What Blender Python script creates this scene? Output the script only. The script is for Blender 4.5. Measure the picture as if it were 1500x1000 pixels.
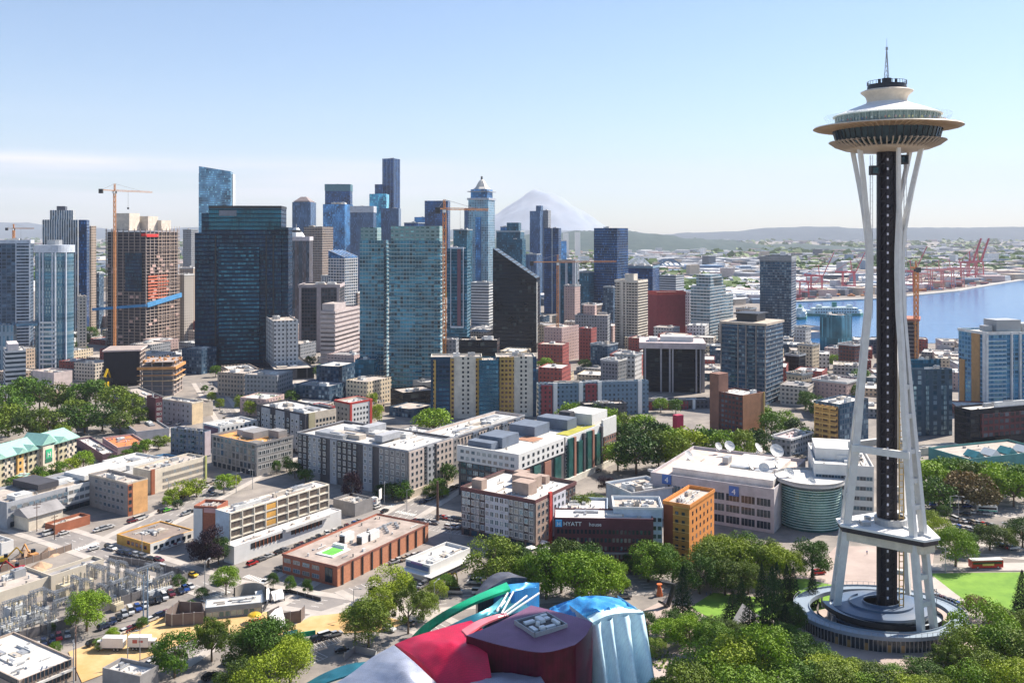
import bpy, math, random
from mathutils import Vector, Matrix, noise
R=math.radians; rnd=random.Random(7)
for o in list(bpy.data.objects): bpy.data.objects.remove(o)
SC=bpy.context.scene; COL=SC.collection
F=1350.0; HZ=340.0; CH=124.0
# ---- camera (level, shifted lens) ----
cam=bpy.data.cameras.new("camera"); co=bpy.data.objects.new("camera",cam); COL.objects.link(co)
co.location=(0,0,CH); co.rotation_euler=(R(90),0,0)
cam.sensor_width=36; cam.lens=F/1500*36; cam.shift_y=-(500-HZ)/1500; cam.clip_start=1; cam.clip_end=80000
SC.camera=co
# ---- world / sun ----
SUN_AZ=R(58); SUN_EL=R(46)   # azimuth clockwise from the view direction
w=bpy.data.worlds.new("World"); SC.world=w; w.use_nodes=True; nt=w.node_tree; nt.nodes.clear()
sky=nt.nodes.new('ShaderNodeTexSky'); sky.sky_type='NISHITA'; sky.sun_disc=False
sky.sun_elevation=SUN_EL; sky.sun_rotation=SUN_AZ; sky.altitude=50; sky.air_density=1.0; sky.dust_density=0.35; sky.ozone_density=4.6
bg=nt.nodes.new('ShaderNodeBackground'); bg.inputs[1].default_value=0.084
out=nt.nodes.new('ShaderNodeOutputWorld')
# thin high cirrus streaks mixed into the sky colour
tc=nt.nodes.new('ShaderNodeTexCoord'); mp=nt.nodes.new('ShaderNodeMapping'); mp.inputs['Scale'].default_value=(1.6,1.6,26); mp.inputs['Rotation'].default_value=(0,R(3.0),0)
nz=nt.nodes.new('ShaderNodeTexNoise'); nz.inputs['Scale'].default_value=1.35; nz.inputs['Detail'].default_value=5
rp=nt.nodes.new('ShaderNodeValToRGB'); rp.color_ramp.elements[0].position=.40; rp.color_ramp.elements[1].position=.62
mx=nt.nodes.new('ShaderNodeMix'); mx.data_type='RGBA'; mx.inputs[7].default_value=(9.0,8.0,8.8,1)
ml=nt.nodes.new('ShaderNodeMath'); ml.operation='MULTIPLY'
sp=nt.nodes.new('ShaderNodeSeparateXYZ'); mr=nt.nodes.new('ShaderNodeValToRGB'); ce=mr.color_ramp.elements; ce[0].position=.0; ce[0].color=(.1,.1,.1,1); ce[1].position=.16; ce[1].color=(0,0,0,1)
for ps,v in ((.03,.3),(.046,.75),(.07,.85),(.082,.05)): q_=ce.new(ps); q_.color=(v,v,v,1)
mxr=nt.nodes.new('ShaderNodeMapRange'); mxr.inputs[1].default_value=-.45; mxr.inputs[2].default_value=.05; mxr.inputs[3].default_value=1; mxr.inputs[4].default_value=.15; ml2=nt.nodes.new('ShaderNodeMath'); ml2.operation='MULTIPLY'
L=nt.links.new
L(tc.outputs['Generated'],mp.inputs[0]); L(mp.outputs[0],nz.inputs[0]); L(nz.outputs[0],rp.inputs[0])
L(tc.outputs['Generated'],sp.inputs[0]); L(sp.outputs['Z'],mr.inputs[0]); L(rp.outputs[0],ml.inputs[0]); L(sp.outputs['X'],mxr.inputs[0]); L(mr.outputs[0],ml2.inputs[0]); L(mxr.outputs[0],ml2.inputs[1]); L(ml2.outputs[0],ml.inputs[1])
L(ml.outputs[0],mx.inputs[0]); L(sky.outputs[0],mx.inputs[6]); L(mx.outputs[2],bg.inputs[0]); L(bg.outputs[0],out.inputs[0])
sl=bpy.data.lights.new("sun",'SUN'); sl.energy=5.0; sl.angle=R(.53); sl.color=(1,.91,.80)
so=bpy.data.objects.new("sun",sl); COL.objects.link(so)
sd=Vector((math.sin(SUN_AZ)*math.cos(SUN_EL),math.cos(SUN_AZ)*math.cos(SUN_EL),math.sin(SUN_EL)))
so.rotation_euler=sd.to_track_quat('Z','Y').to_euler(); so.location=(0,0,900)
SC.view_settings.view_transform='Standard'; SC.view_settings.look='None'; SC.view_settings.gamma=1; SC.view_settings.exposure=1.02
SC.cycles.use_denoising=True; SC.cycles.max_bounces=6; SC.cycles.diffuse_bounces=2; SC.cycles.glossy_bounces=3; SC.cycles.transmission_bounces=4; SC.cycles.transparent_max_bounces=6; SC.cycles.volume_bounces=0
SC.cycles.use_adaptive_sampling=True; SC.cycles.adaptive_threshold=.02
# ---- geometry of the place ----
def Dp(yb,z=0): return (CH-z)*F/(yb-HZ)
def G(px,py,z=0):
    Y=Dp(py,z); return Vector(((px-750)*Y/F,Y,z))
def A(px,Y,z=0): return Vector(((px-750)*Y/F,Y,z))
def zat(py,Y): return CH-(py-HZ)*Y/F
def scrx(p): return 750+F*p[0]/max(p[1],1)
# ---- materials ----
def lin(c): return tuple(((v/255)/12.92 if v<=10 else ((v/255+.055)/1.055)**2.4) for v in c)+(1,)
MT={}
def mat(key,c=None,rough=.8,metal=0.,var=.2,scale=.25,spec=.5,c2=None,amt=.5,bump=0,emit=0):
    if key in MT: return MT[key]
    m=bpy.data.materials.new(key); m.use_nodes=True; n=m.node_tree; b=n.nodes['Principled BSDF']; L=n.links.new
    c=tuple(c)+(1,) if len(c)==3 else c
    b.inputs['Roughness'].default_value=rough; b.inputs['Metallic'].default_value=metal; b.inputs['Specular IOR Level'].default_value=spec
    t=n.nodes.new('ShaderNodeTexCoord'); z=n.nodes.new('ShaderNodeTexNoise'); z.inputs['Scale'].default_value=scale; z.inputs['Detail'].default_value=6; z.inputs['Roughness'].default_value=.65
    L(t.outputs['Object'],z.inputs[0])
    r=n.nodes.new('ShaderNodeMapRange'); r.inputs[1].default_value=.3; r.inputs[2].default_value=.7
    L(z.outputs[0],r.inputs[0])
    x=n.nodes.new('ShaderNodeMix'); x.data_type='RGBA'; L(r.outputs[0],x.inputs[0])
    if c2 is None: x.inputs[6].default_value=tuple(v*(1-var) for v in c[:3])+(1,); x.inputs[7].default_value=tuple(min(1,v*(1+var)) for v in c[:3])+(1,)
    else:
        x.inputs[6].default_value=c; x.inputs[7].default_value=tuple(c2)[:3]+(1,)
    L(x.outputs[2],b.inputs['Base Color'])
    if emit: L(x.outputs[2],b.inputs['Emission Color']); b.inputs['Emission Strength'].default_value=emit
    if bump:
        u=n.nodes.new('ShaderNodeBump'); u.inputs['Strength'].default_value=bump; L(z.outputs[0],u.inputs['Height']); L(u.outputs[0],b.inputs['Normal'])
    MT[key]=m; return m
def facade(key,wall=None,glass=None,bw=3,fh=3.4,wx=.6,wz=.55,gl2=None,rough=.18,metal=.35,thr=.6,wrough=.8,stripe=None,sw=0):
    """windows of a far wall as a surface pattern measured in metres"""
    if key in MT: return MT[key]
    m=bpy.data.materials.new(key); m.use_nodes=True; n=m.node_tree; b=n.nodes['Principled BSDF']; L=n.links.new
    def M(op,a,b_=None,c=None):
        q=n.nodes.new('ShaderNodeMath'); q.operation=op
        for i,s in enumerate((a,b_,c)):
            if s is None: continue
            if hasattr(s,'links'): L(s,q.inputs[i])
            else: q.inputs[i].default_value=s
        return q.outputs[0]
    uv=n.nodes.new('ShaderNodeUVMap'); s=n.nodes.new('ShaderNodeSeparateXYZ'); L(uv.outputs[0],s.inputs[0])
    u=M('DIVIDE',s.outputs[0],bw); v=M('DIVIDE',s.outputs[1],fh)
    fu=M('FRACT',u); fv=M('FRACT',v)
    mu=M('LESS_THAN',M('ABSOLUTE',M('SUBTRACT',fu,.5)),wx/2); mv=M('LESS_THAN',M('ABSOLUTE',M('SUBTRACT',fv,.5)),wz/2)
    mk=M('MULTIPLY',mu,mv)
    cb=n.nodes.new('ShaderNodeCombineXYZ'); L(M('FLOOR',u),cb.inputs[0]); L(M('FLOOR',v),cb.inputs[1])
    wn=n.nodes.new('ShaderNodeTexWhiteNoise'); wn.noise_dimensions='2D'; L(cb.outputs[0],wn.inputs['Vector'])
    g=n.nodes.new('ShaderNodeMix'); g.data_type='RGBA'; L(M('SMOOTH_MIN',M('MAXIMUM',M('MULTIPLY',M('SUBTRACT',wn.outputs[0],thr),1/(1.001-thr)),0),1,.1),g.inputs[0])
    big=n.nodes.new('ShaderNodeTexNoise'); big.inputs['Scale'].default_value=.045; big.inputs['Detail'].default_value=5; L(uv.outputs[0],big.inputs[0])
    gg=n.nodes.new('ShaderNodeMix'); gg.data_type='RGBA'; mr=n.nodes.new('ShaderNodeMapRange'); mr.inputs[1].default_value=.35; mr.inputs[2].default_value=.68; L(big.outputs[0],mr.inputs[0]); L(mr.outputs[0],gg.inputs[0])
    gc=tuple(glass)[:3]; gg.inputs[6].default_value=tuple(x*.4 for x in gc)+(1,); gg.inputs[7].default_value=tuple(min(1,x*2.3) for x in gc)+(1,); b.inputs['Specular IOR Level'].default_value=.28  # broad noise darkens and lightens the glass: reflections painted into the colour
    L(gg.outputs[2],g.inputs[6]); g.inputs[7].default_value=tuple(gl2 or tuple(min(1,x*3+.05) for x in gc))[:3]+(1,)
    wz_=n.nodes.new('ShaderNodeTexNoise'); wz_.inputs['Scale'].default_value=.35; wz_.inputs['Detail'].default_value=6; L(uv.outputs[0],wz_.inputs[0])
    ww=n.nodes.new('ShaderNodeMix'); ww.data_type='RGBA'; L(wz_.outputs[0],ww.inputs[0]); wc=tuple(wall)[:3]
    ww.inputs[6].default_value=tuple(x*.72 for x in wc)+(1,); ww.inputs[7].default_value=tuple(min(1,x*1.22) for x in wc)+(1,)
    wo=ww.outputs[2]
    if stripe:
        k=n.nodes.new('ShaderNodeMix'); k.data_type='RGBA'; L(M('LESS_THAN',M('FRACT',M('DIVIDE',s.outputs[0],sw)),.5),k.inputs[0]); L(wo,k.inputs[6]); k.inputs[7].default_value=tuple(stripe)[:3]+(1,); wo=k.outputs[2]
    x=n.nodes.new('ShaderNodeMix'); x.data_type='RGBA'; L(mk,x.inputs[0]); L(wo,x.inputs[6]); L(g.outputs[2],x.inputs[7]); L(x.outputs[2],b.inputs['Base Color'])
    rr=M('ADD',wrough,M('MULTIPLY',mk,rough-wrough)); L(rr,b.inputs['Roughness']); L(M('MULTIPLY',mk,metal),b.inputs['Metallic'])
    bp=n.nodes.new('ShaderNodeBump'); bp.inputs['Strength'].default_value=.5; bp.inputs['Distance'].default_value=.3; L(M('SUBTRACT',1,mk),bp.inputs['Height']); L(bp.outputs[0],b.inputs['Normal'])
    MT[key]=m; return m
# ---- mesh builder ----
class MB:
    def __init__(s): s.v=[]; s.f=[]; s.m=[]
    def face(s,pts,mi=0):
        k=len(s.v); s.v+= [tuple(p) for p in pts]; s.f.append(tuple(range(k,k+len(pts)))); s.m.append(mi); return s
    def box(s,x0,y0,z0,x1,y1,z1,mi=0):
        k=len(s.v); s.v+=[(x0,y0,z0),(x1,y0,z0),(x1,y1,z0),(x0,y1,z0),(x0,y0,z1),(x1,y0,z1),(x1,y1,z1),(x0,y1,z1)]
        s.f+=[(k,k+3,k+2,k+1),(k+4,k+5,k+6,k+7),(k,k+1,k+5,k+4),(k+1,k+2,k+6,k+5),(k+2,k+3,k+7,k+6),(k+3,k,k+4,k+7)]; s.m+=[mi]*6; return s
    def cyl(s,x,y,z0,z1,r,r2=None,n=12,mi=0):
        r2=r if r2 is None else r2; k=len(s.v)
        for i in range(n):
            a=2*math.pi*i/n; s.v.append((x+r*math.cos(a),y+r*math.sin(a),z0))
        for i in range(n):
            a=2*math.pi*i/n; s.v.append((x+r2*math.cos(a),y+r2*math.sin(a),z1))
        for i in range(n): s.f.append((k+i,k+(i+1)%n,k+n+(i+1)%n,k+n+i)); s.m.append(mi)
        s.f.append(tuple(k+n+i for i in range(n))); s.f.append(tuple(k+n-1-i for i in range(n))); s.m+=[mi,mi]; return s
    def prism(s,poly,z0,z1,mi=0,mt=None):
        n=len(poly); k=len(s.v)
        a=sum(poly[i][0]*poly[(i+1)%n][1]-poly[(i+1)%n][0]*poly[i][1] for i in range(n))
        if a<0: poly=poly[::-1]
        zt=z1 if isinstance(z1,(list,tuple)) else [z1]*n
        if a<0 and isinstance(z1,(list,tuple)): zt=list(z1)[::-1]
        s.v+=[(p[0],p[1],z0) for p in poly]+[(p[0],p[1],zt[i]) for i,p in enumerate(poly)]
        for i in range(n): s.f.append((k+i,k+(i+1)%n,k+n+(i+1)%n,k+n+i)); s.m.append(mi)
        s.f.append(tuple(k+n+i for i in range(n))); s.m.append(mi if mt is None else mt); s.f.append(tuple(k+n-1-i for i in range(n))); s.m.append(mi); return s
    def bar(s,p,q,w,d=None,mi=0,up=None):
        p=Vector(p);q=Vector(q);d=w if d is None else d; t=(q-p)
        if t.length<1e-6: return s
        t.normalize(); up=Vector(up) if up is not None else (Vector((0,0,1)) if abs(t.z)<.95 else Vector((1,0,0)))
        a=t.cross(up).normalized()*w/2; b=a.cross(t).normalized()*d/2; k=len(s.v)
        for c in (p,q): s.v+=[tuple(c-a-b),tuple(c+a-b),tuple(c+a+b),tuple(c-a+b)]
        s.f+=[(k,k+1,k+2,k+3),(k+7,k+6,k+5,k+4)]+[(k+i,k+4+i,k+4+(i+1)%4,k+(i+1)%4) for i in range(4)]; s.m+=[mi]*6; return s
    def sweep(s,pts,w,d,side,mi=0):
        """box section swept along points; side=list of unit vectors for the width"""
        k=len(s.v); n=len(pts)
        for i,p in enumerate(pts):
            p=Vector(p); t=(Vector(pts[min(i+1,n-1)])-Vector(pts[max(i-1,0)])).normalized(); a=Vector(side[i]); a=(a-t*a.dot(t)).normalized(); b=t.cross(a)
            wi=w[i] if isinstance(w,(list,tuple)) else w; di=d[i] if isinstance(d,(list,tuple)) else d
            s.v+=[tuple(p-a*wi/2-b*di/2),tuple(p+a*wi/2-b*di/2),tuple(p+a*wi/2+b*di/2),tuple(p-a*wi/2+b*di/2)]
        for i in range(n-1):
            for j in range(4):
                q=k+4*i; s.f.append((q+j,q+(j+1)%4,q+4+(j+1)%4,q+4+j)); s.m.append(mi)
        s.f+=[(k+3,k+2,k+1,k),(k+4*n-4,k+4*n-3,k+4*n-2,k+4*n-1)]; s.m+=[mi,mi]; return s
    def lathe(s,prof,n=48,mi=0,cx=0,cy=0,a0=0,a1=360,mis=None):
        k=len(s.v); full=abs(a1-a0)>=359.9; N=n if full else n+1
        for r,z in prof:
            for i in range(N):
                a=R(a0+(a1-a0)*i/n); s.v.append((cx+r*math.cos(a),cy+r*math.sin(a),z))
        for j in range(len(prof)-1):
            for i in range(n):
                i2=(i+1)%N; s.f.append((k+j*N+i,k+j*N+i2,k+(j+1)*N+i2,k+(j+1)*N+i)); s.m.append(mis[j] if mis else mi)
        return s
    def build(s,name,mats,parent=None,smooth=False,uv=False,mesh_only=False):
        me=bpy.data.meshes.new(name); me.from_pydata(s.v,[],s.f)
        if not isinstance(mats,(list,tuple)): mats=[mats]
        for m in mats: me.materials.append(m)
        if len(mats)>1: me.polygons.foreach_set('material_index',s.m)
        if smooth: me.polygons.foreach_set('use_smooth',[True]*len(s.f))
        if uv:
            l=me.uv_layers.new(name='UVMap'); d=l.data; me.update()
            for p in me.polygons:
                nn=p.normal
                if abs(nn.z)>.8:
                    for li in p.loop_indices:
                        c=me.vertices[me.loops[li].vertex_index].co; d[li].uv=(c.x,c.y)
                else:
                    t=Vector((-nn.y,nn.x,0)).normalized(); 
                    for li in p.loop_indices:
                        c=me.vertices[me.loops[li].vertex_index].co; d[li].uv=(c.x*t.x+c.y*t.y,c.z)
        me.update()
        if mesh_only: return me
        return link(name,me,parent)
def link(name,me,parent=None):
    o=bpy.data.objects.new(name,me); COL.objects.link(o)
    if parent is not None: o.parent=parent
    return o
def tag(o,label=None,cat=None,group=None,kind=None):
    if label: o['label']=label
    if cat: o['category']=cat
    if group: o['group']=group
    if kind: o['kind']=kind
    return o
def thing(name,label,cat,loc=(0,0,0),rz=0,group=None):
    o=bpy.data.objects.new(name,None); COL.objects.link(o); o.location=loc; o.rotation_euler=(0,0,rz); return tag(o,label,cat,group)
def dup(o,parent=None):
    c=o.copy(); COL.objects.link(c); c.parent=parent
    for ch in KIDS.get(o.name,[]): dup(ch,c)
    return c
KIDS={}
def regkids(o):
    def rec(q):
        ch=[x for x in bpy.data.objects if x.parent==q]; KIDS[q.name]=ch
        for c in ch: rec(c)
    rec(o)
W_=lambda r,g,b: lin((r,g,b))
# common materials
ROOFW=mat('roof_white',(.64,.62,.59),.8,c2=(.42,.40,.37),scale=.22)
ROOFT=mat('roof_tan',(.52,.46,.40),.9,c2=(.30,.26,.23),scale=.2)
ROOFG=mat('roof_grey',(.26,.25,.25),.9,var=.3,scale=.12)
ROOFD=mat('roof_dark',(.07,.065,.065),.9,var=.3,scale=.12)
WHITE=mat('white_paint',(.78,.77,.74),.5,var=.06)
CONC=mat('concrete',(.42,.40,.37),.85,var=.15)
METG=mat('grey_metal',(.35,.36,.37),.45,.3,var=.1,scale=1)
METD=mat('dark_metal',(.035,.035,.04),.45,.3,var=.1,scale=1)
GLASSD=mat('dark_glass',(.03,.05,.07),.08,.4,var=.4,scale=.5)
GLASSB=mat('blue_glass',(.06,.13,.19),.1,.5,var=.4,scale=.15)
GLASSG=mat('green_glass',(.05,.16,.15),.12,.4,var=.4,scale=.15)
CREAM=mat('cream_wall',(.62,.55,.44),.85)
BRICKR=mat('red_brick',(.36,.12,.07),.9,var=.25,scale=1.5)
DARKW=mat('charcoal_wall',(.05,.05,.06),.8,var=.2)
# ================= SETTING =================
def sheet(name,pts,z,m,kind='structure'):
    b=MB(); b.face([(p[0],p[1],z) for p in pts]); return tag(b.build(name,m),kind=kind)
def gp(*l): return [G(x,y) for x,y in l]
mg=mat('ground_mat',(.13,.12,.115),.95,c2=(.33,.29,.25),scale=.06)
sheet('ground',[(-40000,-3000),(40000,-3000),(40000,60000),(-40000,60000)],0,mg)
GA=R(33)                      # street grid of the near blocks, clockwise from the view direction
U=Vector((math.sin(GA),math.cos(GA),0)); V=Vector((math.cos(GA),-math.sin(GA),0))
ASPH=mat('asphalt',(.17,.16,.155),.9,c2=(.30,.27,.245),scale=.09)
PAVE=mat('pavement_mat',(.42,.38,.34),.9,var=.15,scale=.2)
PLAZA=mat('plaza_mat',(.40,.32,.28),.9,var=.18,scale=.08)
GRASS=mat('lawn_mat',(.10,.22,.02),.95,c2=(.19,.34,.035),scale=.15)
DRY=mat('dry_grass_mat',(.46,.27,.09),.95,c2=(.60,.43,.22),scale=.12)
LINE=mat('road_line',(.75,.73,.68),.8)
def strip(name,p,q,wid,z,m,kerb=False):
    p=Vector(p[:2]);q=Vector(q[:2]); t=(q-p).normalized(); n=Vector((-t.y,t.x))*wid/2
    return sheet(name,[p-n,q-n,q+n,p+n],z,m)
def road(p,q,wid,lanes=True,sw=3.5,z=.02):
    p=Vector(p);q=Vector(q)
    t=(q-p).normalized(); n=Vector((-t.y,t.x,0))
    for s in (-1,1):
        b=MB(); a=p+n*s*(wid/2+sw/2); c=q+n*s*(wid/2+sw/2); b.bar((a.x,a.y,.07-z*2),(c.x,c.y,.07-z*2),sw,.14); tag(b.build('pavement',PAVE),kind='structure')
    strip('road',p,q,wid,z,ASPH)
    if lanes:
        b=MB(); L_=(q-p).length; k=0
        while k<L_-3:
            a=p+t*k; c=p+t*(k+3); e=n*.09
            for off in (-wid/4,0,wid/4):
                o=n*off; b.face([(v.x,v.y,z+.008) for v in (a+o-e,c+o-e,c+o+e,a+o+e)])
            k+=9
        tag(b.build('road_marking',LINE),kind='structure')
# street between motel and brick building, and on to the right of the grey apartments
road(G(238,968),G(668,706),13,z=.020)
# cross street, substation front to the park
road(G(-60,738),G(345,868),12,z=.030)
road(G(330,862),G(610,905),11,z=.040)
# avenue running away left of the orange block
road(G(150,805),G(470,640),13,z=.050)
road(G(180,668),G(262,612),16,z=.060)
road(G(520,858),G(720,960),10,z=.024)
road(G(640,880),G(1010,850),11,z=.034)
road(G(-40,672),G(190,650),14,z=.044)
road(G(300,560),G(345,625),14,z=.054)
road(G(780,700),G(960,650),14,z=.064)
road(G(1345,735),G(1580,757),16,z=.026)
road(G(1380,800),G(1560,815),9,z=.036)
def stalls(p,q,n,L_=5,z=.1):
    p,q=G(*p),G(*q); t=(q-p).normalized(); nn=Vector((-t.y,t.x,0)); b=MB()
    for i in range(n+1):
        c=p.lerp(q,i/n); e=t*.07; d=nn*L_; b.face([(v.x,v.y,z) for v in (c-e,c+e,c+e+d,c-e+d)])
    e=nn*.07; b.face([(v.x,v.y,z+.006) for v in (p-e,q-e,q+e,p+e)]); tag(b.build('road_marking',LINE),kind='structure')
def crosswalk(c,d,w,z=.075):
    c=G(*c); n=Vector((-d.y,d.x,0)); b=MB(); k=int(w/1.2)
    for i in range(k): a=c+d*(i-k/2)*1.2; e=d*.3; m=n*1.6; b.face([(v.x,v.y,z) for v in (a-e-m,a+e-m,a+e+m,a-e+m)])
    tag(b.build('road_marking',LINE),kind='structure')
stalls((604,772),(690,786),14); stalls((610,758),(680,768),14); stalls((455,952),(500,940),8); stalls((430,985),(480,962),8); stalls((1394,770),(1450,781),14,5,.1); stalls((232,795),(282,782),12); stalls((520,748),(560,740),8)
for c,d in (((352,852),V),((318,872),U),((376,848),V),((350,885),U),((596,752),V),((570,742),U),((128,800),U),((190,822),V)): crosswalk(c,d,11)
sheet('road',gp((455,1040),(560,900),(640,930),(520,1040)),.07,ASPH)
sheet('road',gp((500,760),(560,733),(720,775),(640,815)),.012,ASPH)   # car park tarmac
sheet('path',gp((380,955),(440,905),(520,880),(640,900),(640,915),(530,896),(460,920),(410,965)),.185,PAVE)
sheet('lawn',gp((405,930),(455,903),(530,895),(600,912),(560,925),(440,930)),.19,DRY)
sheet('lawn',gp((100,955),(235,905),(410,895),(430,925),(300,930),(120,1000)),.20,DRY)
sheet('lawn',gp((1362,840),(1508,838),(1508,900),(1440,892),(1400,872)),.20,GRASS)
sheet('lawn',gp((1010,890),(1045,868),(1110,875),(1220,858),(1260,880),(1150,905),(1050,910)),.20,GRASS)
sheet('lawn',gp((1100,850),(1180,848),(1240,862),(1180,880)),.21,GRASS)
sheet('plaza',gp((1225,800),(1370,800),(1360,870),(1440,905),(1410,1000),(1180,1000),(1150,880)),.16,PLAZA)
sheet('plaza',gp((930,900),(1010,860),(1230,830),(1228,850),(1040,875),(990,1000),(930,1010)),.17,PLAZA)
sheet('path',gp((1362,836),(1362,826),(1510,824),(1510,836)),.22,PAVE)
sheet('path',gp((1368,845),(1400,870),(1450,905),(1435,915),(1390,880),(1350,850)),.225,PAVE)
sheet('path',gp((1420,990),(1440,960),(1500,950),(1500,965),(1450,975),(1440,1000)),.23,PLAZA)
# ---- the bay ----
mw=bpy.data.materials.new('water_mat'); mw.use_nodes=True; n=mw.node_tree; b=n.nodes['Principled BSDF']; b.inputs['Base Color'].default_value=(.015,.11,.28,1); b.inputs['Roughness'].default_value=.18; b.inputs['Specular IOR Level'].default_value=.6
z=n.nodes.new('ShaderNodeTexNoise'); z.inputs['Scale'].default_value=.06; z.inputs['Detail'].default_value=6; t=n.nodes.new('ShaderNodeTexCoord'); mpp=n.nodes.new('ShaderNodeMapping'); mpp.inputs['Scale'].default_value=(.5,1.6,1)
u=n.nodes.new('ShaderNodeBump'); u.inputs['Strength'].default_value=.55; u.inputs['Distance'].default_value=1.5; n.links.new(t.outputs['Object'],mpp.inputs[0]); n.links.new(mpp.outputs[0],z.inputs[0]); n.links.new(z.outputs[0],u.inputs['Height']); n.links.new(u.outputs[0],b.inputs['Normal'])
WAT=[(1120,500),(1200,503),(1400,503),(1500,520),(1900,560),(3200,700),(3200,380),(1900,392),(1700,398),(1500,410),(1420,423),(1400,427),(1330,434),(1290,438),(1190,442),(1120,444)]
sheet('water',gp(*WAT),.35,mw)
b=MB(); q=[G(x,y) for x,y in WAT[5:]]; 
for i in range(1,len(q)-1): b.bar((q[i].x,q[i].y,1.2),(q[i+1].x,q[i+1].y,1.2),14,2.6)
tag(b.build('quay',CONC),kind='structure')
# ---- hills ----
def hill(name,pts,Y,depth,m,seed=0,bump=8,n=140,nd=12):
    """pts: [(px, py_top)] skyline in the photo at distance Y, then real depth behind and in front"""
    b=MB(); N=n+1; x0,x1=pts[0][0],pts[-1][0]
    def prof(px):
        for i in range(len(pts)-1):
            if px<=pts[i+1][0]:
                t=(px-pts[i][0])/(pts[i+1][0]-pts[i][0]); t=t*t*(3-2*t); return pts[i][1]*(1-t)+pts[i+1][1]*t
        return pts[-1][1]
    for j in range(nd+1):
        v=j/nd; sh=math.sin(math.pi*v)**.8
        for i in range(N):
            px=x0+(x1-x0)*i/n; top=zat(prof(px),Y)+bump*noise.noise((px*.05,j*.9,seed))+bump*.6*noise.noise((px*.21,j*2.1,seed+5))
            Yj=Y-depth/2+depth*v; X=(px-750)*Y/F
            b.v.append((X,Yj,max(-2,top*sh if sh>.02 else -2)))
    for j in range(nd):
        for i in range(n): k=j*N+i; b.f.append((k,k+1,k+N+1,k+N)); b.m.append(0)
    return tag(b.build(name,m,smooth=True),kind='structure')
HG=mat('hill_hazed_green',(.015,.045,.05),1,c2=(.05,.085,.08),scale=.012)  # forest green pushed towards blue, distance haze painted into the colour
HB=mat('hill_far_hazed',(.02,.05,.08),1,c2=(.06,.09,.12),scale=.006)  # far ridge likewise: haze blue mixed into the forest colour
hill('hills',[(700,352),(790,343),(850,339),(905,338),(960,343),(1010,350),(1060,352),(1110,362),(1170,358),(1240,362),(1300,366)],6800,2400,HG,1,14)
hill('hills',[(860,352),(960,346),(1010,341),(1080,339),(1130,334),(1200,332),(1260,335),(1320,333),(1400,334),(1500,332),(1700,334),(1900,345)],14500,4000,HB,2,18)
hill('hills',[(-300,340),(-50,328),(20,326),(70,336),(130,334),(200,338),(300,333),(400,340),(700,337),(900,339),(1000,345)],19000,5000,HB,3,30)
HAZED_SNOW=mat('mountain_hazed_snow',(.31,.39,.50),1,c2=(.40,.44,.52),scale=.003)  # snow and rock in pale blue, haze painted in so the peak fades
def mountain():
    b=MB(); Y=23500; cx=(795-750)*Y/F; H=zat(272,Y); N=60
    for j in range(N+1):
        for i in range(N+1):
            x=(i/N-.5)*6200; y=(j/N-.5)*6200; r=math.hypot(x,y*.9)/1900
            h=H*max(0,1-r)**.9 if r>.12 else H*(1-.12)**.9*(1+.02*math.sin(i))
            h=h*(1+.16*noise.noise((x/500,y/500,1)))+60*noise.noise((x/220,y/220,7)); b.v.append((cx+x,Y+y,max(-1,h)))
    for j in range(N):
        for i in range(N): k=j*(N+1)+i; b.f.append((k,k+1,k+N+2,k+N+1)); b.m.append(0)
    tag(b.build('mountain',HAZED_SNOW,smooth=True),kind='structure')
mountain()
# ---- haze ----
hz=MB().box(-30000,-400,-1,30000,27000,1900)
hm=bpy.data.materials.new('haze_mat'); hm.use_nodes=True; n=hm.node_tree; n.nodes.clear(); o_=n.nodes.new('ShaderNodeOutputMaterial'); pv=n.nodes.new('ShaderNodeVolumePrincipled'); pv.inputs['Color'].default_value=(.84,.89,1,1); pv.inputs['Density'].default_value=.00004; pv.inputs['Anisotropy'].default_value=.0
n.links.new(pv.outputs[0],o_.inputs['Volume'])
tag(hz.build('haze',hm),kind='stuff')
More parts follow.
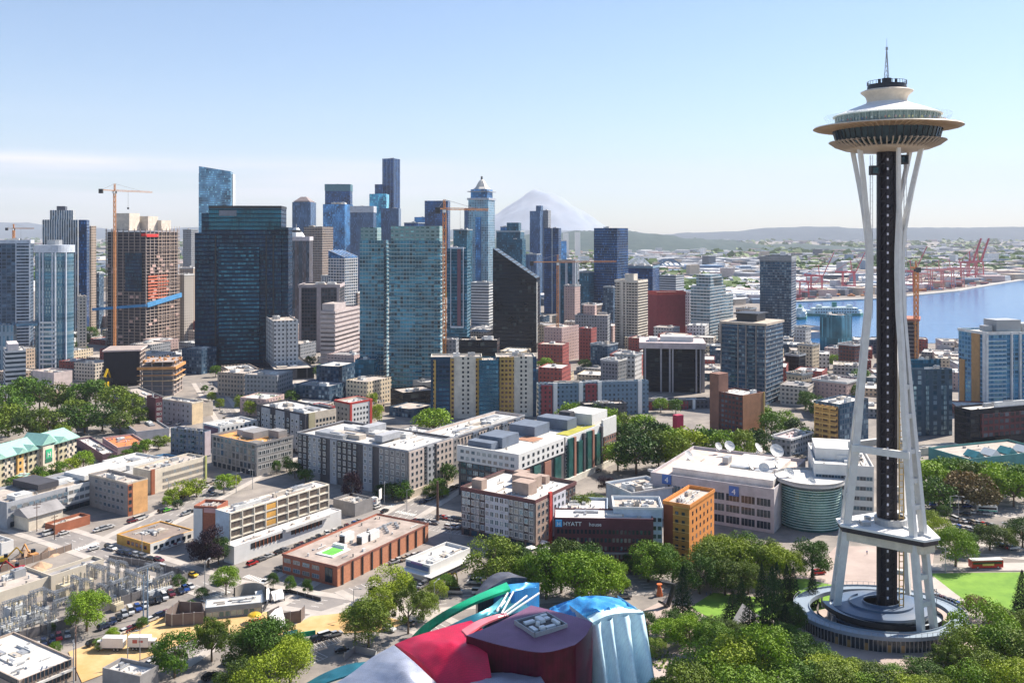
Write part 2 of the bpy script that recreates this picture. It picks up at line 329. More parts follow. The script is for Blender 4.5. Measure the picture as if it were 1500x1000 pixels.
# ================= OBSERVATION TOWER =================
NW=mat('needle_white',(.74,.73,.69),.5,c2=(.60,.58,.55),scale=.35)
NT=mat('needle_tan',(.46,.37,.29),.5,var=.1,scale=.3)
NC=mat('needle_core',(.022,.018,.026),.5,.1,var=.3,scale=1)
NG=mat('needle_glass',(.025,.05,.065),.08,.5,var=.6,scale=.6)
BR=mat('needle_bronze',(.24,.14,.07),.45,.2,c2=(.42,.30,.20),scale=.5)
YR=mat('lift_rail_gold',(.50,.33,.12),.6)
TG=bpy.data.materials.new('clear_barrier'); TG.use_nodes=True; _b=TG.node_tree.nodes['Principled BSDF']; _b.inputs['Base Color'].default_value=(.55,.80,.80,1); _b.inputs['Roughness'].default_value=.05; _b.inputs['Alpha'].default_value=.22
def needle():
    D=292.; X=(1299-750)*D/F
    t=thing('observation_tower','tall white tripod tower with a dark core and wide flying saucer top','tower',(X,D,3.3)); t.scale=(.9733,.9733,.9733)
    ph0=R(173)
    prof=[(-3.4,17.1,2.85),(0,16.6,2.7),(10,15.3,2.4),(22,13.8,2.2),(35,12.2,2.0),(44,11.2,1.85),(54,10.1,1.65),(68,8.7,1.35),(80,7.6,1.05),(88,6.9,.86),(98,5.9,.75),(110,5.4,.7),(118,5.45,.7),(124,5.9,.8),(132,7.0,1.9),(140,8.0,3.1),(151,9.6,4.8)]
    for k in range(3):
        ph=ph0+k*2*math.pi/3; er=Vector((math.cos(ph),math.sin(ph),0)); et=Vector((-er.y,er.x,0))
        for s in (-1,1):
            b=MB(); pts=[er*r+et*s*o+Vector((0,0,z)) for z,r,o in prof]
            wd=[1.45 if z<80 else 1.25 if z<125 else 1.0 for z,_,_ in prof]; dp=[2.2 if z<60 else 1.9 if z<125 else 1.4 for z,_,_ in prof]
            side=[]
            for z,r,o in prof:
                a=(er*r+et*s*o); a.normalize(); q=Vector((-a.y,a.x,0)); side.append(et.lerp(q,1 if z>126 else 0).normalized())
            b.sweep(pts,wd,dp,side); b.build('leg',NW,t)
        for z in (9,17,38,46,55,66,75):
            for i in range(len(prof)-1):
                if prof[i][0]<=z<=prof[i+1][0]:
                    f=(z-prof[i][0])/(prof[i+1][0]-prof[i][0]); r=prof[i][1]*(1-f)+prof[i+1][1]*f; o=prof[i][2]*(1-f)+prof[i+1][2]*f
            p=er*(r)+Vector((0,0,z)); b=MB(); b.bar(p-et*o,p+et*o,1.6,1.5); b.build('crosspiece',NW,t)
    # ring frame high on the legs
    b=MB(); c=[Vector((10.2*math.cos(ph0+k*2*math.pi/3),10.2*math.sin(ph0+k*2*math.pi/3),54)) for k in range(3)]
    for k in range(3):
        p,q=c[k],c[(k+1)%3]; n=Vector(((q-p).y,-(q-p).x,0)).normalized()*2.2; b.bar(p+n,q+n,1.3,2.2)
    b.build('brace_frame',NW,t)
    # core
    b=MB()
    for k in range(6):
        a=R(60*k+12); x,y=2.85*math.cos(a),2.85*math.sin(a); b.box(x-.45,y-.45,-3.3,x+.45,y+.45,150)
    b.cyl(0,0,-3.3,150,2.4,n=6)
    for z in range(6,150,4):
        for k in range(6):
            a=R(60*k+12);c=R(60*k+72); b.bar((3.0*math.cos(a),3.0*math.sin(a),z),(3.0*math.cos(c),3.0*math.sin(c),z),.3); b.bar((3.0*math.cos(a),3.0*math.sin(a),z),(3.0*math.cos(c),3.0*math.sin(c),z+4),.22)
    core=b.build('core_shaft',NC,t)
    b=MB()
    for i,z in enumerate(range(3,148,3)):
        b.box(-1.3,-3.45,z,-.8,-3.2,z+.8)
    b.build('landing_light',mat('landing_lamp',(.72,.70,.78),.6),core)
    b=MB()
    for x in (2.6,4.0): b.box(x-.14,-3.6,-1,x+.14,-3.3,92)
    for z in range(0,92,2): b.box(2.6,-3.55,z,4.0,-3.35,z+.25)
    b.build('lift_rail',YR,core)
    for (x,y,z,m) in ((-4.6,-1.2,142.5,NC),(4.9,-1.0,146,NC)):
        b=MB(); b.box(x-1.3,y-1.2,z,x+1.3,y+1.2,z+3); b.box(x-.9,y-1.3,z+.6,x+.9,y-1.2,z+2.4,1); b.build('lift_car',[m,NG],t)
    b=MB()
    for x in (-5.4,5.6):
        b.bar((x,0,96),(x,0,149),.18); b.bar((x+.8,0,96),(x+.8,0,149),.12)
        for z in range(96,149,2): b.bar((x,0,z),(x+.8,0,z),.08)
    b.build('service_ladder',mat('ladder_grey',(.45,.45,.5),.6),t)
    # saucer, bottom to top
    b=MB(); b.lathe([(3,150.0),(10,150.2),(13.2,151.0),(13.6,151.3),(13.4,151.6),(12,151.7)],96); b.build('lower_saucer',NT,t,smooth=True)
    b=MB()
    for k in range(60):
        a=R(6*k+2); e=Vector((math.cos(a),math.sin(a),0)); b.bar(e*12.8+Vector((0,0,151.0)),e*16.2+Vector((0,0,152.3)),.3,.6); b.bar(e*16.1+Vector((0,0,152.25)),e*17.9+Vector((0,0,153.5)),.3,.4); b.bar(e*17.8+Vector((0,0,153.45)),e*15.5+Vector((0,0,153.4)),.2,.3)
    b.build('saucer_rib',NT,t)
    b=MB(); b.lathe([(13.2,151.4),(14.6,152.2),(15.4,153.0),(16.6,157.2),(16.4,157.3)],96); g=b.build('restaurant_window',NG,t)
    b=MB()
    for k in range(48):
        a=R(7.5*k+3); e=Vector((math.cos(a),math.sin(a),0)); b.bar(e*15.62+Vector((0,0,153.2)),e*16.7+Vector((0,0,157.2)),.16,.16)
    b.build('mullion',METD,g)
    b=MB(); b.lathe([(15.5,156.9),(19,157.35),(22.2,157.6),(22.9,157.9),(22.6,158.25),(19.5,158.35),(14,158.5)],120,mis=[0,0,0,1,1,1]); hh=b.build('halo_ring',[BR,mat('halo_top',(.66,.55,.42),.5)],t)
    b=MB()
    for k in range(72):
        a=R(5*k); e=Vector((math.cos(a),math.sin(a),0)); b.bar(e*17+Vector((0,0,157.05)),e*22.4+Vector((0,0,157.75)),.22,.3)
    b.build('halo_rib',mat('halo_rib_tan',(.50,.37,.25),.5),hh)
    b=MB(); b.lathe([(15.6,158.4),(15.9,161.9)],96); g=b.build('deck_window',NG,t)
    b=MB()
    for k in range(48):
        a=R(7.5*k); e=Vector((math.cos(a),math.sin(a),0)); b.bar(e*15.7+Vector((0,0,158.4)),e*16+Vector((0,0,161.9)),.14,.14)
    b.build('mullion',METG,g)
    b=MB(); 
    for k in range(48):
        a0,a1=R(7.5*k+.3),R(7.5*k+7.2); e0=Vector((math.cos(a0),math.sin(a0),0)); e1=Vector((math.cos(a1),math.sin(a1),0))
        b.face([e0*18.0+Vector((0,0,158.5)),e1*18.0+Vector((0,0,158.5)),e1*19.6+Vector((0,0,161.9)),e0*19.6+Vector((0,0,161.9))])
    o=b.build('glass_barrier',TG,t)
    b=MB(); b.lathe([(16.6,161.6),(16.7,161.9),(13.5,163.2),(10.5,164.4),(8.2,165.2),(6.6,165.9),(6.2,166.2)],96); b.lathe([(16.6,161.6),(3,161.6)],96); b.build('roof_cone',WHITE,t,smooth=False)
    b=MB(); b.lathe([(6.3,166.0),(6.1,166.9),(6.6,168.2),(8.0,169.4),(8.05,169.7),(6.8,170.2),(3,170.3)],72); b.build('upper_bowl',mat('bowl_cream',(.66,.56,.44),.6),t,smooth=True)
    b=MB(); b.cyl(0,0,170.2,171.9,6.1,5.9,n=40); 
    for k in range(30):
        a=R(12*k); b.box(6*math.cos(a)-.06,6*math.sin(a)-.06,171.8,6*math.cos(a)+.06,6*math.sin(a)+.06,173)
    b.lathe([(6,172.9),(6.1,173.0),(5.9,173.0)],40); b.cyl(0,0,171.8,174.0,1.5,n=16); b.cyl(-2.8,-1,171.8,173.6,.5,n=8); b.cyl(2.6,-1,171.8,173.7,.45,n=8); b.build('machine_drum',METD,t)
    b=MB()
    for k in range(3):
        a=R(120*k+20); e=Vector((math.cos(a),math.sin(a),0)); b.bar(e*.8+Vector((0,0,174)),e*.12+Vector((0,0,183)),.16)
        for j in range(6):
            r0=.8-.68*j/6; r1=.8-.68*(j+1)/6; a2=R(120*k+140); e2=Vector((math.cos(a2),math.sin(a2),0)); b.bar(e*r0+Vector((0,0,174+1.5*j)),e2*r1+Vector((0,0,175.5+1.5*j)),.08)
    b.cyl(0,0,180,184,.13,n=6); b.cyl(0,0,183.2,184.2,.4,n=8); b.cyl(0,0,184,187,.06,n=6); b.build('spire',METG,t)
    # 30 m platform: a hexagon of three long and three short sides
    P=[]
    for k in range(3):
        a=ph0+R(120*k)
        for d in (-11,11): P.append((17.2*math.cos(a+R(d)),17.2*math.sin(a+R(d))))
    b=MB(); b.prism([(x*.93,y*.93) for x,y in P],24.2,27.0,0); b.prism(P,27.0,28.6,1); b.prism([(x*1.04,y*1.04) for x,y in P],28.6,29.3,2)
    pl=b.build('platform',[CREAM,NC,WHITE],t); pl.location=(1.4,0,0); pl.scale=(.95,.95,1)
    b=MB(); b.lathe([(5.5,29.3),(5.5,31.5),(4.6,31.6)],24); b.cyl(-7,3,29.3,30.8,1.2,n=10); b.box(-11,-3,29.3,-8,0,30.6); b.box(5,5,29.3,8,8,30.5); b.build('roof_equipment',METG,pl)
    b=MB()
    for k in range(3):
        a=ph0+R(120*k); e=Vector((math.cos(a),math.sin(a),0)); q=Vector((-e.y,e.x,0)); b.bar(e*4+Vector((0,0,29.6)),e*17+Vector((0,0,29.6)),.5,.7)
    b.build('roof_beam',WHITE,pl)
    # base: outer ring building with walkway, inner drum with spiral ramp
    cx,cy=-3.,-1.5
    b=MB(); b.lathe([(25.5,0),(25.5,5.2),(27,5.4),(27,6.3)],96,0,cx,cy,a0=150,a1=370); b.lathe([(19.6,5.4),(19.6,0)],96,0,cx,cy,a0=150,a1=370); rb=b.build('ring_wall',[GLASSD],t)
    b=MB()
    for k in range(74):
        a=R(150+3*k); x,y=cx+25.6*math.cos(a),cy+25.6*math.sin(a); b.box(x-.1,y-.1,0,x+.1,y+.1,5.3)
    b.build('mullion',METG,rb)
    for k in (24,27,31,36,39): a=R(150+3*k+1.5); e=Vector((math.cos(a),math.sin(a),0)); q=Vector((-e.y,e.x,0)); c=Vector((cx,cy,0))+e*25.62; b=MB(); b.face([c-q*.6+Vector((0,0,.8)),c+q*.6+Vector((0,0,.8)),c+q*.6+Vector((0,0,3.6)),c-q*.6+Vector((0,0,3.6))]); b.build('amber_pane',mat('amber_pane',(.32,.20,.08),.3),rb)
    b=MB(); b.lathe([(26.95,7.5),(27.0,7.6),(26.9,7.6)],96,0,cx,cy)
    for k in range(90): a=R(4*k); x,y=cx+26.95*math.cos(a),cy+26.95*math.sin(a); b.box(x-.05,y-.05,6.4,x+.05,y+.05,7.55)
    b.build('handrail',METG,t)
    b=MB(); b.lathe([(27.05,5.3),(27.1,6.5),(26.9,6.5),(26.85,6.0),(22.2,6.0),(22.1,6.5),(21.9,6.5),(21.85,5.2)],120,0,cx,cy); 
    for k in range(28):
        a=R(12.86*k); 
        if k%2==0: b.box(cx+22.3*math.cos(a)-.2,cy+22.3*math.sin(a)-.2,0,cx+22.3*math.cos(a)+.2,cy+22.3*math.sin(a)+.2,5.3)
    b.build('ring_walkway',mat('walkway_blue_white',(.24,.30,.36),.5,var=.1),t)
    b=MB(); b.cyl(cx+1,cy+1,0,8.2,14.8,15.2,n=64); b.build('drum_wall',GLASSD,t)
    b=MB(); b.lathe([(15.2,8.2),(15.7,8.3),(15.7,9.0),(13,9.3),(8,9.5),(6,9.6),(6,10.4),(5.6,10.4)],72,0,cx+1,cy+1); b.lathe([(15.75,5.5),(16.1,5.5),(16.1,6.0),(15.75,6.0)],48,0,cx+1,cy+1); b.lathe([(10.2,9.35),(10.2,10.1),(10.0,10.1),(10.0,9.35)],48,0,cx+1,cy+1,a0=120,a1=330); b.build('drum_roof',mat('drum_roof_blue',(.06,.12,.22),.4,c2=(.18,.20,.23),scale=.05),t)
    b=MB()
    for i in range(60):
        a=R(170+i*4.3); a2=R(170+(i+1)*4.3); z=9.4-i*.085; r0,r1=15.9,19.0
        p=lambda aa,r,z: (cx+1+r*math.cos(aa),cy+1+r*math.sin(aa),z)
        b.face([p(a,r0,z),p(a,r1,z),p(a2,r1,z-.085),p(a2,r0,z-.085)]); b.face([p(a,r1,z+1),p(a2,r1,z+.9),p(a2,r1,z-.6),p(a,r1,z-.5)],1)
    b.build('spiral_ramp',[mat('ramp_grey',(.38,.42,.45),.5),METD],t)
    for o in SC.objects:
        if o.parent==t and o.name.split('.')[0] in ('ring_wall','ring_walkway','handrail','drum_wall','drum_roof','spiral_ramp'): o.location=(0,0,-4.6 if o.name.startswith(('ring','hand')) else -6); o.scale=(1,.78,1)
    return t
NEEDLE=needle()
# people: one body mesh posed standing, clothing child; copies along the deck
SK=mat('skin',(.50,.32,.23),.6); 
def person_mesh():
    vs=[(0,0,.98),(0,0,1.2),(0,0,1.42),(0,0,1.54),(0,.01,1.66),(0,.01,1.76),(.10,0,.92),(.11,-.02,.5),(.11,0,.08),(.11,-.12,.04),(-.10,0,.92),(-.12,.03,.5),(-.13,.05,.08),(-.13,-.07,.04),(.2,0,1.4),(.26,-.02,1.12),(.24,-.14,.9),(.24,-.2,.84),(-.2,0,1.4),(-.26,0,1.12),(-.25,-.06,.88),(-.25,-.08,.8)]
    es=[(0,1),(1,2),(2,3),(3,4),(4,5),(0,6),(6,7),(7,8),(8,9),(0,10),(10,11),(11,12),(12,13),(2,14),(14,15),(15,16),(16,17),(2,18),(18,19),(19,20),(20,21)]
    rs=[.14,.13,.15,.055,.1,.07,.1,.065,.045,.04,.1,.065,.045,.04,.07,.05,.035,.035,.07,.05,.035,.035]
    me=bpy.data.meshes.new('person'); me.from_pydata(vs,es,[]); o=bpy.data.objects.new('person',me); COL.objects.link(o)
    m=o.modifiers.new('s','SKIN'); 
    for i,sv in enumerate(me.skin_vertices[0].data if me.skin_vertices else []): sv.radius=(rs[i],rs[i])
    if not me.skin_vertices:
        import bmesh; bm=bmesh.new(); bm.from_mesh(me); l=bm.verts.layers.skin.verify(); 
        for i,v in enumerate(bm.verts): v[l].radius=(rs[i],rs[i]); v[l].use_root=(i==0)
        bm.to_mesh(me)
    s=o.modifiers.new('u','SUBSURF'); s.levels=1; s.render_levels=1
    dg=bpy.context.evaluated_depsgraph_get(); dg.update(); r=bpy.data.meshes.new_from_object(o.evaluated_get(dg)); bpy.data.objects.remove(o); return r
PM=person_mesh(); PMS={}
def person(x,y,z,rz,top,bot,label,group):
    k=(top,bot)
    if k not in PMS:
        me=PM.copy(); me.materials.clear()
        for m in (SK,mat('cloth_'+top,CL[top],.9),mat('cloth_'+bot,CL[bot],.9)): me.materials.append(m)
        for p in me.polygons: p.use_smooth=True; z_=p.center.z; p.material_index=2 if z_<1.0 and abs(p.center.x)<.2 else 1 if z_<1.5 and z_>.95 else 0
        PMS[k]=me
    o=link('person',PMS[k]); o.location=(x,y,z); o.rotation_euler=(0,0,rz); tag(o,label,'person',group); return o
CL={'white':(.75,.75,.72),'red':(.5,.04,.04),'blue':(.06,.12,.35),'black':(.03,.03,.035),'grey':(.3,.3,.3),'pink':(.6,.3,.32),'denim':(.08,.12,.22),'khaki':(.4,.32,.2),'yellow':(.6,.5,.1)}
TOPS=['white','red','blue','black','grey','pink','white','yellow']; BOTS=['denim','black','khaki']
nx,ny=NEEDLE.location.x,NEEDLE.location.y
for i in range(34):
    a=R(196+i*4.6+rnd.uniform(-1.4,1.4)); tp=rnd.choice(TOPS); r=16.6+rnd.uniform(-.3,.3)
    person(nx+r*math.cos(a),ny+r*math.sin(a),157.5,rnd.uniform(0,6.28),tp,rnd.choice(BOTS),'visitor in %s top on the saucer deck'%tp,'visitors on the open deck of the tower')
for i,(px,py) in enumerate([(1365,935),(1369,936),(1373,935),(1035,872),(1041,872),(1200,975),(1330,968),(1335,972),(1352,975),(1290,820),(1270,812),(1180,845)]):
    z=4.75 if i<3 else .2
    p=G(px,py,z)
    if i<3: a=R(-52+4*i); p=Vector((nx-3+23.6*math.cos(a),ny-1.2+23.6*.78*math.sin(a),0))
    tp=TOPS[i%8]; person(p.x,p.y,z,rnd.uniform(0,6.28),tp,BOTS[i%3],'person in %s top %s'%(tp,'on the ring walkway' if i<3 else 'walking near tower'),'people strolling around the tower base')
# ================= BUILDINGS =================
FOOT=[]
class Bld: pass
def geo(xl,xc,xr,Y,a=None,dep=None):
    """footprint from the near corner at column xc, distance Y: right edge direction dR, left edge direction dL"""
    P=A(xc,Y); ray=math.atan2(xc-750,F)
    wl,wr=max(xc-xl,0),max(xr-xc,0)
    if a is None:
        if wr<1: a=ray-.03
        elif wl<1: a=math.pi/2+ray
        else: a=ray+min(max(math.atan2(wr,wl*1.05),.12),1.25)
    else: a=R(a)
    dR=Vector((math.sin(a),math.cos(a),0)); dL=Vector((-math.cos(a),math.sin(a),0))
    def sol(px,d):
        k=(px-750)/F; den=d.x-k*d.y
        return (k*P.y-P.x)/den if abs(den)>1e-4 else 20
    wR=sol(xr,dR) if wr>=1 else (dep or 25); wL=sol(xl,dL) if wl>=1 else (dep or 25)
    if wR<0 or wR>260: wR=dep or 30
    if wL<0 or wL>260: wL=dep or 30
    if dep and wr>=1 and wl>=1 and wr<wl*.15: wR=dep
    return P,a,wR,wL
def shell(root,b,m,x0,y0,z0,x1,y1,z1,roof,par=1.1,name='wall'):
    """walls with parapet and a roof deck inside it"""
    w=MB(); w.box(x0,y0,z0,x1,y1,z1-par*.0-0.01)
    w.f.pop(1); w.m.pop(1)
    t=.35
    for q in ((x0,y0,x1,y0+t),(x0,y1-t,x1,y1),(x0,y0+t,x0+t,y1-t),(x1-t,y0+t,x1,y1-t)):
        w.box(q[0],q[1],z1-.01,q[2],q[3],z1+.001)
    w.f=w.f; 
    for (p,q) in (((x0+t,y0+t),(x1-t,y0+t)),((x1-t,y0+t),(x1-t,y1-t)),((x1-t,y1-t),(x0+t,y1-t)),((x0+t,y1-t),(x0+t,y0+t))):
        w.face([(p[0],p[1],z1),(p[0],p[1],z1-par),(q[0],q[1],z1-par),(q[0],q[1],z1)])
    o=w.build(name,m,root,uv=True)
    r=MB(); r.face([(x0+t,y0+t,z1-par+.02),(x1-t,y0+t,z1-par+.02),(x1-t,y1-t,z1-par+.02),(x0+t,y1-t,z1-par+.02)]); r.build('roof',roof,root)
    return o
UM=[mat('unit_white',(.60,.60,.58),.6,var=.15),METG,mat('unit_tan',(.45,.40,.34),.8)]
def units(root,x0,y0,x1,y1,z,n,seed,hmax=3.,frac=.28):
    r=random.Random(seed); W,H=x1-x0,y1-y0
    for i in range(n):
        w=r.uniform(.3,1)*W*frac; d=r.uniform(.3,1)*H*frac; h=r.uniform(.35,1)*hmax
        x=x0+r.uniform(.06,.9-w/W if w<W*.8 else .1)*W; y=y0+r.uniform(.06,max(.07,.9-d/H))*H
        b=MB(); b.box(x,y,z,x+w,y+d,z+h); b.box(x+w*.2,y+d*.2,z+h,x+w*.45,y+d*.55,z+h+.4*h*.5,1); b.build('rooftop_unit',[UM[i%3],METG],root)
def clutter(root,x0,y0,x1,y1,z,n,seed):
    r=random.Random(seed)
    for i in range(n):
        x=r.uniform(x0,x1-1.5); y=r.uniform(y0,y1-1.5); b=MB(); k=r.random()
        if k<.4: b.cyl(x,y,z,z+r.uniform(.5,1.3),r.uniform(.2,.45),n=8)
        elif k<.7: b.box(x,y,z,x+r.uniform(.6,1.6),y+r.uniform(.5,1.2),z+r.uniform(.3,1.1))
        else: b.box(x,y,z+.15,min(x1,x+r.uniform(2,7)),y+.3,z+.45); b.box(x,y,z,x+.3,y+.3,z+.15)
        b.build('roof_vent',UM[r.randrange(3)],root)
def bld(name,label,xl,xc,xr,yt,Y,m,a=None,dep=None,roof=None,par=1.1,nu=3,cat='building',group=None,slab=None,fins=None,cap=None,base=None,zb=0,uh=3.,kid='wall',tier=None):
    P,a,wR,wL=geo(xl,xc,xr,Y,a,dep); H=zat(yt,Y)-zb
    P.z=zb
    root=thing(name,label,cat,P,math.pi/2-a,group); FOOT.append((P.x+math.sin(a)*wR/2-math.cos(a)*wL/2,P.y+math.cos(a)*wR/2+math.sin(a)*wL/2,max(wR,wL)*.5,P,a,wR,wL))
    B=Bld(); B.o=root; B.w=wR; B.d=wL; B.h=H; B.Y=Y; B.a=a; B.P=P
    roof=roof or ROOFT
    shell(root,B,m,0,0,0,wR,wL,H,roof,par)
    if nu: units(root,1,1,wR-1,wL-1,H-par+.03,nu,len(FOOT),uh)
    if Y<520: clutter(root,1,1,wR-1,wL-1,H-par+.03,int(min(26,8+wR*wL/55)),len(FOOT)+50)
    elif Y<900: clutter(root,1,1,wR-1,wL-1,H-par+.03,8,len(FOOT)+50)
    if base: # podium height, outset, material
        h,o,bm=base; q=MB(); q.box(-o,-o,0,wR+o,wL+o,h); q.build('podium',bm,root,uv=True)
    if cap: # crown band
        h,o,cm=cap; q=MB(); q.box(-o,-o,H-h,wR+o,-.0-.02,H+.3); q.box(-o,wL+.02,H-h,wR+o,wL+o,H+.3); q.box(-o,-.02,H-h,-.02,wL+.02,H+.3); q.box(wR+.02,-.02,H-h,wR+o,wL+.02,H+.3); q.build('crown_band',cm,root)
    if slab: # floor height, outset, thickness, material, face part (f0,f1), z0
        fh,o,th,sm=slab[:4]; f0,f1=slab[4] if len(slab)>4 else (0,1); z=slab[5] if len(slab)>5 else fh
        q=MB()
        while z<H-1:
            q.box(-o,wL*f0-(o if f0==0 else 0),z,-.02,wL*f1,z+th); q.box(-.02,-o,z,wR,-.02,z+th); z+=fh
        q.build('floor_ledge',sm,root)
    if fins: # spacing, outset, width, material
        sp,o,wd,fm=fins; q=MB()
        for i in range(int(wL/sp)+1):
            y=min(i*sp,wL-wd); q.box(-o,y,0,-.015,y+wd,H)
        for i in range(int(wR/sp)+1):
            x=min(i*sp,wR-wd); q.box(x,-o,0,x+wd,-.015,H)
        q.build('vertical_fin',fm,root)
    if tier: # list of (fx0,fy0,fx1,fy1,ytop,mat)
        for (u0,v0,u1,v1,y2,tm) in tier:
            z2=zat(y2,Y)-zb
            shell(root,B,tm,wR*u0,wL*v0,H-par+.05,wR*u1,wL*v1,z2,roof,.6,'upper_block')
    return B
def balconies(B,face,cols,z0,fh,w=3.,out=1.4,m=None,rail=None,gap=None,name='balcony'):
    """one balcony mesh, copied per storey"""
    m=m or WHITE; rail=rail or GLASSB
    n=0; z=z0
    me=None
    while z<B.h-2:
        for f in cols:
            L_=B.d if face=='L' else B.w
            if me is None:
                q=MB(); q.box(-w/2,-out,0,w/2,-.02,.2); q.box(-w/2,-out,.2,w/2,-out+.06,1.15,1); q.box(-w/2,-out+.06,.2,-w/2+.06,-.02,1.15,1); q.box(w/2-.06,-out+.06,.2,w/2,-.02,1.15,1); me=q.build(name,[m,rail],mesh_only=True)
            o=link(name,me,B.o)
            if face=='L': o.location=(0,L_*f,z); o.rotation_euler=(0,0,-math.pi/2)
            else: o.location=(L_*f,0,z)
            n+=1
        z+=fh
WINM={}
def winmesh(w,h,fm,gm,mull):
    k=(round(w,2),round(h,2),fm.name,gm.name,mull)
    if k not in WINM:
        q=MB(); t=min(.14,w*.08)
        q.box(-w/2,-.07,0,w/2,.0,t); q.box(-w/2,-.07,h-t,w/2,0,h); q.box(-w/2,-.07,t,-w/2+t,0,h-t); q.box(w/2-t,-.07,t,w/2,0,h-t)
        q.box(-w/2+t,-.03,t,w/2-t,.0,h-t,1)
        for i in range(mull):
            x=-w/2+w*(i+1)/(mull+1); q.box(x-t/2,-.06,t,x+t/2,-.031,h-t)
        WINM[k]=q
    return WINM[k],k
WMESH={}
GL=[GLASSD,GLASSB,mat('curtained_glass',(.22,.22,.21),.2,.2,var=.3,scale=2),mat('sky_glass',(.22,.30,.36),.1,.4,var=.4,scale=.4)]
def wins(B,face,cols,rows,w,h,z0,fh,fm=None,x0=.06,x1=.94,mull=1,skip=None,gls=None,root=None,off=0.,name='window',y_off=None):
    """windows laid in cols x rows on a face; each an object; past 100 on one building the rest is one part"""
    root=root or B.o; fm=fm or WHITE; L_=B.d if face=='L' else B.w; r=random.Random(hash((round(L_,1),rows,cols))&0xffff)
    B.nw=getattr(B,'nw',0); rest=MB(); gls=gls or [0,0,1,2,3]
    for j in range(rows):
        for i in range(cols):
            if skip and skip(i,j): continue
            f=x0+(x1-x0)*((i+.5)/cols); gm=GL[r.choice(gls)]; q,k=winmesh(w,h,fm,gm,mull); z=z0+fh*j
            if face=='L': loc=(0-off,L_*f,z); rz=-math.pi/2
            else: loc=(L_*f,0-off,z); rz=0
            if B.nw<100:
                if k not in WMESH: WMESH[k]=q.build(name,[fm,gm],mesh_only=True)
                o=link(name,WMESH[k],root); o.location=loc; o.rotation_euler=(0,0,rz); B.nw+=1
            else:
                k0=len(rest.v); c,s=math.cos(rz),math.sin(rz)
                rest.v+=[(loc[0]+x*c-y*s,loc[1]+x*s+y*c,loc[2]+zz) for x,y,zz in q.v]; rest.f+=[tuple(t+k0 for t in f_) for f_ in q.f]; rest.m+=q.m
    if rest.v: tag(rest.build(name,[fm,GL[0]],root),kind='stuff')
def panel(B,face,f0,f1,z0,z1,m,out=.25,name='wall_panel',root=None,uv=False):
    q=MB()
    if face=='L': q.box(-out,B.d*f0,z0,-.02,B.d*f1,z1)
    else: q.box(B.w*f0,-out,z0,B.w*f1,-.02,z1)
    return q.build(name,m,root or B.o,uv=uv)
def pbox(B,f0,g0,f1,g1,z0,z1,m,name='upper_block'):
    q=MB(); q.box(B.w*f0,B.d*g0,z0,B.w*f1,B.d*g1,z1); return q.build(name,m,B.o,uv=True)
def text(s,size,m,root,loc,rot,name='sign_lettering',ext=.08,align='CENTER'):
    c=bpy.data.curves.new('txt','FONT'); c.body=s; c.size=size; c.extrude=ext; c.align_x=align; c.resolution_u=2
    o=bpy.data.objects.new('txt',c); COL.objects.link(o); bpy.context.view_layer.update(); me=bpy.data.meshes.new_from_object(o.evaluated_get(bpy.context.evaluated_depsgraph_get())); bpy.data.objects.remove(o); bpy.data.curves.remove(c)
    me.name=name; me.materials.clear(); me.materials.append(m); q=link(name,me,root); q.location=loc; q.rotation_euler=rot; return q
# ---- facade patterns ----
fa=facade
dk=fa('f_dark',(.004,.012,.034),(.003,.024,.062),1.6,3.8,.9,.72,gl2=(.02,.08,.13),thr=.45,metal=.3)
dkb=fa('f_darkblue',(.008,.026,.075),(.006,.05,.15),1.5,3.8,.85,.75,metal=.3,thr=.7)
blu=fa('f_blue',(.02,.09,.22),(.03,.14,.32),1.5,4,.85,.8,metal=.3,thr=.7)
lbl=fa('f_lightblue',(.13,.24,.34),(.10,.24,.38),2,4,.95,.7,metal=.3,thr=.8)
brt=fa('f_brightblue',(.08,.30,.50),(.05,.28,.52),2,4,.95,.85,metal=.3,thr=.8)
grn=fa('f_greenres',(.22,.33,.40),(.045,.17,.25),2.4,3.1,.82,.74,gl2=(.02,.035,.05),thr=.6,metal=.25)
teal=fa('f_teal',(.015,.075,.12),(.008,.075,.13),2,3.6,.85,.75,metal=.3,thr=.7)
wst=fa('f_white_stripe',(.62,.62,.60),(.03,.06,.10),2.6,3.6,.55,1.0,metal=.3)
wbd=fa('f_white_band',(.55,.56,.56),(.02,.04,.06),30,3.6,1.0,.48,metal=.3)
bbd=fa('f_beige_band',(.46,.38,.36),(.02,.02,.03),30,3.6,1.0,.36,metal=.2)
grs=fa('f_grey_stripe',(.08,.14,.24),(.02,.055,.12),2.2,3.8,.5,1.0,metal=.25)
brs=fa('f_brown_stripe',(.06,.07,.09),(.04,.06,.09),1.6,3.6,.6,1.0,stripe=(.17,.11,.09),sw=9,metal=.35)
brp=fa('f_brown_punch',(.26,.20,.17),(.02,.035,.05),2.6,3.5,.6,.6,metal=.2)
pnk=fa('f_pink_punch',(.48,.35,.32),(.09,.08,.10),3.2,2.9,.34,.42,metal=.1)
bei=fa('f_beige_punch',(.56,.50,.43),(.04,.05,.06),3.,3.,.55,.5,metal=.2)
whp=fa('f_white_punch',(.56,.56,.56),(.015,.02,.03),3.4,3.7,.42,.42,metal=.1,thr=.9)
red=fa('f_red_brick',(.30,.08,.07),(.05,.04,.05),3,3.2,.4,.45,metal=.1)
crm=fa('f_cream_punch',(.60,.50,.36),(.04,.05,.06),3.,3.1,.45,.45,metal=.1)
dbr=fa('f_dark_brick',(.13,.05,.045),(.03,.05,.07),2.8,3.,.62,.55,metal=.2)
gry=fa('f_grey_punch',(.25,.26,.28),(.04,.06,.08),2.8,3.1,.5,.5,metal=.2)
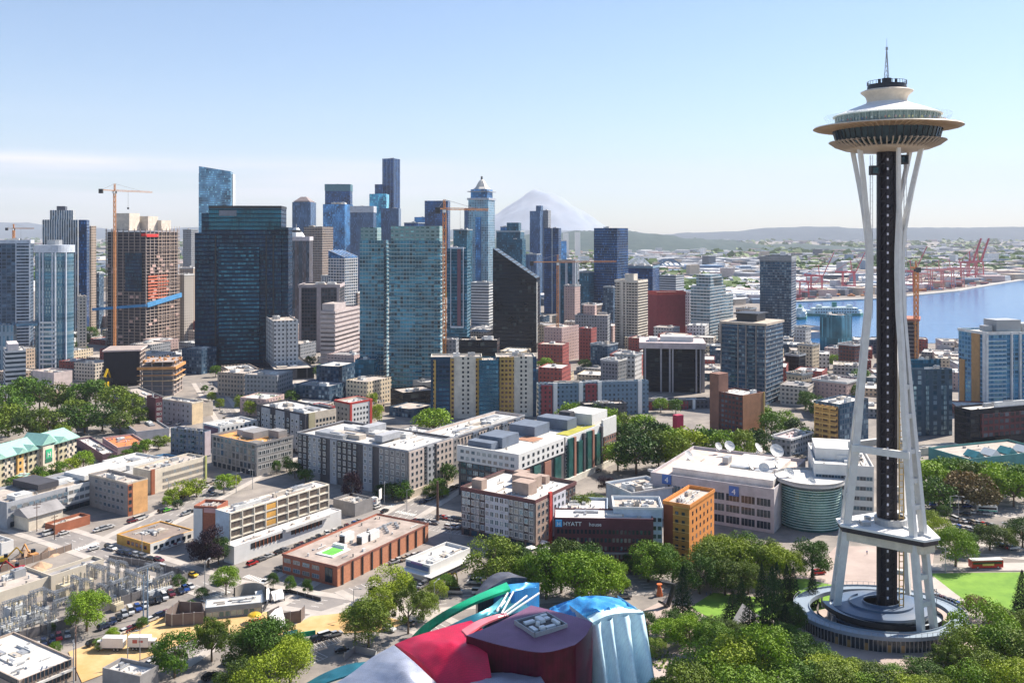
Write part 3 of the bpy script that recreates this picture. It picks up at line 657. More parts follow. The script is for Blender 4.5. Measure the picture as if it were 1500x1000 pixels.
tan_=fa('f_tan_punch',(.42,.33,.26),(.03,.04,.05),2.8,3.3,.5,.5,metal=.2)
drs=fa('f_dark_res',(.045,.075,.12),(.012,.05,.10),2.6,3.,.7,.7,gl2=(.25,.36,.45),thr=.5,metal=.3)
blk=fa('f_black',(.012,.013,.02),(.008,.012,.02),3,3.8,.95,.7,metal=.4,thr=.85,gl2=(.06,.08,.09))
# ---- downtown, far to near: label, xl, xc, xr, ytop, distance, facade ----
WL=mat('white_ledge',(.66,.66,.64),.7); GLD=mat('grey_ledge',(.30,.33,.35),.7); BLD=mat('blue_ledge',(.16,.26,.33),.5)
T='tower'
bld(T,'tallest dark blue slab tower, stepped down on its left',560,577,586,232,2180,dkb,fins=(9,.6,.8,mat('fin_blue',(.20,.26,.36),.5)),tier=None,nu=2,dep=45)
bld(T,'dark shoulder block against the left of the tallest dark tower',549,560,562,270,2160,dkb,nu=1)
bld(T,'tower of bright blue glass with slanting top in front of tallest tower',541,566,570,284,2000,brt,nu=0,dep=30)
bld(T,'grey striped block below the tallest dark tower',558,584,587,305,1900,grs,nu=2,dep=40)
bld(T,'dark teal box tower with a wider blue block below it',476,513,516,270,1950,dkb,cap=(14,.6,mat('crown_teal',(.05,.16,.2),.3)),nu=3,dep=40)
bld(T,'blue glass block under the dark teal box tower',473,505,517,299,1850,blu,nu=6,dep=40,uh=6)
bld(T,'grey blue tower with fine vertical ribs and pale crown',513,547,552,302,1760,grs,cap=(12,.5,mat('pale_crown',(.42,.45,.50),.6)),nu=1,dep=40)
b=bld(T,'light blue glass tower with tilted top and white right edge',291,338,344,255,1700,lbl,nu=0,dep=50)
q=MB(); H=b.h; z1=zat(244,1700); q.prism([(0.3,b.d-.3),(0.3,.3),(b.w*.7,.3),(b.w*.7,b.d-.3)],H-1,[z1,zat(251,1700),zat(251,1700),z1]); q.build('sloped_top',lbl,b.o,uv=True)
q=MB(); q.box(b.w*.3,-2.2,H*.2,b.w*.9,-.02,H+1); [q.box(b.w*.25,-2.6,z,b.w*.95,-2.2,z+1.4) for z in range(30,int(H),5)]; q.build('white_spine',WL,b.o)
b=bld(T,'grey tower with a pyramid roof and corner setbacks',428,455,463,296,1500,grs,nu=0,dep=32)
q=MB(); H=b.h; q.prism([(2,2),(b.w-2,2),(b.w-2,b.d-2),(2,b.d-2)],H,H+2); k=len(q.v); cx,cy=b.w/2,b.d/2
for (x0,y0),(x1,y1) in zip([(3,3),(b.w-3,3),(b.w-3,b.d-3),(3,b.d-3)],[(b.w-3,3),(b.w-3,b.d-3),(3,b.d-3),(3,3)]): q.face([(x0,y0,H+2),(x1,y1,H+2),(cx+(x1-cx)*.35,cy+(y1-cy)*.35,H+9),(cx+(x0-cx)*.35,cy+(y0-cy)*.35,H+9)])
q.face([(cx+s*(b.w/2-3)*.35,cy+t*(b.d/2-3)*.35,H+9) for s,t in ((-1,-1),(1,-1),(1,1),(-1,1))]); q.build('pyramid_roof',mat('pyr_brown',(.26,.21,.20),.6),b.o)
bld(T,'grey brown tower whose right side is lit pale, left of bronze block',445,472,488,332,1350,brp,slab=(3.6,.3,.5,mat('tan_ledge',(.48,.42,.36),.8)),nu=3)
bld(T,'bronze and blue striped office block with flat white roof',414,453,456,347,1200,brs,cap=(5,.5,mat('pale_pink_trim',(.50,.46,.48),.7)),nu=0,dep=40,roof=ROOFW)
q=thing('roof_lantern','stepped white lantern on the bronze striped block','lantern',A(434,1222,zat(347,1200)),.2)
m_=MB(); m_.cyl(0,0,-1,6,12,8,n=8); m_.cyl(0,0,6,9,7,7,n=8,mi=1); m_.cyl(0,0,9,12,5,3,n=8); m_.build('lantern_body',[WL,METD],q); m_=MB(); m_.cyl(0,0,12,17,.4,n=6); m_.build('mast',METG,q)
b=bld(T,'white gridded tower with a blue glazed sloping roof',481,505,524,378,1100,fa('f_white_grid',(.52,.52,.52),(.02,.05,.09),4.2,3.4,.74,.62,metal=.3),nu=0,slab=(3.4,.3,.5,WL))
q=MB(); H=b.h; q.prism([(0,b.d),(0,0),(b.w,0),(b.w,b.d)],H,[H+9,H+1,H+1,H+9]); q.build('glazed_roof',blu,b.o,uv=True); q=MB()
for i in range(5): x=b.w*i/4; q.bar((x,0,H+1.3),(x,b.d,H+9.3),.6)
q.build('roof_rib',WL,b.o)
bld(T,'navy office tower behind the orange crane mast',622,656,659,294,1800,dkb,nu=0,dep=40)
bld(T,'low blue shoulder left of the navy office tower',607,622,623,318,1790,blu,nu=1,dep=30)
bld(T,'thin banded tower close behind the domed blue tower',680,688,690,305,1600,grs,nu=1,dep=25)
b=bld(T,'tall blue grey tower with a pale pyramid crown and finial',686,715,725,290,1450,fa('f_postmodern',(.26,.34,.42),(.05,.16,.24),2.8,3.9,.58,.72,metal=.4),nu=0,cap=(3,1.6,mat('crown_grey',(.36,.38,.42),.6)))
H=b.h; q=MB(); q.box(3,3,H,b.w-3,b.d-3,H+14); q.build('upper_block',blu,b.o,uv=True); q=MB(); q.box(-1.5,-1.5,H+10,b.w+1.5,b.d+1.5,H+11.2)
q.build('cornice',mat('crown_grey'),b.o); q=MB(); cx,cy=b.w/2,b.d/2; rr=b.w*.42
q.lathe([(rr,H+14),(rr*.9,H+16),(rr*.7,H+18),(rr*.52,H+23),(rr*.3,H+28),(.5,H+31),(.4,H+36)],8,0,cx,cy); q.build('pyramid_roof',mat('crown_pale',(.55,.52,.47),.6),b.o); q=MB(); q.cyl(cx,cy,H+30,H+35,1.6,n=8); q.build('finial',METD,b.o)
q=MB(); q.box(-1.4,b.d*.36,0,-.02,b.d*.62,H*.83); q.build('glass_bay',blu,b.o,uv=True)
bld(T,'teal glass tower with a pale flat cap right of the domed tower',727,762,768,338,1500,teal,nu=0,cap=(2,.4,GLD),tier=[(.2,.1,.8,.6,326,teal)],dep=40)
bld(T,'dark low teal tower just behind the black wedge',740,765,770,350,1420,teal,nu=1)
bld(T,'grey blue tower, left of two twins before the snowy mountain',776,791,796,309,1700,grs,nu=1,tier=[(.3,0,.9,.5,301,grs)],dep=30)
bld(T,'slim grey tower, right of two twins before the snowy mountain',787,803,807,308,1720,gry,nu=1,dep=26)
b=bld(T,'dark navy residential tower with a white vertical line',797,818,822,334,1400,dkb,nu=3,dep=30,slab=(3.2,.5,.5,mat('navy_ledge',(.07,.13,.22),.5)))
panel(b,'L',.42,.46,0,b.h,WL,.6,'white_fin')
bld('office_block','low grey striped block beside the short crane mast',817,842,848,381,1120,teal,nu=2,cap=(3,.6,GLD),fins=(9,.6,3,mat('fin_pale',(.36,.38,.42),.6)))
bld(T,'dark glass tower with ledged right side, left of the stadium arches',870,904,920,334,1250,dkb,nu=2,slab=(3.4,.8,.4,mat('dim_ledge',(.10,.16,.22),.5)),tier=None)
bld('office_block','wide low navy block before the stadium arches',905,956,966,390,1300,dkb,nu=5,uh=4,cap=(3,.4,BLD))
b=bld('wedge_tower','black tower with a long roof sloping down to the right','tower'and 722,786,788,408,950,blk,nu=0,dep=30)
b.o['category']='tower'
q=MB(); H=b.h; q.prism([(0,b.d),(0,0),(b.w,0),(b.w,b.d)],H-1.2,[zat(364,950),H+.1,H+.1,zat(364,950)]); q.build('sloped_roof_block',blk,b.o,uv=True)
panel(b,'R',0,.12,10,H*.95,WL,.3,'white_edge')
b=bld(T,'broad tall black glass tower with shoulders, crane to its left',306,412,415,302,845,dk,nu=0,dep=40,cap=(2.2,.3,METD))
q=MB(); q.box(-.4,b.d,0,b.w*.8,b.d*1.10,zat(313,845)); q.box(2,b.d*1.10,0,b.w*.9,b.d*1.2,zat(341,845)); q.box(3,-6,0,b.w*.9,-.02,zat(333,845)); q.build('side_shaft',dk,b.o,uv=True)
q=MB(); q.box(-2.5,b.d*.30,6,-.02,b.d*.86,zat(362,845)); q.build('front_bay',fa('f_dark_front',(.006,.02,.05),(.006,.05,.10),2.4,3.6,.9,.55,gl2=(.05,.20,.30),thr=.4,metal=.5),b.o,uv=True)
panel(b,'L',.0,1,zat(336,845),b.h-2.4,fa('f_tealtop',(.006,.03,.05),(.008,.075,.12),1.6,3.8,.92,.75,gl2=(.02,.13,.18),thr=.5,metal=.3),.3,'crown_glazing',uv=True)
for f_ in (.1,.2,.9): panel(b,'L',f_,f_+.018,0,zat(345,845),mat('dark_flank',(.004,.006,.014),.4),.5,'flank_strip')  # dark vertical strips standing proud of the front
panel(b,'L',.62,.86,b.h-9,b.h-4,mat('roof_band_grey',(.16,.18,.22),.5),.5,'louvre_band')
# brown/white U-shaped
b=bld('office_tower','dark glass block framed in stone under the white gridded tower',438,497,504,417,960,fa('f_uframe',(.08,.07,.08),(.02,.03,.045),3,3.6,.8,.7),nu=4,cap=(3,.8,mat('pink_stone',(.42,.36,.36),.8)))
panel(b,'L',.0,.06,0,b.h,mat('pink_stone'),1,'stone_pier'); panel(b,'L',.45,.56,0,b.h,mat('pink_stone'),1,'stone_pier'); panel(b,'L',.94,1,0,b.h,mat('pink_stone'),1,'stone_pier')
b=bld('office_tower','beige office block wrapped in dark window bands',470,490,525,455,816,bbd,nu=0,a=12,tier=[(.0,.0,.45,.9,445,mat('beige_stone',(.44,.38,.37),.8))])
q=MB(); 
for z in range(4,int(b.h)-1,4): q.box(-1.2,-1.2,z,b.w+.5,-.02,z+2.1); q.box(-1.2,-.02,z,-.02,b.d,z+2.1)
q.build('spandrel_band',mat('beige_stone'),b.o)
b=bld('office_tower','white office block punched with small square windows',387,400,437,470,800,whp,a=68,nu=2,roof=ROOFT,fins=(11.3,.35,.5,mat('groove',(.2,.2,.2),.8)))
b=bld('podium_building','dark glazed podium below the punched white block',384,402,460,541,770,fa('f_pod',(.10,.10,.11),(.015,.02,.03),9,14,.85,.9),a=68,nu=8,uh=2,roof=ROOFT)
# twin green residential towers
GR=mat('green_white_ledge',(.42,.50,.50),.5)
b=bld('apartment_tower','broad pale green glass tower of many balconies, crane on its right',570,645,655,353,712,grn,slab=(3.1,1.0,.35,GR),nu=0,dep=24,roof=ROOFT,par=2)
q=MB(); q.box(1,b.d*.02,b.h-1,b.w-1,b.d*.97,zat(331,712)); q.build('upper_block',fa('f_greentop',(.22,.32,.33),(.06,.16,.18),4,3,.6,.35),b.o,uv=True)
balconies(b,'L',(.93,),9,9.3,4,1.9,GR); balconies(b,'L',(.05,.42,),9,6.2,5,1.8,GR); balconies(b,'R',(.3,),9,6.2,6,1.9,GR)
b=bld('apartment_tower','narrow green glass tower joined left of the broad green tower',527,562,569,352,722,grn,slab=(3.1,.7,.3,GR),nu=0,dep=24)
q=MB(); q.box(2,b.d*.3,b.h-1,b.w-1,b.d*.98,zat(333,722)); q.build('upper_block',fa('f_greentop'),b.o,uv=True)
balconies(b,'L',(.12,),9,6.2,5,1.8,GR)
b=bld('annex_building','dark glass annex with sloped top at the green towers foot',520,548,556,527,690,teal,nu=2,dep=18)
b=bld(T,'narrow dark tower framed by a tall white outline',655,684,688,364,900,teal,nu=2,dep=26,slab=(3.2,.5,.3,BLD))
P_=mat('frame_pale',(.50,.55,.62),.5); 
q=MB(); z0,z1=zat(480,900),zat(362,900); q.box(-2.6,b.d*.16,z0,-.6,b.d*.19,z1); q.box(-2.6,b.d*.79,z0,-.6,b.d*.82,z1); q.box(-2.6,b.d*.19,z0,-.6,b.d*.79,z0+1.6); q.box(-2.6,b.d*.19,z1-1.6,-.6,b.d*.79,z1); q.build('white_frame',P_,b.o)
q=MB(); q.box(-1.5,b.d*.3,z0+2,-.1,b.d*.48,z1-2); q.build('maroon_strip',mat('maroon_panel',(.14,.06,.09),.5),b.o)
# ---- left edge group ----
bld(T,'striped dark tower with stepped white top at left, orange slab beside',62,114,118,322,1120,wst,nu=0,dep=30,tier=[(.1,.15,.9,.8,308,wst),(.2,.38,.8,.62,302,mat('core_dark',(.08,.09,.12),.6))])
bld(T,'plain dark blue tower beside the striped white topped tower',115,127,128,322,1090,dkb,nu=0,dep=25)
bld(T,'dim orange brown slab tower just left of the unfinished tower',127,134,141,331,1150,tan_,nu=1)
bld('apartment_block','small pale sunlit block between the left towers',113,116,127,434,900,bei,a=60,nu=1)
b=bld(T,'dark blue balcony tower with white outline at left photo edge',-30,44,47,352,880,fa('f_edge',(.10,.14,.2),(.02,.05,.09),4,3.3,.8,.7),nu=4,dep=26,cap=(3,.6,P_))
q=MB()
for f in (.0,.27): q.box(-1.2,b.d*f,0,-.02,b.d*f+.9,b.h)
for z in range(6,int(b.h)-4,3): q.box(-1.6,1,z,-.02,b.d*.27,z+1.1)
q.build('white_frame',P_,b.o)
bld('office_block','light blue low block behind the white banded office',-20,20,24,476,800,fa('f_ltblue',(.26,.34,.40),(.05,.12,.18),3,12,.5,.7),nu=2,dep=20,tier=[(0,-.9,.9,-.1,474,lbl)])
b=bld('office_building','white office with dark ribbon windows at left photo edge',-30,8,38,514,733,wbd,a=58,nu=3,uh=4,roof=ROOFW)
q=MB(); q.box(2,2,b.h-1,b.w*.65,b.d*.9,b.h+5); q.build('penthouse',mat('pink_white',(.55,.50,.50),.7),b.o)
bld('building','pale windowless block above the left edge trees',48,79,106,546,715,mat('pink_stucco',(.50,.42,.40),.85),a=30,nu=3)
# curved glass tower
def round_tower():
    Y=810; D_=Y+14; X=(80-750)*D_/F; r=(106-54)/2*Y/F; H=zat(360,Y)
    t=thing('tower','curved blue glass tower with white vertical strips and cap band','tower',(X,D_,0))
    m=MB(); N=40
    for i in range(N):
        a0,a1=2*math.pi*i/N,2*math.pi*(i+1)/N; m.face([(r*math.cos(a0),r*math.sin(a0),0),(r*math.cos(a1),r*math.sin(a1),0),(r*math.cos(a1),r*math.sin(a1),H),(r*math.cos(a0),r*math.sin(a0),H)])
    o=m.build('wall',fa('f_round',(.10,.18,.24),(.06,.16,.24),1.2,3.3,.9,.78,gl2=(.30,.42,.48),thr=.55,metal=.5),t,uv=True)
    m=MB(); m.lathe([(r+.3,H-6),(r+.8,H-6),(r+.8,H+.5),(0,H+.6)],40); m.build('cap_band',P_,t)
    m=MB()
    for a in (250,262,290,298,330): m.box(0,0,0,0,0,0) if False else m.bar(((r+.5)*math.cos(R(a)),(r+.5)*math.sin(R(a)),0),((r+.5)*math.cos(R(a)),(r+.5)*math.sin(R(a)),H-6),1.0,1.2)
    m.build('white_strip',P_,t)
    m=MB()
    for z in range(8,45,4): m.lathe([(r+.4,z),(r+1.6,z),(r+1.6,z+1.6),(r+.4,z+1.6)],12,a0=255,a1=300)
    m.build('balcony_band',WL,t); m=MB(); m.cyl(0,0,H+.6,H+5,r*.4,n=12); m.build('rooftop_unit',METG,t); FOOT.append((X,D_,r,None,0,0,0))
round_tower()
# ---- unfinished towers ----
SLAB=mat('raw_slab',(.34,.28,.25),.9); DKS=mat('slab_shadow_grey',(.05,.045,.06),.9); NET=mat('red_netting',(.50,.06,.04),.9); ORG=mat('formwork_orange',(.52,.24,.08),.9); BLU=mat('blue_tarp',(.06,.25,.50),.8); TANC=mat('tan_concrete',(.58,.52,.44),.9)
def unfinished(label,xl,xc,xr,yt,Y,fh=3.4,a=None,core=None,nets=(),colstep=7,z0=0,sm=SLAB,inset=1.6,group=None,dep=None,infill=DKS):
    P,a,w,d=geo(xl,xc,xr,Y,a,dep); H=zat(yt,Y); t=thing('unfinished_building',label,'construction',P,math.pi/2-a,group)
    m=MB(); z=z0
    while z<H: m.box(0,0,z,w,d,z+.45); z+=fh
    m.build('floor_slab',sm,t)
    m=MB(); x=.5
    n=max(1,int(d/colstep)); k=max(1,int(w/colstep))
    for i in range(n+1): m.box(.4,.4+i*(d-1.6)/n,0,1.2,1.2+i*(d-1.6)/n,H)
    for i in range(1,k+1): m.box(.4+i*(w-1.6)/k,.4,0,1.2+i*(w-1.6)/k,1.2,H)
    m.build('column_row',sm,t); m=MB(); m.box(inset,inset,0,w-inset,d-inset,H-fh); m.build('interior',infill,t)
    FOOT.append((P.x,P.y,max(w,d),P,a,w,d)); B=Bld(); B.o=t;B.w=w;B.d=d;B.h=H;B.Y=Y; return B
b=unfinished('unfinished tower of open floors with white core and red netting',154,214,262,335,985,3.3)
for f,g,y in ((.05,.45,312),(.42,.3,316),(.7,.2,322)):
    q=MB(); q.box(b.w*f,b.d*g,b.h-2,b.w*(f+.3),b.d*(g+.34),zat(y,985)); q.build('concrete_core',TANC,b.o)
q=MB(); q.box(-.5,b.d*.1,60,-.1,b.d*.5,b.h-26); q.build('dark_glazing',dk,b.o,uv=True)
hp=mat('pinkish_board',(.50,.34,.30),.8)
for i in range(26):
    r1=rnd.uniform(0,.9); z=rnd.randrange(1,31)*3.3; q=MB(); q.box(-.3,b.d*r1,z+.5,-.05,b.d*(r1+rnd.uniform(.04,.12)),z+3); q.build('hoarding_panel',hp,b.o)
    z=rnd.randrange(1,31)*3.3; q=MB(); q.box(b.w*r1,-.3,z+.5,b.w*(r1+.1),-.05,z+3); q.build('hoarding_panel',hp,b.o)
for z_ in range(8): q=MB(); q.box(b.w*.05,-.6,zat(440,985)+z_*3.3+1.2,b.w*(.6+.04*(z_%3)),-.1,zat(440,985)+z_*3.3+3.0); q.build('red_net',mat('orange_red_net',(.50,.14,.08),.9),b.o)
q=MB(); q.box(-.9,b.d*.0,zat(346,985),-.5,b.d*.1,zat(342,985)); q.box(0,-.9,zat(347,985),b.w*.35,-.5,zat(343,985)); q.build('red_banner',mat('bright_red',(.75,.03,.03),.8),b.o)
q=MB(); q.bar((-1,b.d*1.3,zat(455,985)),(-1.2,-1,zat(447,985)),1,3); q.bar((0,-1.4,zat(447,985)),(b.w*1.05,-1.4,zat(437,985)),1,5); q.build('blue_gantry',BLU,b.o)
q=MB()
for i in range(9): x=b.w*(.35+.08*i); q.box(x,-1.2,0,x+.25,-.9,b.h+3)
for z in range(4,int(b.h),4): q.box(b.w*.3,-1.25,z,b.w,-1.0,z+.3)
q.build('scaffold',mat('scaffold_tan',(.55,.42,.34),.8),b.o)
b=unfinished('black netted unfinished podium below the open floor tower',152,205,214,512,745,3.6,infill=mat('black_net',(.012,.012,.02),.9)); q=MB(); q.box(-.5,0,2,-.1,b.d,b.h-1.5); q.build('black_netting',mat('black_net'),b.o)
q=MB(); q.box(-1,-1,b.h-1,b.w+1,b.d+1,b.h); q.build('roof_deck',mat('pale_deck',(.55,.45,.42),.8),b.o)
b=unfinished('concrete frame with orange formwork ringed round its top',205,255,268,530,700,3.6,infill=mat('grey_infill',(.16,.16,.18),.9))
for z,hh,m_ in ((b.h-5.5,5,ORG),(b.h-10,1.2,ORG),(b.h-14,1,mat('ply_tan',(.5,.35,.2),.9))):
    q=MB(); q.box(-1.8,-1.8,z,b.w+1.8,-.5,z+hh*.4); q.box(-1.8,-.5,z,-.5,b.d+1.8,z+hh*.4); q.box(b.w+.5,-.5,z,b.w+1.8,b.d+1.8,z+hh*.4); q.build('formwork',m_,b.o)
q=MB(); r_=random.Random(3)
for i in range(30): x,y=r_.uniform(-1,b.w),r_.uniform(-1,b.d); q.box(x,y,b.h-1,x+r_.uniform(.5,2.5),y+r_.uniform(.5,2),b.h+r_.uniform(.3,1.6))
q.build('stacked_timber',ORG,b.o)
b=unfinished('unfinished frame with orange deck right of the white tower leg',1322,1345,1381,470,860,3.6,a=25,infill=DKS)
q=MB(); q.box(-1.5,-1.5,b.h,b.w+1.5,b.d+1.5,b.h+1.8); q.build('orange_deck',mat('rust_deck',(.45,.16,.10),.9),b.o)
# ---- centre and right ----
b=bld('apartment_tower','cream balcony tower with blank centre spine beside red block',901,934,948,411,1000,fa('f_creamt',(.46,.42,.36),(.03,.035,.045),3.5,3,.7,.6),slab=(3,1.0,1.0,mat('cream_ledge',(.60,.55,.47),.8)),nu=0,tier=[(.3,.3,.7,.7,402,mat('cream_ledge'))],cap=(2,.6,mat('cream_ledge')))
panel(b,'L',.62,.74,0,b.h,mat('cream_ledge'),1.4,'centre_spine'); panel(b,'L',.48,.54,0,b.h,mat('cream_ledge'),1.4,'centre_spine')
b=bld('building','windowless deep red block with a brighter red roof edge',949,962,1004,428,1090,mat('deep_red',(.26,.035,.045),.8),a=70,nu=0,cap=(3.5,.5,mat('bright_red_edge',(.45,.06,.05),.8)))
b=bld('office_tower','stepped pale grey office with ribbon windows and tiled peak',1012,1040,1063,420,1050,fa('f_step',(.46,.49,.50),(.03,.08,.11),4,3.6,.9,.55,metal=.3),a=35,nu=0,slab=(3.6,.3,1.,mat('pale_grey_band',(.50,.52,.53),.7)))
for f,y in ((.0,403),(.18,408)):
    q=MB(); q.box(b.w*(.1+f),b.d*.05,b.h-1,b.w*(.8+f*.6),b.d*(.8-f),zat(y,1050)); q.build('upper_block',fa('f_step'),b.o,uv=True)
q=MB(); q.box(b.w,0,0,b.w*1.5,b.d*.8,zat(434,1050)); q.build('side_wing',fa('f_step'),b.o,uv=True)
b=bld('apartment_tower','tall slim dark residential tower left of the white tower',1113,1159,1166,376,1050,drs,slab=(3.1,.9,.3,mat('grey_slab',(.20,.21,.23),.7)),nu=0,cap=(5,.5,mat('cap_grey',(.26,.27,.28),.7)),dep=24)
b=bld('office_tower','smooth teal curved block standing before the ferry',1201,1233,1248,462,900,fa('f_smteal',(.04,.13,.18),(.03,.12,.17),1.2,20,.9,.98,metal=.3),nu=2,dep=22)
b=bld('apartment_tower','grey residential tower with patterned bays and a tan roof',1056,1122,1147,478,660,drs,roof=mat('tan_roof_deck',(.45,.38,.31),.9),nu=0,slab=(3.05,.35,.35,mat('grey_slab')))
for f in (0,.2,.42,.6,.98): panel(b,'L',f,f+.02,0,b.h,mat('taupe',(.26,.23,.21),.8),.8,'taupe_pier')
q=MB(); q.prism([(-.8,-.8),(b.w+.8,-.8),(b.w+.8,b.d+.8),(-.8,b.d+.8)],b.h+.3,b.h+2); q.build('roof_brim',mat('tan_roof_deck'),b.o)
q=MB(); q.box(b.w*.25,b.d*.3,b.h+2,b.w*.75,b.d*.75,b.h+7); q.box(b.w*.2,b.d*.25,b.h+7,b.w*.8,b.d*.8,b.h+8); q.build('penthouse',METD,b.o)
balconies(b,'L',(.31,.72),6,3.05,4.5,1.3,mat('grey_slab'),GLASSB)
# white column black bank
b=bld('office_building','black glass office with pale stone columns and overhanging roof',942,1028,1046,508,712,blk,nu=6,uh=3,roof=ROOFW,a=8)
q=MB(); q.box(-3,-3,b.h-1.5,b.w+3,b.d+3,b.h+3); q.build('roof_slab',mat('pink_stone2',(.50,.42,.42),.8),b.o); 
q=MB(); q.box(6,6,b.h+3.02,b.w*.6,b.d*.7,b.h+7); q.box(4,b.d*.75,b.h+3.02,b.w*.5,b.d*.9,b.h+6); q.build('rooftop_plant',UM[0],b.o)
for f in (.01,.08,.48,.53,.68,.95): 
    q=MB(); q.box(-2.4,b.d*f,0,-.4,b.d*f+1.2,b.h-1.5); q.build('stone_column',mat('stone_col',(.36,.34,.36),.8),b.o)
for f in (.05,.5,.93):
    q=MB(); q.box(b.w*f,-2.4,0,b.w*f+1.3,-.4,b.h-1.5); q.build('stone_column',mat('stone_col'),b.o)
b=bld('hotel_tower','pale pink block of tiny windows beside the short crane',797,823,848,480,880,pnk,a=32,nu=2)
bld('apartment_block','maroon brick block right of the pale pink one',848,866,874,481,880,red,nu=2)
bld('building','grey and white block with a square penthouse above maroon block',842,890,893,462,960,gry,nu=2,dep=30,tier=[(.1,.4,.6,.75,448,pnk)])
# brown orange tower
b=bld('apartment_tower','dark brick slab block with a plain orange end wall',1046,1088,1119,579,560,dbr,a=52,nu=1,roof=ROOFW)
panel(b,'R',0,1,0,b.h,mat('orange_end',(.40,.19,.10),.85),.3,'end_wall'); panel(b,'R',.96,1,0,b.h,mat('yellow_edge',(.6,.4,.12),.8),.6,'corner_strip')
q=MB(); q.box(-1,b.d*.8,0,b.w*.4,b.d*1.12,zat(553,560)); q.build('lift_shaft',mat('shaft_brown',(.22,.11,.08),.85),b.o)
# right side
b=bld('apartment_tower','blue and white balcony tower at the right photo edge',1404,1444,1620,487,640,fa('f_bluew',(.14,.30,.46),(.03,.15,.28),3.2,3.1,.8,.7,gl2=(.2,.4,.5),thr=.6),a=80,nu=0,roof=ROOFW,cap=(1.6,.5,WL))
q=MB()
for z in range(6,int(b.h)-3,3): q.box(1,-1.3,z,b.w*.16,-.02,z+.9); q.box(b.w*.3,-1.3,z,b.w*.46,-.02,z+.9); q.box(b.w*.56,-1.3,z,b.w,-.02,z+.9)
q.build('balcony_band',mat('pale_blue_rail',(.40,.52,.58),.5),b.o)
for f in (0,.2,.27,.5): panel(b,'R',f,f+.012,0,b.h,WL,1.4,'white_strip')
panel(b,'L',.2,.5,0,b.h,mat('ochre_panel',(.42,.24,.10),.8),.4); panel(b,'L',.75,.95,0,b.h*.6,mat('ochre_panel'),.4); panel(b,'L',.0,.1,0,b.h,WL,.4)
q=MB(); q.box(b.w*.12,4,b.h,b.w*.32,b.d*.6,b.h+8); q.box(b.w*.35,6,b.h,b.w*.5,b.d*.6,b.h+5); q.box(b.w*.04,6,b.h,b.w*.1,b.d*.4,b.h+4); q.build('rooftop_plant',METG,b.o)
b=bld('apartment_tower','dark blue grid block just right of the white tower legs',1322,1330,1395,541,560,fa('f_rblue',(.05,.09,.13),(.03,.08,.12),5,3.1,.45,.7,gl2=(.3,.42,.5),thr=.35),a=84,nu=4,roof=ROOFW)
for f in (.12,.4,.8): panel(b,'R',f,f+.06,4,b.h*.75,fa('f_rlight',(.10,.16,.2),(.30,.42,.48),3,3.1,.9,.6,thr=.5,gl2=(.1,.2,.26)),.5,'bay_window_strip',uv=True)
bld('office_block','dark block stepped behind the grid block by the white tower',1330,1336,1378,527,640,teal,a=84,nu=3,roof=ROOFW)
b=bld('office_block','long black glass block with roof garden at right edge',1398,1422,1640,600,520,blk,a=70,nu=3,roof=ROOFW)
q=MB(); q.box(b.w*.06,-1,8,b.w*.5,-.02,b.h-3); q.build('maroon_bay',fa('f_mar',(.10,.03,.035),(.02,.03,.045),4,3.6,.7,.6,thr=.8),b.o,uv=True)
q=MB(); q.box(b.w*.6,-3,0,b.w*1,-.02,b.h+3); q.build('glass_wing',teal,b.o,uv=True)
b=bld('apartment_block','dark block with a projecting gold balcony bay',1193,1230,1272,592,520,drs,a=50,nu=3,roof=ROOFW)
q=MB(); q.box(-2.5,b.d*.06,0,-.02,b.d*.9,b.h-1.5); q.build('gold_bay',fa('f_gold',(.50,.28,.09),(.10,.06,.04),5.5,3.2,.8,.5,thr=.8,metal=.1),b.o,uv=True)
q=MB(); 
for f in (.3,.6,.9): q.box(-2.9,b.d*f-.6,0,-2.5,b.d*f,b.h-1)
for z in range(3,int(b.h),3): q.box(-3.3,b.d*.06,z,-2.5,b.d*.9,z+.9)
q.build('gold_band',mat('gold_paint',(.62,.38,.12),.7),b.o)
b=bld('building','small pale grey block with rounded pink roof behind the dishes',1130,1158,1190,643,510,gry,a=45,nu=3,roof=mat('pink_roof',(.55,.42,.42),.85),cap=(.8,.5,WL))
# yellow slabs
YW=mat('ochre_wall',(.52,.33,.09),.85); IV=mat('ivory_wall',(.60,.56,.48),.85); NV=fa('f_navy',(.02,.05,.10),(.02,.07,.13),2.4,3,.8,.6,thr=.9)
b=bld('apartment_tower','dark navy and ivory slab block with ochre stripes, left of twins',631,706,708,522,615,IV,a=-3,dep=16,nu=2,roof=ROOFT)
panel(b,'L',.62,1,0,b.h,NV,.5,uv=True); panel(b,'L',.9,.95,0,b.h-2,fa('f_ochre',(.50,.32,.10),(.05,.03,.03),2.6,3,.6,.5),.9,uv=True); panel(b,'L',.55,.62,0,b.h-1,fa('f_ochre'),.7,uv=True)
panel(b,'L',0,.12,0,b.h-1,fa('f_ochre'),.7,uv=True)
wins(b,'L',2,13,1.3,1.5,3,3,METD,.22,.42,0,gls=[0])
b=bld('apartment_tower','taller ochre and ivory slab block, right of the navy twin',727,784,787,522,620,IV,a=-3,dep=18,nu=3,roof=ROOFT)
panel(b,'L',.55,.92,0,b.h,fa('f_ochre'),.9,uv=True); panel(b,'L',.92,1,0,b.h,NV,.5,uv=True); panel(b,'L',-.03,.06,0,b.h,NV,.5,uv=True); wins(b,'L',2,13,1.3,1.5,3,3,METD,.18,.42,0,gls=[0])
b=bld('apartment_tower','blue glass link block between the ivory twin slabs',702,730,732,527,612,fa('f_bluelink',(.03,.10,.16),(.03,.12,.19),2,3,.8,.7,thr=.95),a=-3,dep=18,nu=0)
b=bld('building','black roofed service floor behind the ivory twin slabs',672,728,730,498,660,blk,nu=4,dep=16,uh=3,roof=ROOFT)
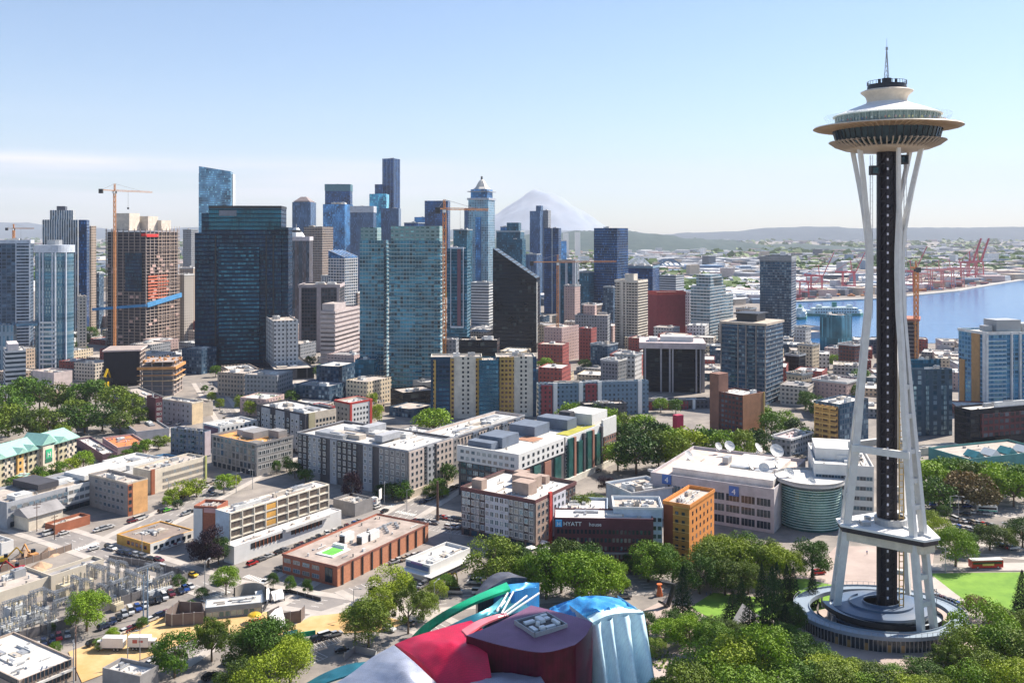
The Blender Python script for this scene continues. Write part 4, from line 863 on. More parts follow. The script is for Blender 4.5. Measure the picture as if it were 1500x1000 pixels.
b=bld('building','grey stepped block left of the black roofed service floor',648,668,672,497,690,gry,nu=1,dep=16)
# low rows between
RW=mat('blue_siding',(.15,.22,.30),.85); RR=mat('red_siding',(.26,.06,.07),.85)
b=bld('row_housing','long blue and red sided apartment row under a pale roof',786,789,950,562,618,fa('f_bluesiding',(.16,.24,.32),(.05,.08,.11),3,3,.45,.5),a=80,nu=9,uh=2,roof=ROOFW)
for f in (.02,.42,): panel(b,'R',f,f+.1,0,b.h-1,fa('f_redsiding',(.28,.06,.07),(.05,.05,.06),3,3,.4,.5),.8,uv=True)
for f in (.13,.36,.53,.9): panel(b,'R',f,f+.035,0,b.h+.5,WHITE,1.2)
b=bld('row_housing','brick and white striped apartment row behind the park trees',905,910,1040,588,640,fa('f_dkrow',(.10,.10,.12),(.03,.04,.05),3,3,.5,.55),a=82,nu=10,uh=2.5,roof=ROOFT)
for f in (.2,.42,.6,.8): panel(b,'R',f,f+.03,0,b.h,WHITE,.8)
for f in (.27,.48,.66): panel(b,'R',f,f+.09,0,b.h-1,fa('f_redsiding'),.5,uv=True)
bld('building','tan roofed low block with skylights before the brick striped row',850,856,918,592,590,fa('f_dkrow'),a=80,nu=6,uh=2,roof=ROOFT)
b=bld('building','magenta gabled pylon building in the park trees',985,992,1030,640,545,IV,a=60,nu=0,roof=ROOFW); q=MB(); q.box(-1,-1,0,4,3,zat(608,545)); q.build('magenta_pylon',mat('magenta',(.40,.02,.07),.7),b.o)
bld('building','grey shed with broad tan roof below the punched white block',416,437,482,568,690,mat('slate_wall',(.17,.19,.23),.85),a=60,nu=1,roof=ROOFT,par=.4)
bld('building','two storey tan building left of the dark podium',324,342,384,545,735,tan_,a=60,nu=5,uh=2,roof=ROOFW)
bld('building','dark low block at the foot of the green towers',572,590,640,575,640,blk,a=60,nu=2,roof=ROOFT)
bld('building','pale low block with terrace before the green annex',605,618,650,560,690,IV,a=60,nu=3,roof=ROOFW)

FT=[('bronze banded slab low between the broad black tower and left frame',262,283,286,392,1250,tan_),('slim grey tower just left of the broad black tower',268,280,290,336,1500,gry),('pale pinkish slab in the gap left of the broad black tower',258,270,284,402,1050,bei),
('dark block between the blue curved tower and unfinished tower',120,145,152,400,1180,drs),('grey slab behind the bronze striped block',404,418,424,388,1500,gry),('white ribbed block behind the U shaped dark block',470,488,498,404,1280,wst),('low brown block under the white gridded tower',505,524,530,428,1120,brp),
('navy block peeping over the twin green towers',592,612,622,326,1500,dkb),('teal low block behind the framed dark tower',664,684,692,336,1300,teal),('pale banded block at the foot of the domed blue tower',690,716,724,414,1150,wbd),('dark slab behind the black wedge tower',733,752,760,332,1640,blu),
('grey slab right of the black wedge tower',770,786,792,372,1350,grs),('blue banded block behind the navy white lined tower',806,820,830,352,1600,blu),('pink brick block behind the short crane mast',826,842,850,418,1080,pnk),('teal block between short crane and stadium',848,862,870,398,1250,teal),
('brown block before the dark glass ledged tower',852,872,882,446,980,brp),('dark slab left of the cream balcony tower',884,898,904,420,1150,drs),('grey banded block behind the deep red block',966,990,1002,404,1400,wbd),('small white block left of the stepped pale office',1000,1010,1018,428,1150,whp),
('tan block right of the stepped pale office',1078,1098,1108,452,1000,tan_),('low dark block under the slim dark residential tower',1090,1112,1122,478,900,drs),('white slab right of the slim dark residential tower',1164,1180,1188,480,960,whp),('maroon block before the teal curved block',1228,1252,1266,505,800,dbr),('cream block left of the teal curved block',1168,1190,1200,505,800,crm),('dark glazed block between the two office rows, centre',865,890,905,505,820,drs),
('white terrace block left of the black bank of stone columns',900,930,940,520,760,whp),('grey block over the blue and red apartment row',880,905,918,528,740,gry),('yellow and grey small block right of the slim dark tower',1152,1175,1190,548,690,crm),('pink flat topped row before the teal curved block',1190,1240,1262,560,660,pnk),('low black block right of the grey patterned tower',1150,1170,1180,520,760,blk),('brown office block between tower legs and rust frame',1296,1316,1324,520,800,brp)]
for l,xl,xc,xr,yt,Y,m_ in FT: bld('mid_rise_building',l,xl,xc,xr,yt,Y,m_,nu=3,dep=26,roof=rnd.choice([ROOFW,ROOFT,ROOFG]),cap=(1.2,.4,rnd.choice([GLD,WL,GLD])))
# ================= NEAR BLOCKS =================
g33=33
GRY1=mat('warm_grey_wall',(.24,.23,.225),.85); GRY2=mat('mid_grey_wall',(.33,.34,.36),.85); SLT=mat('slate_blue_wall',(.12,.15,.20),.8); BEI=mat('beige_wall',(.50,.43,.34),.85); WHW=mat('white_wall',(.66,.65,.62),.8,var=.08,scale=.3); OLV=mat('olive_wall',(.36,.32,.20),.85); BRN=mat('brown_wall',(.20,.11,.08),.85); MAR=mat('maroon_wall',(.10,.025,.035),.8); ORW=mat('orange_wall',(.60,.23,.05),.75,var=.18,scale=.5); REDT=mat('red_trim',(.48,.05,.04),.7); LBW=mat('pale_blue_wall',(.42,.50,.58),.7); OLW=mat('dim_orange_wall',(.34,.13,.05),.8)
def nb(name,label,xl,xc,xr,yt,yb,m,**k): return bld(name,label,xl,xc,xr,yt,Dp(yb),m,**k)
TAR=mat('tar_roof',(.16,.15,.14),.95,var=.3,scale=.3); TEALR=mat('green_metal_roof',(.30,.52,.44),.6,var=.12,scale=.5)
# hotel with green roof
b=nb('hotel','long yellow and cream hotel under green gabled roofs',-90,-44,112,684,725,CREAM,a=18,dep=16,nu=0,roof=TEALR,par=.2)
YE=mat('yellow_stucco',(.60,.36,.12),.85); TN=mat('tan_stucco',(.48,.42,.28),.85)
n=10
for i in range(n):
    f=i/n
    if i%3==1: panel(b,'R',f,f+.55/n,0,b.h,YE,1.0,'yellow_bay')
    if i%3==2: panel(b,'R',f,f+.8/n,0,b.h,TN,.7,'tan_bay')
wins(b,'R',20,4,1.3,1.5,1.5,3.2,METD,0,1,0,off=1.0,gls=[0])
w_,h_,d_=b.w,b.h,b.d
m=MB(); m.prism([(-1.5,-1.5),(w_+1,-1.5),(w_+1,d_+1.5),(-1.5,d_+1.5)],h_,h_+.4)
def gab(m,x0,x1,y0,y1,z,hh,ax='x'):
    if ax=='x': c=(y0+y1)/2; m.face([(x0,y0,z),(x1,y0,z),(x1,c,z+hh),(x0,c,z+hh)]); m.face([(x0,y1,z),(x0,c,z+hh),(x1,c,z+hh),(x1,y1,z)]); m.face([(x0,y0,z),(x0,c,z+hh),(x0,y1,z)]); m.face([(x1,y0,z),(x1,y1,z),(x1,c,z+hh)])
    else: c=(x0+x1)/2; m.face([(x0,y0,z),(c,y0,z+hh),(c,y1,z+hh),(x0,y1,z)]); m.face([(x1,y0,z),(x1,y1,z),(c,y1,z+hh),(c,y0,z+hh)]); m.face([(x0,y0,z),(x1,y0,z),(c,y0,z+hh)]); m.face([(x0,y1,z),(c,y1,z+hh),(x1,y1,z)])
gab(m,-1.5,w_+1,-1.5,d_+1.5,h_+.4,4.2)
for i in range(n):
    if i%3!=0: gab(m,w_*i/n-1,w_*(i+.7)/n+1,-2.4,d_*.5,h_+.2,2.6,'y')
gab(m,w_*.6,w_*.75,-3,d_*.6,h_+1.5,5,'y'); m.build('green_roof',TEALR,b.o)
q=MB(); q.box(w_*.62,-2.4,0,w_*.73,-.02,h_+2.2); q.build('entry_tower',CREAM,b.o)
GS=mat('sign_green',(.05,.42,.20),.5); q=MB(); q.box(w_*.645,-2.7,h_-6,w_*.705,-2.4,h_-1.2); sg=q.build('sign_board',GS,b.o); text('H',3.6,WHITE,sg,(w_*.675,-2.78,h_-5.2),(R(90),0,0)); q=MB(); q.box(w_*.64,-2.6,h_-8,w_*.71,-2.4,h_-6.2); q.build('sign_board',mat('sign_dark_green',(.03,.16,.10),.5),b.o)
nb('entry_canopy','small green roofed entrance pavilion before the gabled hotel',18,38,52,698,712,YE,nu=0,roof=TEALR,par=.1,cat='pavilion')
# long white building and its neighbours
b=nb('office_building','long low grey and white building with big bright windows',-40,10,193,736,775,GRY2,a=30,dep=16,nu=8,uh=2,roof=ROOFT)
panel(b,'R',.45,1,3.5,b.h,WHW,.4); wins(b,'R',22,2,2.3,1.7,4.4,3.2,METG,.02,.98,0,off=.4,gls=[2,3,3]); wins(b,'R',22,1,2.6,2.2,.5,3,METD,.02,.98,0,off=.4,gls=[0])
pbox(b,.28,.2,.44,.95,b.h,b.h+2.6,DARKW); pbox(b,.62,.1,.98,.7,b.h,b.h+2.2,WHW); 
b=nb('shed','grey gable roofed shed beside the long white building',20,42,92,758,778,CREAM,a=30,dep=11,nu=0,par=.1); q=MB(); gab(q,-.8,b.w+.8,-.8,b.d+.8,b.h,3.2); q.build('gable_roof',ROOFG,b.o)
b=nb('office_building','brick box with patterned grey side and orange end wall',130,187,216,708,756,mat('grey_brick',(.27,.25,.24),.9),a=g33,nu=1,roof=ROOFT,dep=16,cap=(.5,.15,BEI))
panel(b,'R',.25,1,0,b.h-.3,mat('peach_wall',(.62,.34,.14),.85),.2); panel(b,'R',0,.22,0,b.h-.5,mat('rust_wall',(.30,.10,.05),.9),.3); wins(b,'L',7,4,1.9,1.6,2,3.1,GRY2,.08,.85,1,gls=[2,0,1]); wins(b,'R',1,4,1.4,1.8,2,3.1,METD,.02,.2,0,off=.3,gls=[0])
b=nb('warehouse','long cream block with rows of square panes and yellow stair',195,222,302,689,724,CREAM,a=30,dep=20,nu=5,uh=1.5,roof=ROOFT); wins(b,'R',17,3,2.1,1.9,1,3.1,BEI,.2,1,1,gls=[2,2,3]); panel(b,'R',-.02,.04,0,b.h+.5,mat('rust_wall'),.8); panel(b,'R',.97,1,0,b.h+.3,mat('lime_strip',(.42,.44,.16),.8),.6)
nb('warehouse','flat white roofed hall behind the long white building',150,190,240,682,708,WHW,a=30,nu=2,uh=1,roof=ROOFW)
nb('warehouse','blue eaved low hall left of the slate apartment block',212,240,268,676,690,mat('blue_eave',(.05,.16,.30),.6),a=30,nu=1,uh=1,roof=ROOFG)
nb('shop_building','grey roofed tavern with red awning along the cross street',66,80,132,769,783,mat('rust_wall'),a=30,nu=2,uh=1,roof=ROOFT)
b=nb('shop_building','low building with bright ochre front and brown flat roof',171,220,284,796,811,mat('ochre_front',(.62,.33,.07),.8),a=g33,nu=3,uh=1.2,roof=mat('brown_roof',(.24,.19,.16),.95),par=.5); wins(b,'L',5,1,1.8,1.5,1.2,3,REDT,.08,.7,0,gls=[0,2]); panel(b,'R',0,1,0,b.h-.1,WHW,.15); wins(b,'R',7,1,1.6,1.4,1.2,3,METD,.05,.95,0,off=.15,gls=[0])
b=nb('restaurant','low hall with a long orange awning under street trees',150,172,218,655,668,mat('pink_wall',(.50,.38,.36),.85),a=52,nu=2,uh=1,roof=mat('orange_roof',(.58,.18,.06),.8))
nb('shop_building','purple grey low row in front of orange roofed hall',112,150,172,665,678,mat('plum_wall',(.14,.08,.10),.85),a=50,nu=3,uh=1,roof=ROOFW)
nb('shop_building','grey roofed low row beside the six lane road',172,200,248,632,646,GRY2,a=55,nu=4,uh=1.5,roof=mat('brown_roof'))
# slate block
b=nb('apartment_building','slate blue apartment block with recessed balconies',250,299,309,632,671,SLT,a=24,nu=4,uh=1.5,roof=ROOFW,dep=14); wins(b,'L',8,5,1.6,1.9,1.3,2.9,GRY2,.02,.98,0,gls=[1,2,0]); panel(b,'R',.05,.9,1,b.h-.4,mat('mauve_panel',(.42,.36,.38),.8),.3)
balconies(b,'L',(.3,.62),1.2,2.9,2.6,1.2,mat('grey_slab2',(.25,.26,.28),.8))
# glass office with orange roof
b=nb('office_building','grey glass fronted office with a bright orange flat roof',310,376,429,650,698,GRY1,a=36,nu=0,roof=mat('orange_deck2',(.58,.28,.08),.85,var=.2,scale=.3),cap=(.9,.3,GRY1))
wins(b,'L',11,4,2.0,2.6,3.4,3.5,DARKW,.03,.97,1,gls=[0,1,2]); wins(b,'R',9,4,2.2,2.2,3.4,3.5,WHITE,.03,.97,1,gls=[0,0,2]); wins(b,'L',9,1,2.8,2.4,.3,3,METD,.03,.97,0,gls=[0])
pbox(b,.35,.35,.85,.6,b.h-1,b.h+2.4,GRY1); pbox(b,.45,.65,.9,.8,b.h-1,b.h+2,GRY2); pbox(b,.7,.08,.95,.3,b.h-1,b.h+3,GRY1); q=MB(); q.box(b.w*.1,b.d*.08,b.h-1.0,b.w*.35,b.d*.3,b.h-.85); q.build('roof_hatch',TAR,b.o)
# cream / maroon group beyond
b=nb('apartment_building','cream block with grey side behind the slate block',236,281,297,590,622,GRY2,a=30,nu=2,uh=1,roof=ROOFT,cap=(.6,.3,CREAM)); panel(b,'R',0,1,0,b.h-.6,mat('warm_cream',(.62,.48,.30),.85),.2); wins(b,'L',6,4,1.3,1.5,1.2,3.2,GRY1,.05,.95,0,gls=[0,2])
b=nb('apartment_building','narrow maroon block with a white panel, next to cream block',215,228,238,583,628,MAR,a=45,nu=1,roof=ROOFT); wins(b,'R',2,5,1.3,1.5,2,3.2,WHITE,.1,.9,0,gls=[0,2])
nb('building','long tan roofed low block beyond the left tree clump',180,215,240,583,603,GRY1,a=50,nu=2,uh=1,roof=ROOFT)
nb('building','wide low flat roof building beside the curving avenue',262,285,312,592,612,BEI,a=40,nu=3,uh=1,roof=mat('brown_roof'))
b=nb('apartment_building','white and purple framed block before the dark windowed block',297,322,378,625,662,WHW,a=40,nu=6,uh=2,roof=ROOFW); wins(b,'R',8,4,1.3,1.7,2,3.1,METD,.05,.95,0,gls=[0,1]); panel(b,'L',.1,.9,1,b.h-1,mat('purple_wall',(.16,.09,.13),.85),.3)
b=nb('apartment_building','dark block of white framed bays with an olive corner',376,447,492,606,668,DARKW,a=40,nu=6,uh=2,roof=ROOFW)
for f in (.1,.4,.7): panel(b,'L',f,f+.18,3,b.h-1,GRY2,.6,'bay'); 
wins(b,'L',11,6,1.7,1.8,2,3.1,WHITE,.02,.98,0,off=.6,gls=[0,1,2]); panel(b,'R',.1,.3,0,b.h,OLV,.5); panel(b,'R',.3,1,0,b.h,BEI,.3); wins(b,'R',6,6,1.4,1.7,2,3.1,METD,.32,.98,0,off=.3,gls=[0])
b=nb('apartment_building','white block outlined by red frame, above the dark block',491,512,544,590,645,BEI,a=42,nu=2,uh=1.5,roof=ROOFW,cap=(.9,.5,REDT)); panel(b,'R',.08,.9,0,b.h-.9,WHW,.4); panel(b,'R',0,.08,0,b.h,REDT,.8,'red_frame'); panel(b,'R',.9,1,0,b.h,REDT,.8,'red_frame'); wins(b,'R',5,6,1.1,1.4,2,3.1,METD,.14,.86,0,off=.4,gls=[0]); wins(b,'L',3,6,1.1,1.4,2,3.1,METD,.1,.9,0,gls=[0])
b=nb('apartment_building','low block with red roof trim left of red framed block',442,466,492,600,640,GRY2,a=42,nu=4,uh=2,roof=ROOFW,cap=(.8,.5,REDT)); wins(b,'R',5,3,1.2,1.5,5,3.1,METD,.1,.95,0,gls=[0,2])
# big grey apartment complex
def gridfront(b,face,bays,rows,z0,fh,m1,fm,cols=3,ww=1.5,hh=1.9,gls=None,off=.6):
    for f0,f1,m in bays: panel(b,face,f0,f1,z0-1,b.h-.8,m,off,'bay')
b=nb('apartment_building','wide dark apartment block of white framed windows by motel',436,598,662,660,730,mat('dark_umber',(.085,.08,.085),.85),a=g33,nu=9,uh=2.4,roof=ROOFW,cap=(.5,.35,GRY2))
for f0,f1,mm in ((0,.24,GRY1),(.30,.38,GRY2),(.62,.68,GRY2),(.78,.88,GRY2)): panel(b,'L',f0,f1,0,b.h-.6,mm,.7,'bay')
wins(b,'L',21,6,1.75,2.0,4,3.05,WHITE,.01,.99,1,off=.7,gls=[0,1,2,2],skip=lambda i,j: i in (5,8,14))
for f0,f1,mm in ((0,.32,mat('pink_beige',(.50,.42,.37),.85)),(.4,.55,GRY2),(.62,1,mat('pink_beige'))): panel(b,'R',f0,f1,0,b.h-.6,mm,.7,'bay')
wins(b,'R',10,6,1.5,1.7,4,3.05,METG,.02,.98,0,off=.7,gls=[0,2]); panel(b,'R',0,1,0,3.6,BEI,1.2,'shopfront')
q=MB(); q.box(b.w*.2,b.d*.3,b.h,b.w*.6,b.d*.37,b.h+3); q.box(b.w*.5,b.d*.55,b.h,b.w*.9,b.d*.63,b.h+3.2); q.build('stair_head',GRY2,b.o)
b=nb('apartment_building','long pinkish block running behind the wide dark block',610,655,768,643,706,mat('pink_beige'),a=g33,nu=10,uh=2,roof=ROOFW,dep=20,cap=(.5,.35,GRY2)); 
for f in (.05,.3,.5,.68,.86): panel(b,'R',f,f+.07,0,b.h-.6,SLT if f>.2 else GRY1,.7,'bay')
wins(b,'R',24,6,1.4,1.7,3,3.05,METG,.02,.98,0,off=.7,gls=[0,0,2])
nb('apartment_building','low roofed wing joining the dark and pinkish blocks',560,600,640,640,672,GRY1,a=g33,nu=4,uh=2,roof=ROOFW)
# white topped complex
b=nb('apartment_building','large dark block with two white top floors and glass bays',672,759,900,666,741,mat('dark_umber'),a=g33,nu=0,roof=ROOFW,dep=60)
H=b.h
q=MB(); q.box(-.8,-.8,H-7,b.w*.42,-.02,H+.5); q.box(-.8,-.02,H-7,-.02,b.d+.5,H+.5); q.build('white_top_floors',WHW,b.o)
wins(b,'L',10,2,2.0,1.6,H-6,3.1,METG,.03,.97,1,off=.8,gls=[1,2,3]); wins(b,'L',9,5,3.0,2.4,1,3.1,METD,.03,.97,2,gls=[1,1,2,3])
wins(b,'R',9,2,1.8,1.6,H-6,3.1,METD,.01,.42,0,off=.8,gls=[0])
BRT=mat('brown_trim',(.28,.13,.09),.8)
for i,f in enumerate((.03,.13,.23,.33)): panel(b,'R',f,f+.06,2,H-8,GLASSG if i%2 else BRT,.9,'glass_bay')
for i,f in enumerate((.46,.56,.66,.76)): panel(b,'R',f,f+.05,2,H-1-(i%2)*3,GLASSG,1.4,'glass_bay'); panel(b,'R',f+.05,f+.07,0,H-1,BRT if i%2==0 else DARKW,1.8)
panel(b,'R',.44,.82,H-4,H,WHW,.5); panel(b,'R',.86,1,0,H-7,BRT,1.0); panel(b,'R',.84,1,H-7,H+2,WHW,1.2,'white_top_floors'); wins(b,'R',5,6,1.6,2.0,1.5,3,METG,.86,1,0,off=1.0,gls=[0,1]); wins(b,'R',12,6,1.5,1.7,2.5,3.05,WHITE,.44,.84,0,off=.02,gls=[0,2]); panel(b,'R',0,1,0,3,IV,2.2,'shopfront')
for f0,g0,f1,g1,hh,mm in ((.1,.45,.25,.85,4,SLT),(.03,.5,.09,.9,2.5,SLT),(.4,.45,.55,.9,4,SLT),(.62,.25,.72,.8,4.5,SLT),(.8,.1,.98,.6,5,WHW),(.74,.4,.79,.6,6,DARKW)): pbox(b,f0,g0,f1,g1,H-1,H+hh,mm)
q=MB(); q.box(b.w*.52,b.d*.05,H-1.05,b.w*.82,b.d*.28,H-.75); q.build('green_roof_bed',mat('sedum',(.35,.33,.05),.95),b.o); q=MB(); q.box(b.w*.3,b.d*.3,H-1.05,b.w*.4,b.d*.6,H-.8); q.build('terrace_deck',mat('terrace_brown',(.35,.18,.11),.9),b.o)
# brown and white block
b=nb('apartment_building','brown and white panelled block with a planted roof terrace',676,784,843,733,806,mat('umber_wall',(.11,.075,.07),.85),a=g33,nu=0,roof=ROOFW,cap=(1.2,.35,mat('maroon_cap',(.13,.05,.05),.8)),dep=26)
panel(b,'L',.34,.66,3,b.h-1.3,mat('lilac_white',(.50,.49,.53),.8),.5,'bay')
for f in (0,.14,.22,.74,.9): panel(b,'L',f,f+.08,3,b.h-1.3,GRY1,.45,'bay')
wins(b,'L',15,5,1.75,2.1,3.8,3.05,WHITE,.01,.99,1,off=.5,gls=[1,2,0,3]); wins(b,'L',9,1,3,2.4,.3,3,METD,.02,.98,0,gls=[0,1])
panel(b,'R',.0,.3,2,b.h-1,mat('taupe2',(.36,.27,.22),.85),.4,'bay'); panel(b,'R',.3,.36,0,b.h+1,REDT,.9,'red_frame'); panel(b,'R',.4,.72,2,b.h-1,mat('lilac_white'),.5,'bay'); wins(b,'R',10,5,1.4,1.7,3.6,3.05,METG,.02,.98,0,off=.5,gls=[0,2,3])
for f0,g0,f1,g1,hh in ((.1,.78,.22,.92,3),(.2,.2,.4,.42,4),(.5,.3,.7,.6,3.5),(.72,.55,.85,.7,3),(.8,.3,.9,.45,2)): pbox(b,f0,g0,f1,g1,b.h-1,b.h+hh,mat('taupe2'))
# hotel in maroon, pale blue and orange
b=nb('hotel','dark maroon hotel wing with white lettering along its top',812,957,960,760,838,MAR,a=3,dep=12,nu=3,uh=1,roof=ROOFW,par=.5)
wins(b,'L',24,5,1.0,1.7,1.6,3.0,MAR,.02,.98,0,gls=[0,0,0,1,2]); 
BL=mat('sign_blue',(.08,.40,.75),.5,emit=.0); ST=mat('sign_white',(.9,.9,.9),.5)
q=MB(); q.box(-.5,b.d*.955-1.2,b.h-3.2,-.1,b.d*.955+1.2,b.h-.7); q.build('sign_mark',BL,b.o); text('H',2.0,ST,b.o,(-.58,b.d*.955,b.h-2.75),(R(90),0,R(-90)))
text('HYATT',2.1,ST,b.o,(-.3,b.d*.91,b.h-2.8),(R(90),0,R(-90)),align='LEFT'); text('house',1.9,ST,b.o,(-.3,b.d*.91-9.4,b.h-2.8),(R(90),0,R(-90)),align='LEFT')
q=MB(); q.box(-.9,0,6.5,-.02,b.d*.6,7.1); q.build('ledge',GRY1,b.o)
b=nb('hotel','pale blue white hotel wing between maroon wing and orange wing',899,970,974,744,833,LBW,a=4,dep=14,nu=6,uh=2,roof=ROOFT,cap=(.5,.3,WHW)); wins(b,'L',9,6,1.5,1.6,2,3.05,METG,.0,.97,0,gls=[0,0,1])
nb('hotel','white angular roof section left of the pale blue wing',818,890,900,752,800,LBW,a=6,dep=22,nu=5,uh=1.5,roof=ROOFW)
b=nb('building','low pale blue roofed hall behind the hotel wings',888,925,985,722,768,LBW,a=62,dep=25,nu=7,uh=2.5,roof=ROOFT,cap=(.5,.3,WHW))
b=nb('hotel','orange and ochre hotel wing with small dark windows',972,1010,1046,740,828,ORW,a=g33,nu=4,uh=2,roof=ROOFT,dep=24,cap=(1.0,.3,ORW))
panel(b,'L',0,.62,3,b.h-1.5,mat('ochre_dim',(.40,.20,.04),.8),.3); panel(b,'L',.62,1,0,b.h,mat('dim_rust',(.20,.05,.02),.8),.1); wins(b,'L',2,6,1.3,1.6,2.4,3.1,METD,.1,.6,0,off=.3,gls=[0]); wins(b,'R',6,6,1.1,1.5,2.4,3.1,METD,.05,.95,0,off=0,gls=[0,2])
q=MB()
for z in range(3,int(b.h),3): q.box(-.5,-.02,z,-.32,b.d*.62,z+.3)
q.build('yellow_band',mat('band_yellow',(.55,.34,.10),.8),b.o)
# broadcasting building
KM=mat('mauve_grey_panel',(.46,.42,.43),.8)
b=nb('broadcast_building','broad mauve grey building with satellite dishes on its roof',953,1134,1180,716,781,KM,a=30,nu=0,roof=mat('pink_tan_roof',(.56,.46,.40),.9),par=1.4,cat='building')
H=b.h; wins(b,'L',8,3,5.9,3.3,1.2,4.7,KM,.02,.98,3,gls=[0],skip=lambda i,j: i==7 and j==2); 
q=MB(); q.box(b.w*.12,b.d*.04,H-1.4,b.w*.32,b.d*.86,H+1.6); q.build('upper_block',mat('pale_fascia',(.60,.56,.52),.8),b.o); q=MB(); q.box(b.w*.5,b.d*.1,H-1.4,b.w*.9,b.d*.5,H+.6); q.build('upper_block',mat('pale_fascia'),b.o)
q=MB(); q.box(b.w*.36,b.d*.3,H-1.3,b.w*.42,b.d*.46,H+1.8); q.box(b.w*.36,b.d*.12,H-1.3,b.w*.44,b.d*.26,H+1.2); q.box(b.w*.6,b.d*.55,H-1.3,b.w*.7,b.d*.6,H+1.8); q.build('rooftop_plant',METG,b.o)
SB=mat('sign_deep_blue',(.05,.14,.42),.5)
for f,z in ((.31,H-5.2),(.86,H-4.2)):
    q=MB(); q.box(-.4,b.d*f-2.1,z,-.1,b.d*f+2.1,z+4); s=q.build('sign_board',SB,b.o); text('4',3.4,ST,s,(-.5,b.d*f,z+.7),(R(90),0,R(-90)))
c=A(1186,393); dr=thing('glass_drum','round green glass drum with a white disc roof and thin rings','building',c)
q=MB(); q.cyl(0,0,0,17,12.6,n=48); q.build('wall',GLASSG,dr,smooth=False); q=MB()
for z in range(1,17): 
    if z%1==0: q.lathe([(12.62,z*1.05),(13.1,z*1.05),(13.1,z*1.05+.28),(12.62,z*1.05+.28)],48)
q.build('ring_louvre',mat('ring_pale_green',(.45,.60,.55),.5),dr); q=MB(); q.lathe([(10.5,17),(10.5,18.6),(14.4,18.6),(14.4,19.3),(0,19.4)],48); q.build('disc_roof',ROOFW,dr)
q=MB(); q.lathe([(14.3,19.3),(14.35,20.3),(14.25,20.3)],48); q.build('parapet_rail',METG,dr)
b=nb('office_building','white stepped building with green windows beside the glass drum',1193,1280,1288,683,770,WHW,a=14,nu=12,uh=2.5,roof=ROOFW,dep=40); wins(b,'L',9,5,2.6,1.8,2,4.2,METG,.02,.98,1,gls=[1,0]); pbox(b,.3,.2,.8,.95,b.h-1,b.h+4,WHW)
DM=mat('dish_white',(.62,.62,.60),.5,var=.12,scale=1)
def dish(px,py,z,r,az,label):
    p=G(px,py,z); t=thing('satellite_dish',label,'satellite dish',p,0,'white satellite dishes on the broadcasting roof')
    q=MB(); q.cyl(0,0,0,r*.9,.35,n=8); q.box(-.8,-.8,0,.8,.8,.5); q.build('pedestal',DM,t)
    q=MB(); pr=[(r*f,r*.28*f*f) for f in (0.02,.25,.5,.7,.85,1)]; q.lathe(pr,24); q.lathe([(a,h-.12) for a,h in pr][::-1],24); 
    for k in range(3): a=R(120*k); q.bar((r*.8*math.cos(a),r*.8*math.sin(a),r*.2),(0,0,r*.8),.1)
    q.cyl(0,0,r*.72,r*.85,.25,n=8); o=q.build('reflector',DM,t); o.location=(0,0,r*1.1); o.rotation_euler=(R(52),0,az)
for px,py,r,az,l in ((1008,674,2.1,.6,'by itself on the left roof edge'),(1052,660,1.9,.5,'small, left of the back cluster'),(1068,662,2.6,.3,'largest of the back left cluster'),(1110,664,2.4,.9,'in the middle of the back roof edge'),(1137,672,3.3,.2,'the largest one'),(1098,690,2.0,1.2,'low, at the centre of the roof'),(1119,694,2.3,-.3,'facing forward at the centre'),(1136,686,1.9,.9,'just below the largest one'),(1155,701,2.3,.3,'at the front corner beside the drum'),(1188,712,1.8,.2,'tipped behind the disc roof'),(1212,668,1.5,.4,'on the stepped white building, left'),(1230,662,1.7,.5,'on the stepped white building, right')):
    dish(px,py,18.5,r,az,'white satellite dish, '+l)
# motel
b=nb('car_deck','white walled parking deck with a pale roof, below the motel',328,343,500,800,827,WHW,a=35,nu=0,roof=mat('deck_pink',(.56,.50,.47),.85),par=.4,dep=14)
for f0,f1 in ((.14,.42),(.5,.8)):
    q=MB(); q.box(b.w*f0,-.12,b.h*.55,b.w*f1,-.02,b.h-1); q.build('deck_opening',METD,b.o)
    q=MB()
    for i in range(1,8): x=b.w*(f0+(f1-f0)*i/8); q.box(x,-.3,b.h*.5,x+.3,-.12,b.h-.9)
    q.build('deck_post',mat('rust_wall'),b.o)
q=MB(); q.box(b.w*.43,-1.4,b.h-.8,b.w*.86,1,b.h+.2); q.build('canopy_roof',ROOFW,b.o)
b=bld('motel','long four storey motel of cream framed brown window bays',316,336,481,751,355,mat('motel_cream',(.60,.53,.42),.8),a=36,nu=14,uh=1.8,roof=mat('deck_pink'),par=.5,dep=15)
q=MB(); q.box(-.1,-.02,0,-.02,b.d,b.h); 
for k in range(4):
    for i in range(9): 
        if i==3: continue
        x0=b.w*(i+.1)/9; x1=b.w*(i+.9)/9; z=b.h-3.3-k*3.2; w=MB(); w.box(x0,-.12,z+.6,x1,-.05,z+2.6,0); 
        for j in range(1,7): w.box(x0+(x1-x0)*j/7-.08,-.2,z+.6,x0+(x1-x0)*j/7+.08,-.12,z+2.6,1)
        w.build('window_bay',[mat('brown_pane',(.11,.08,.065),.35,spec=.5),mat('mullion_tan',(.30,.24,.19),.7)],b.o)
q=MB()
for i in range(10): x=b.w*i/9; q.box(min(x,b.w-.4),-.55,0,min(x,b.w-.4)+.4,-.02,b.h)
for k in range(5): z=b.h-.5-k*3.2; q.box(0,-.5,z,b.w,-.02,z+.45)
q.build('facade_frame',mat('frame_cream',(.66,.60,.50),.8),b.o)
for k in range(3): 
    w=MB(); w.box(b.w*3.06/9,-.35,b.h-3-k*3.2,b.w*3.94/9,-.05,b.h-1-k*3.2); w.build('yellow_bay',mat('ochre_front'),b.o)
panel(b,'L',0,1,0,b.h,LBW,.15,'end_wall')
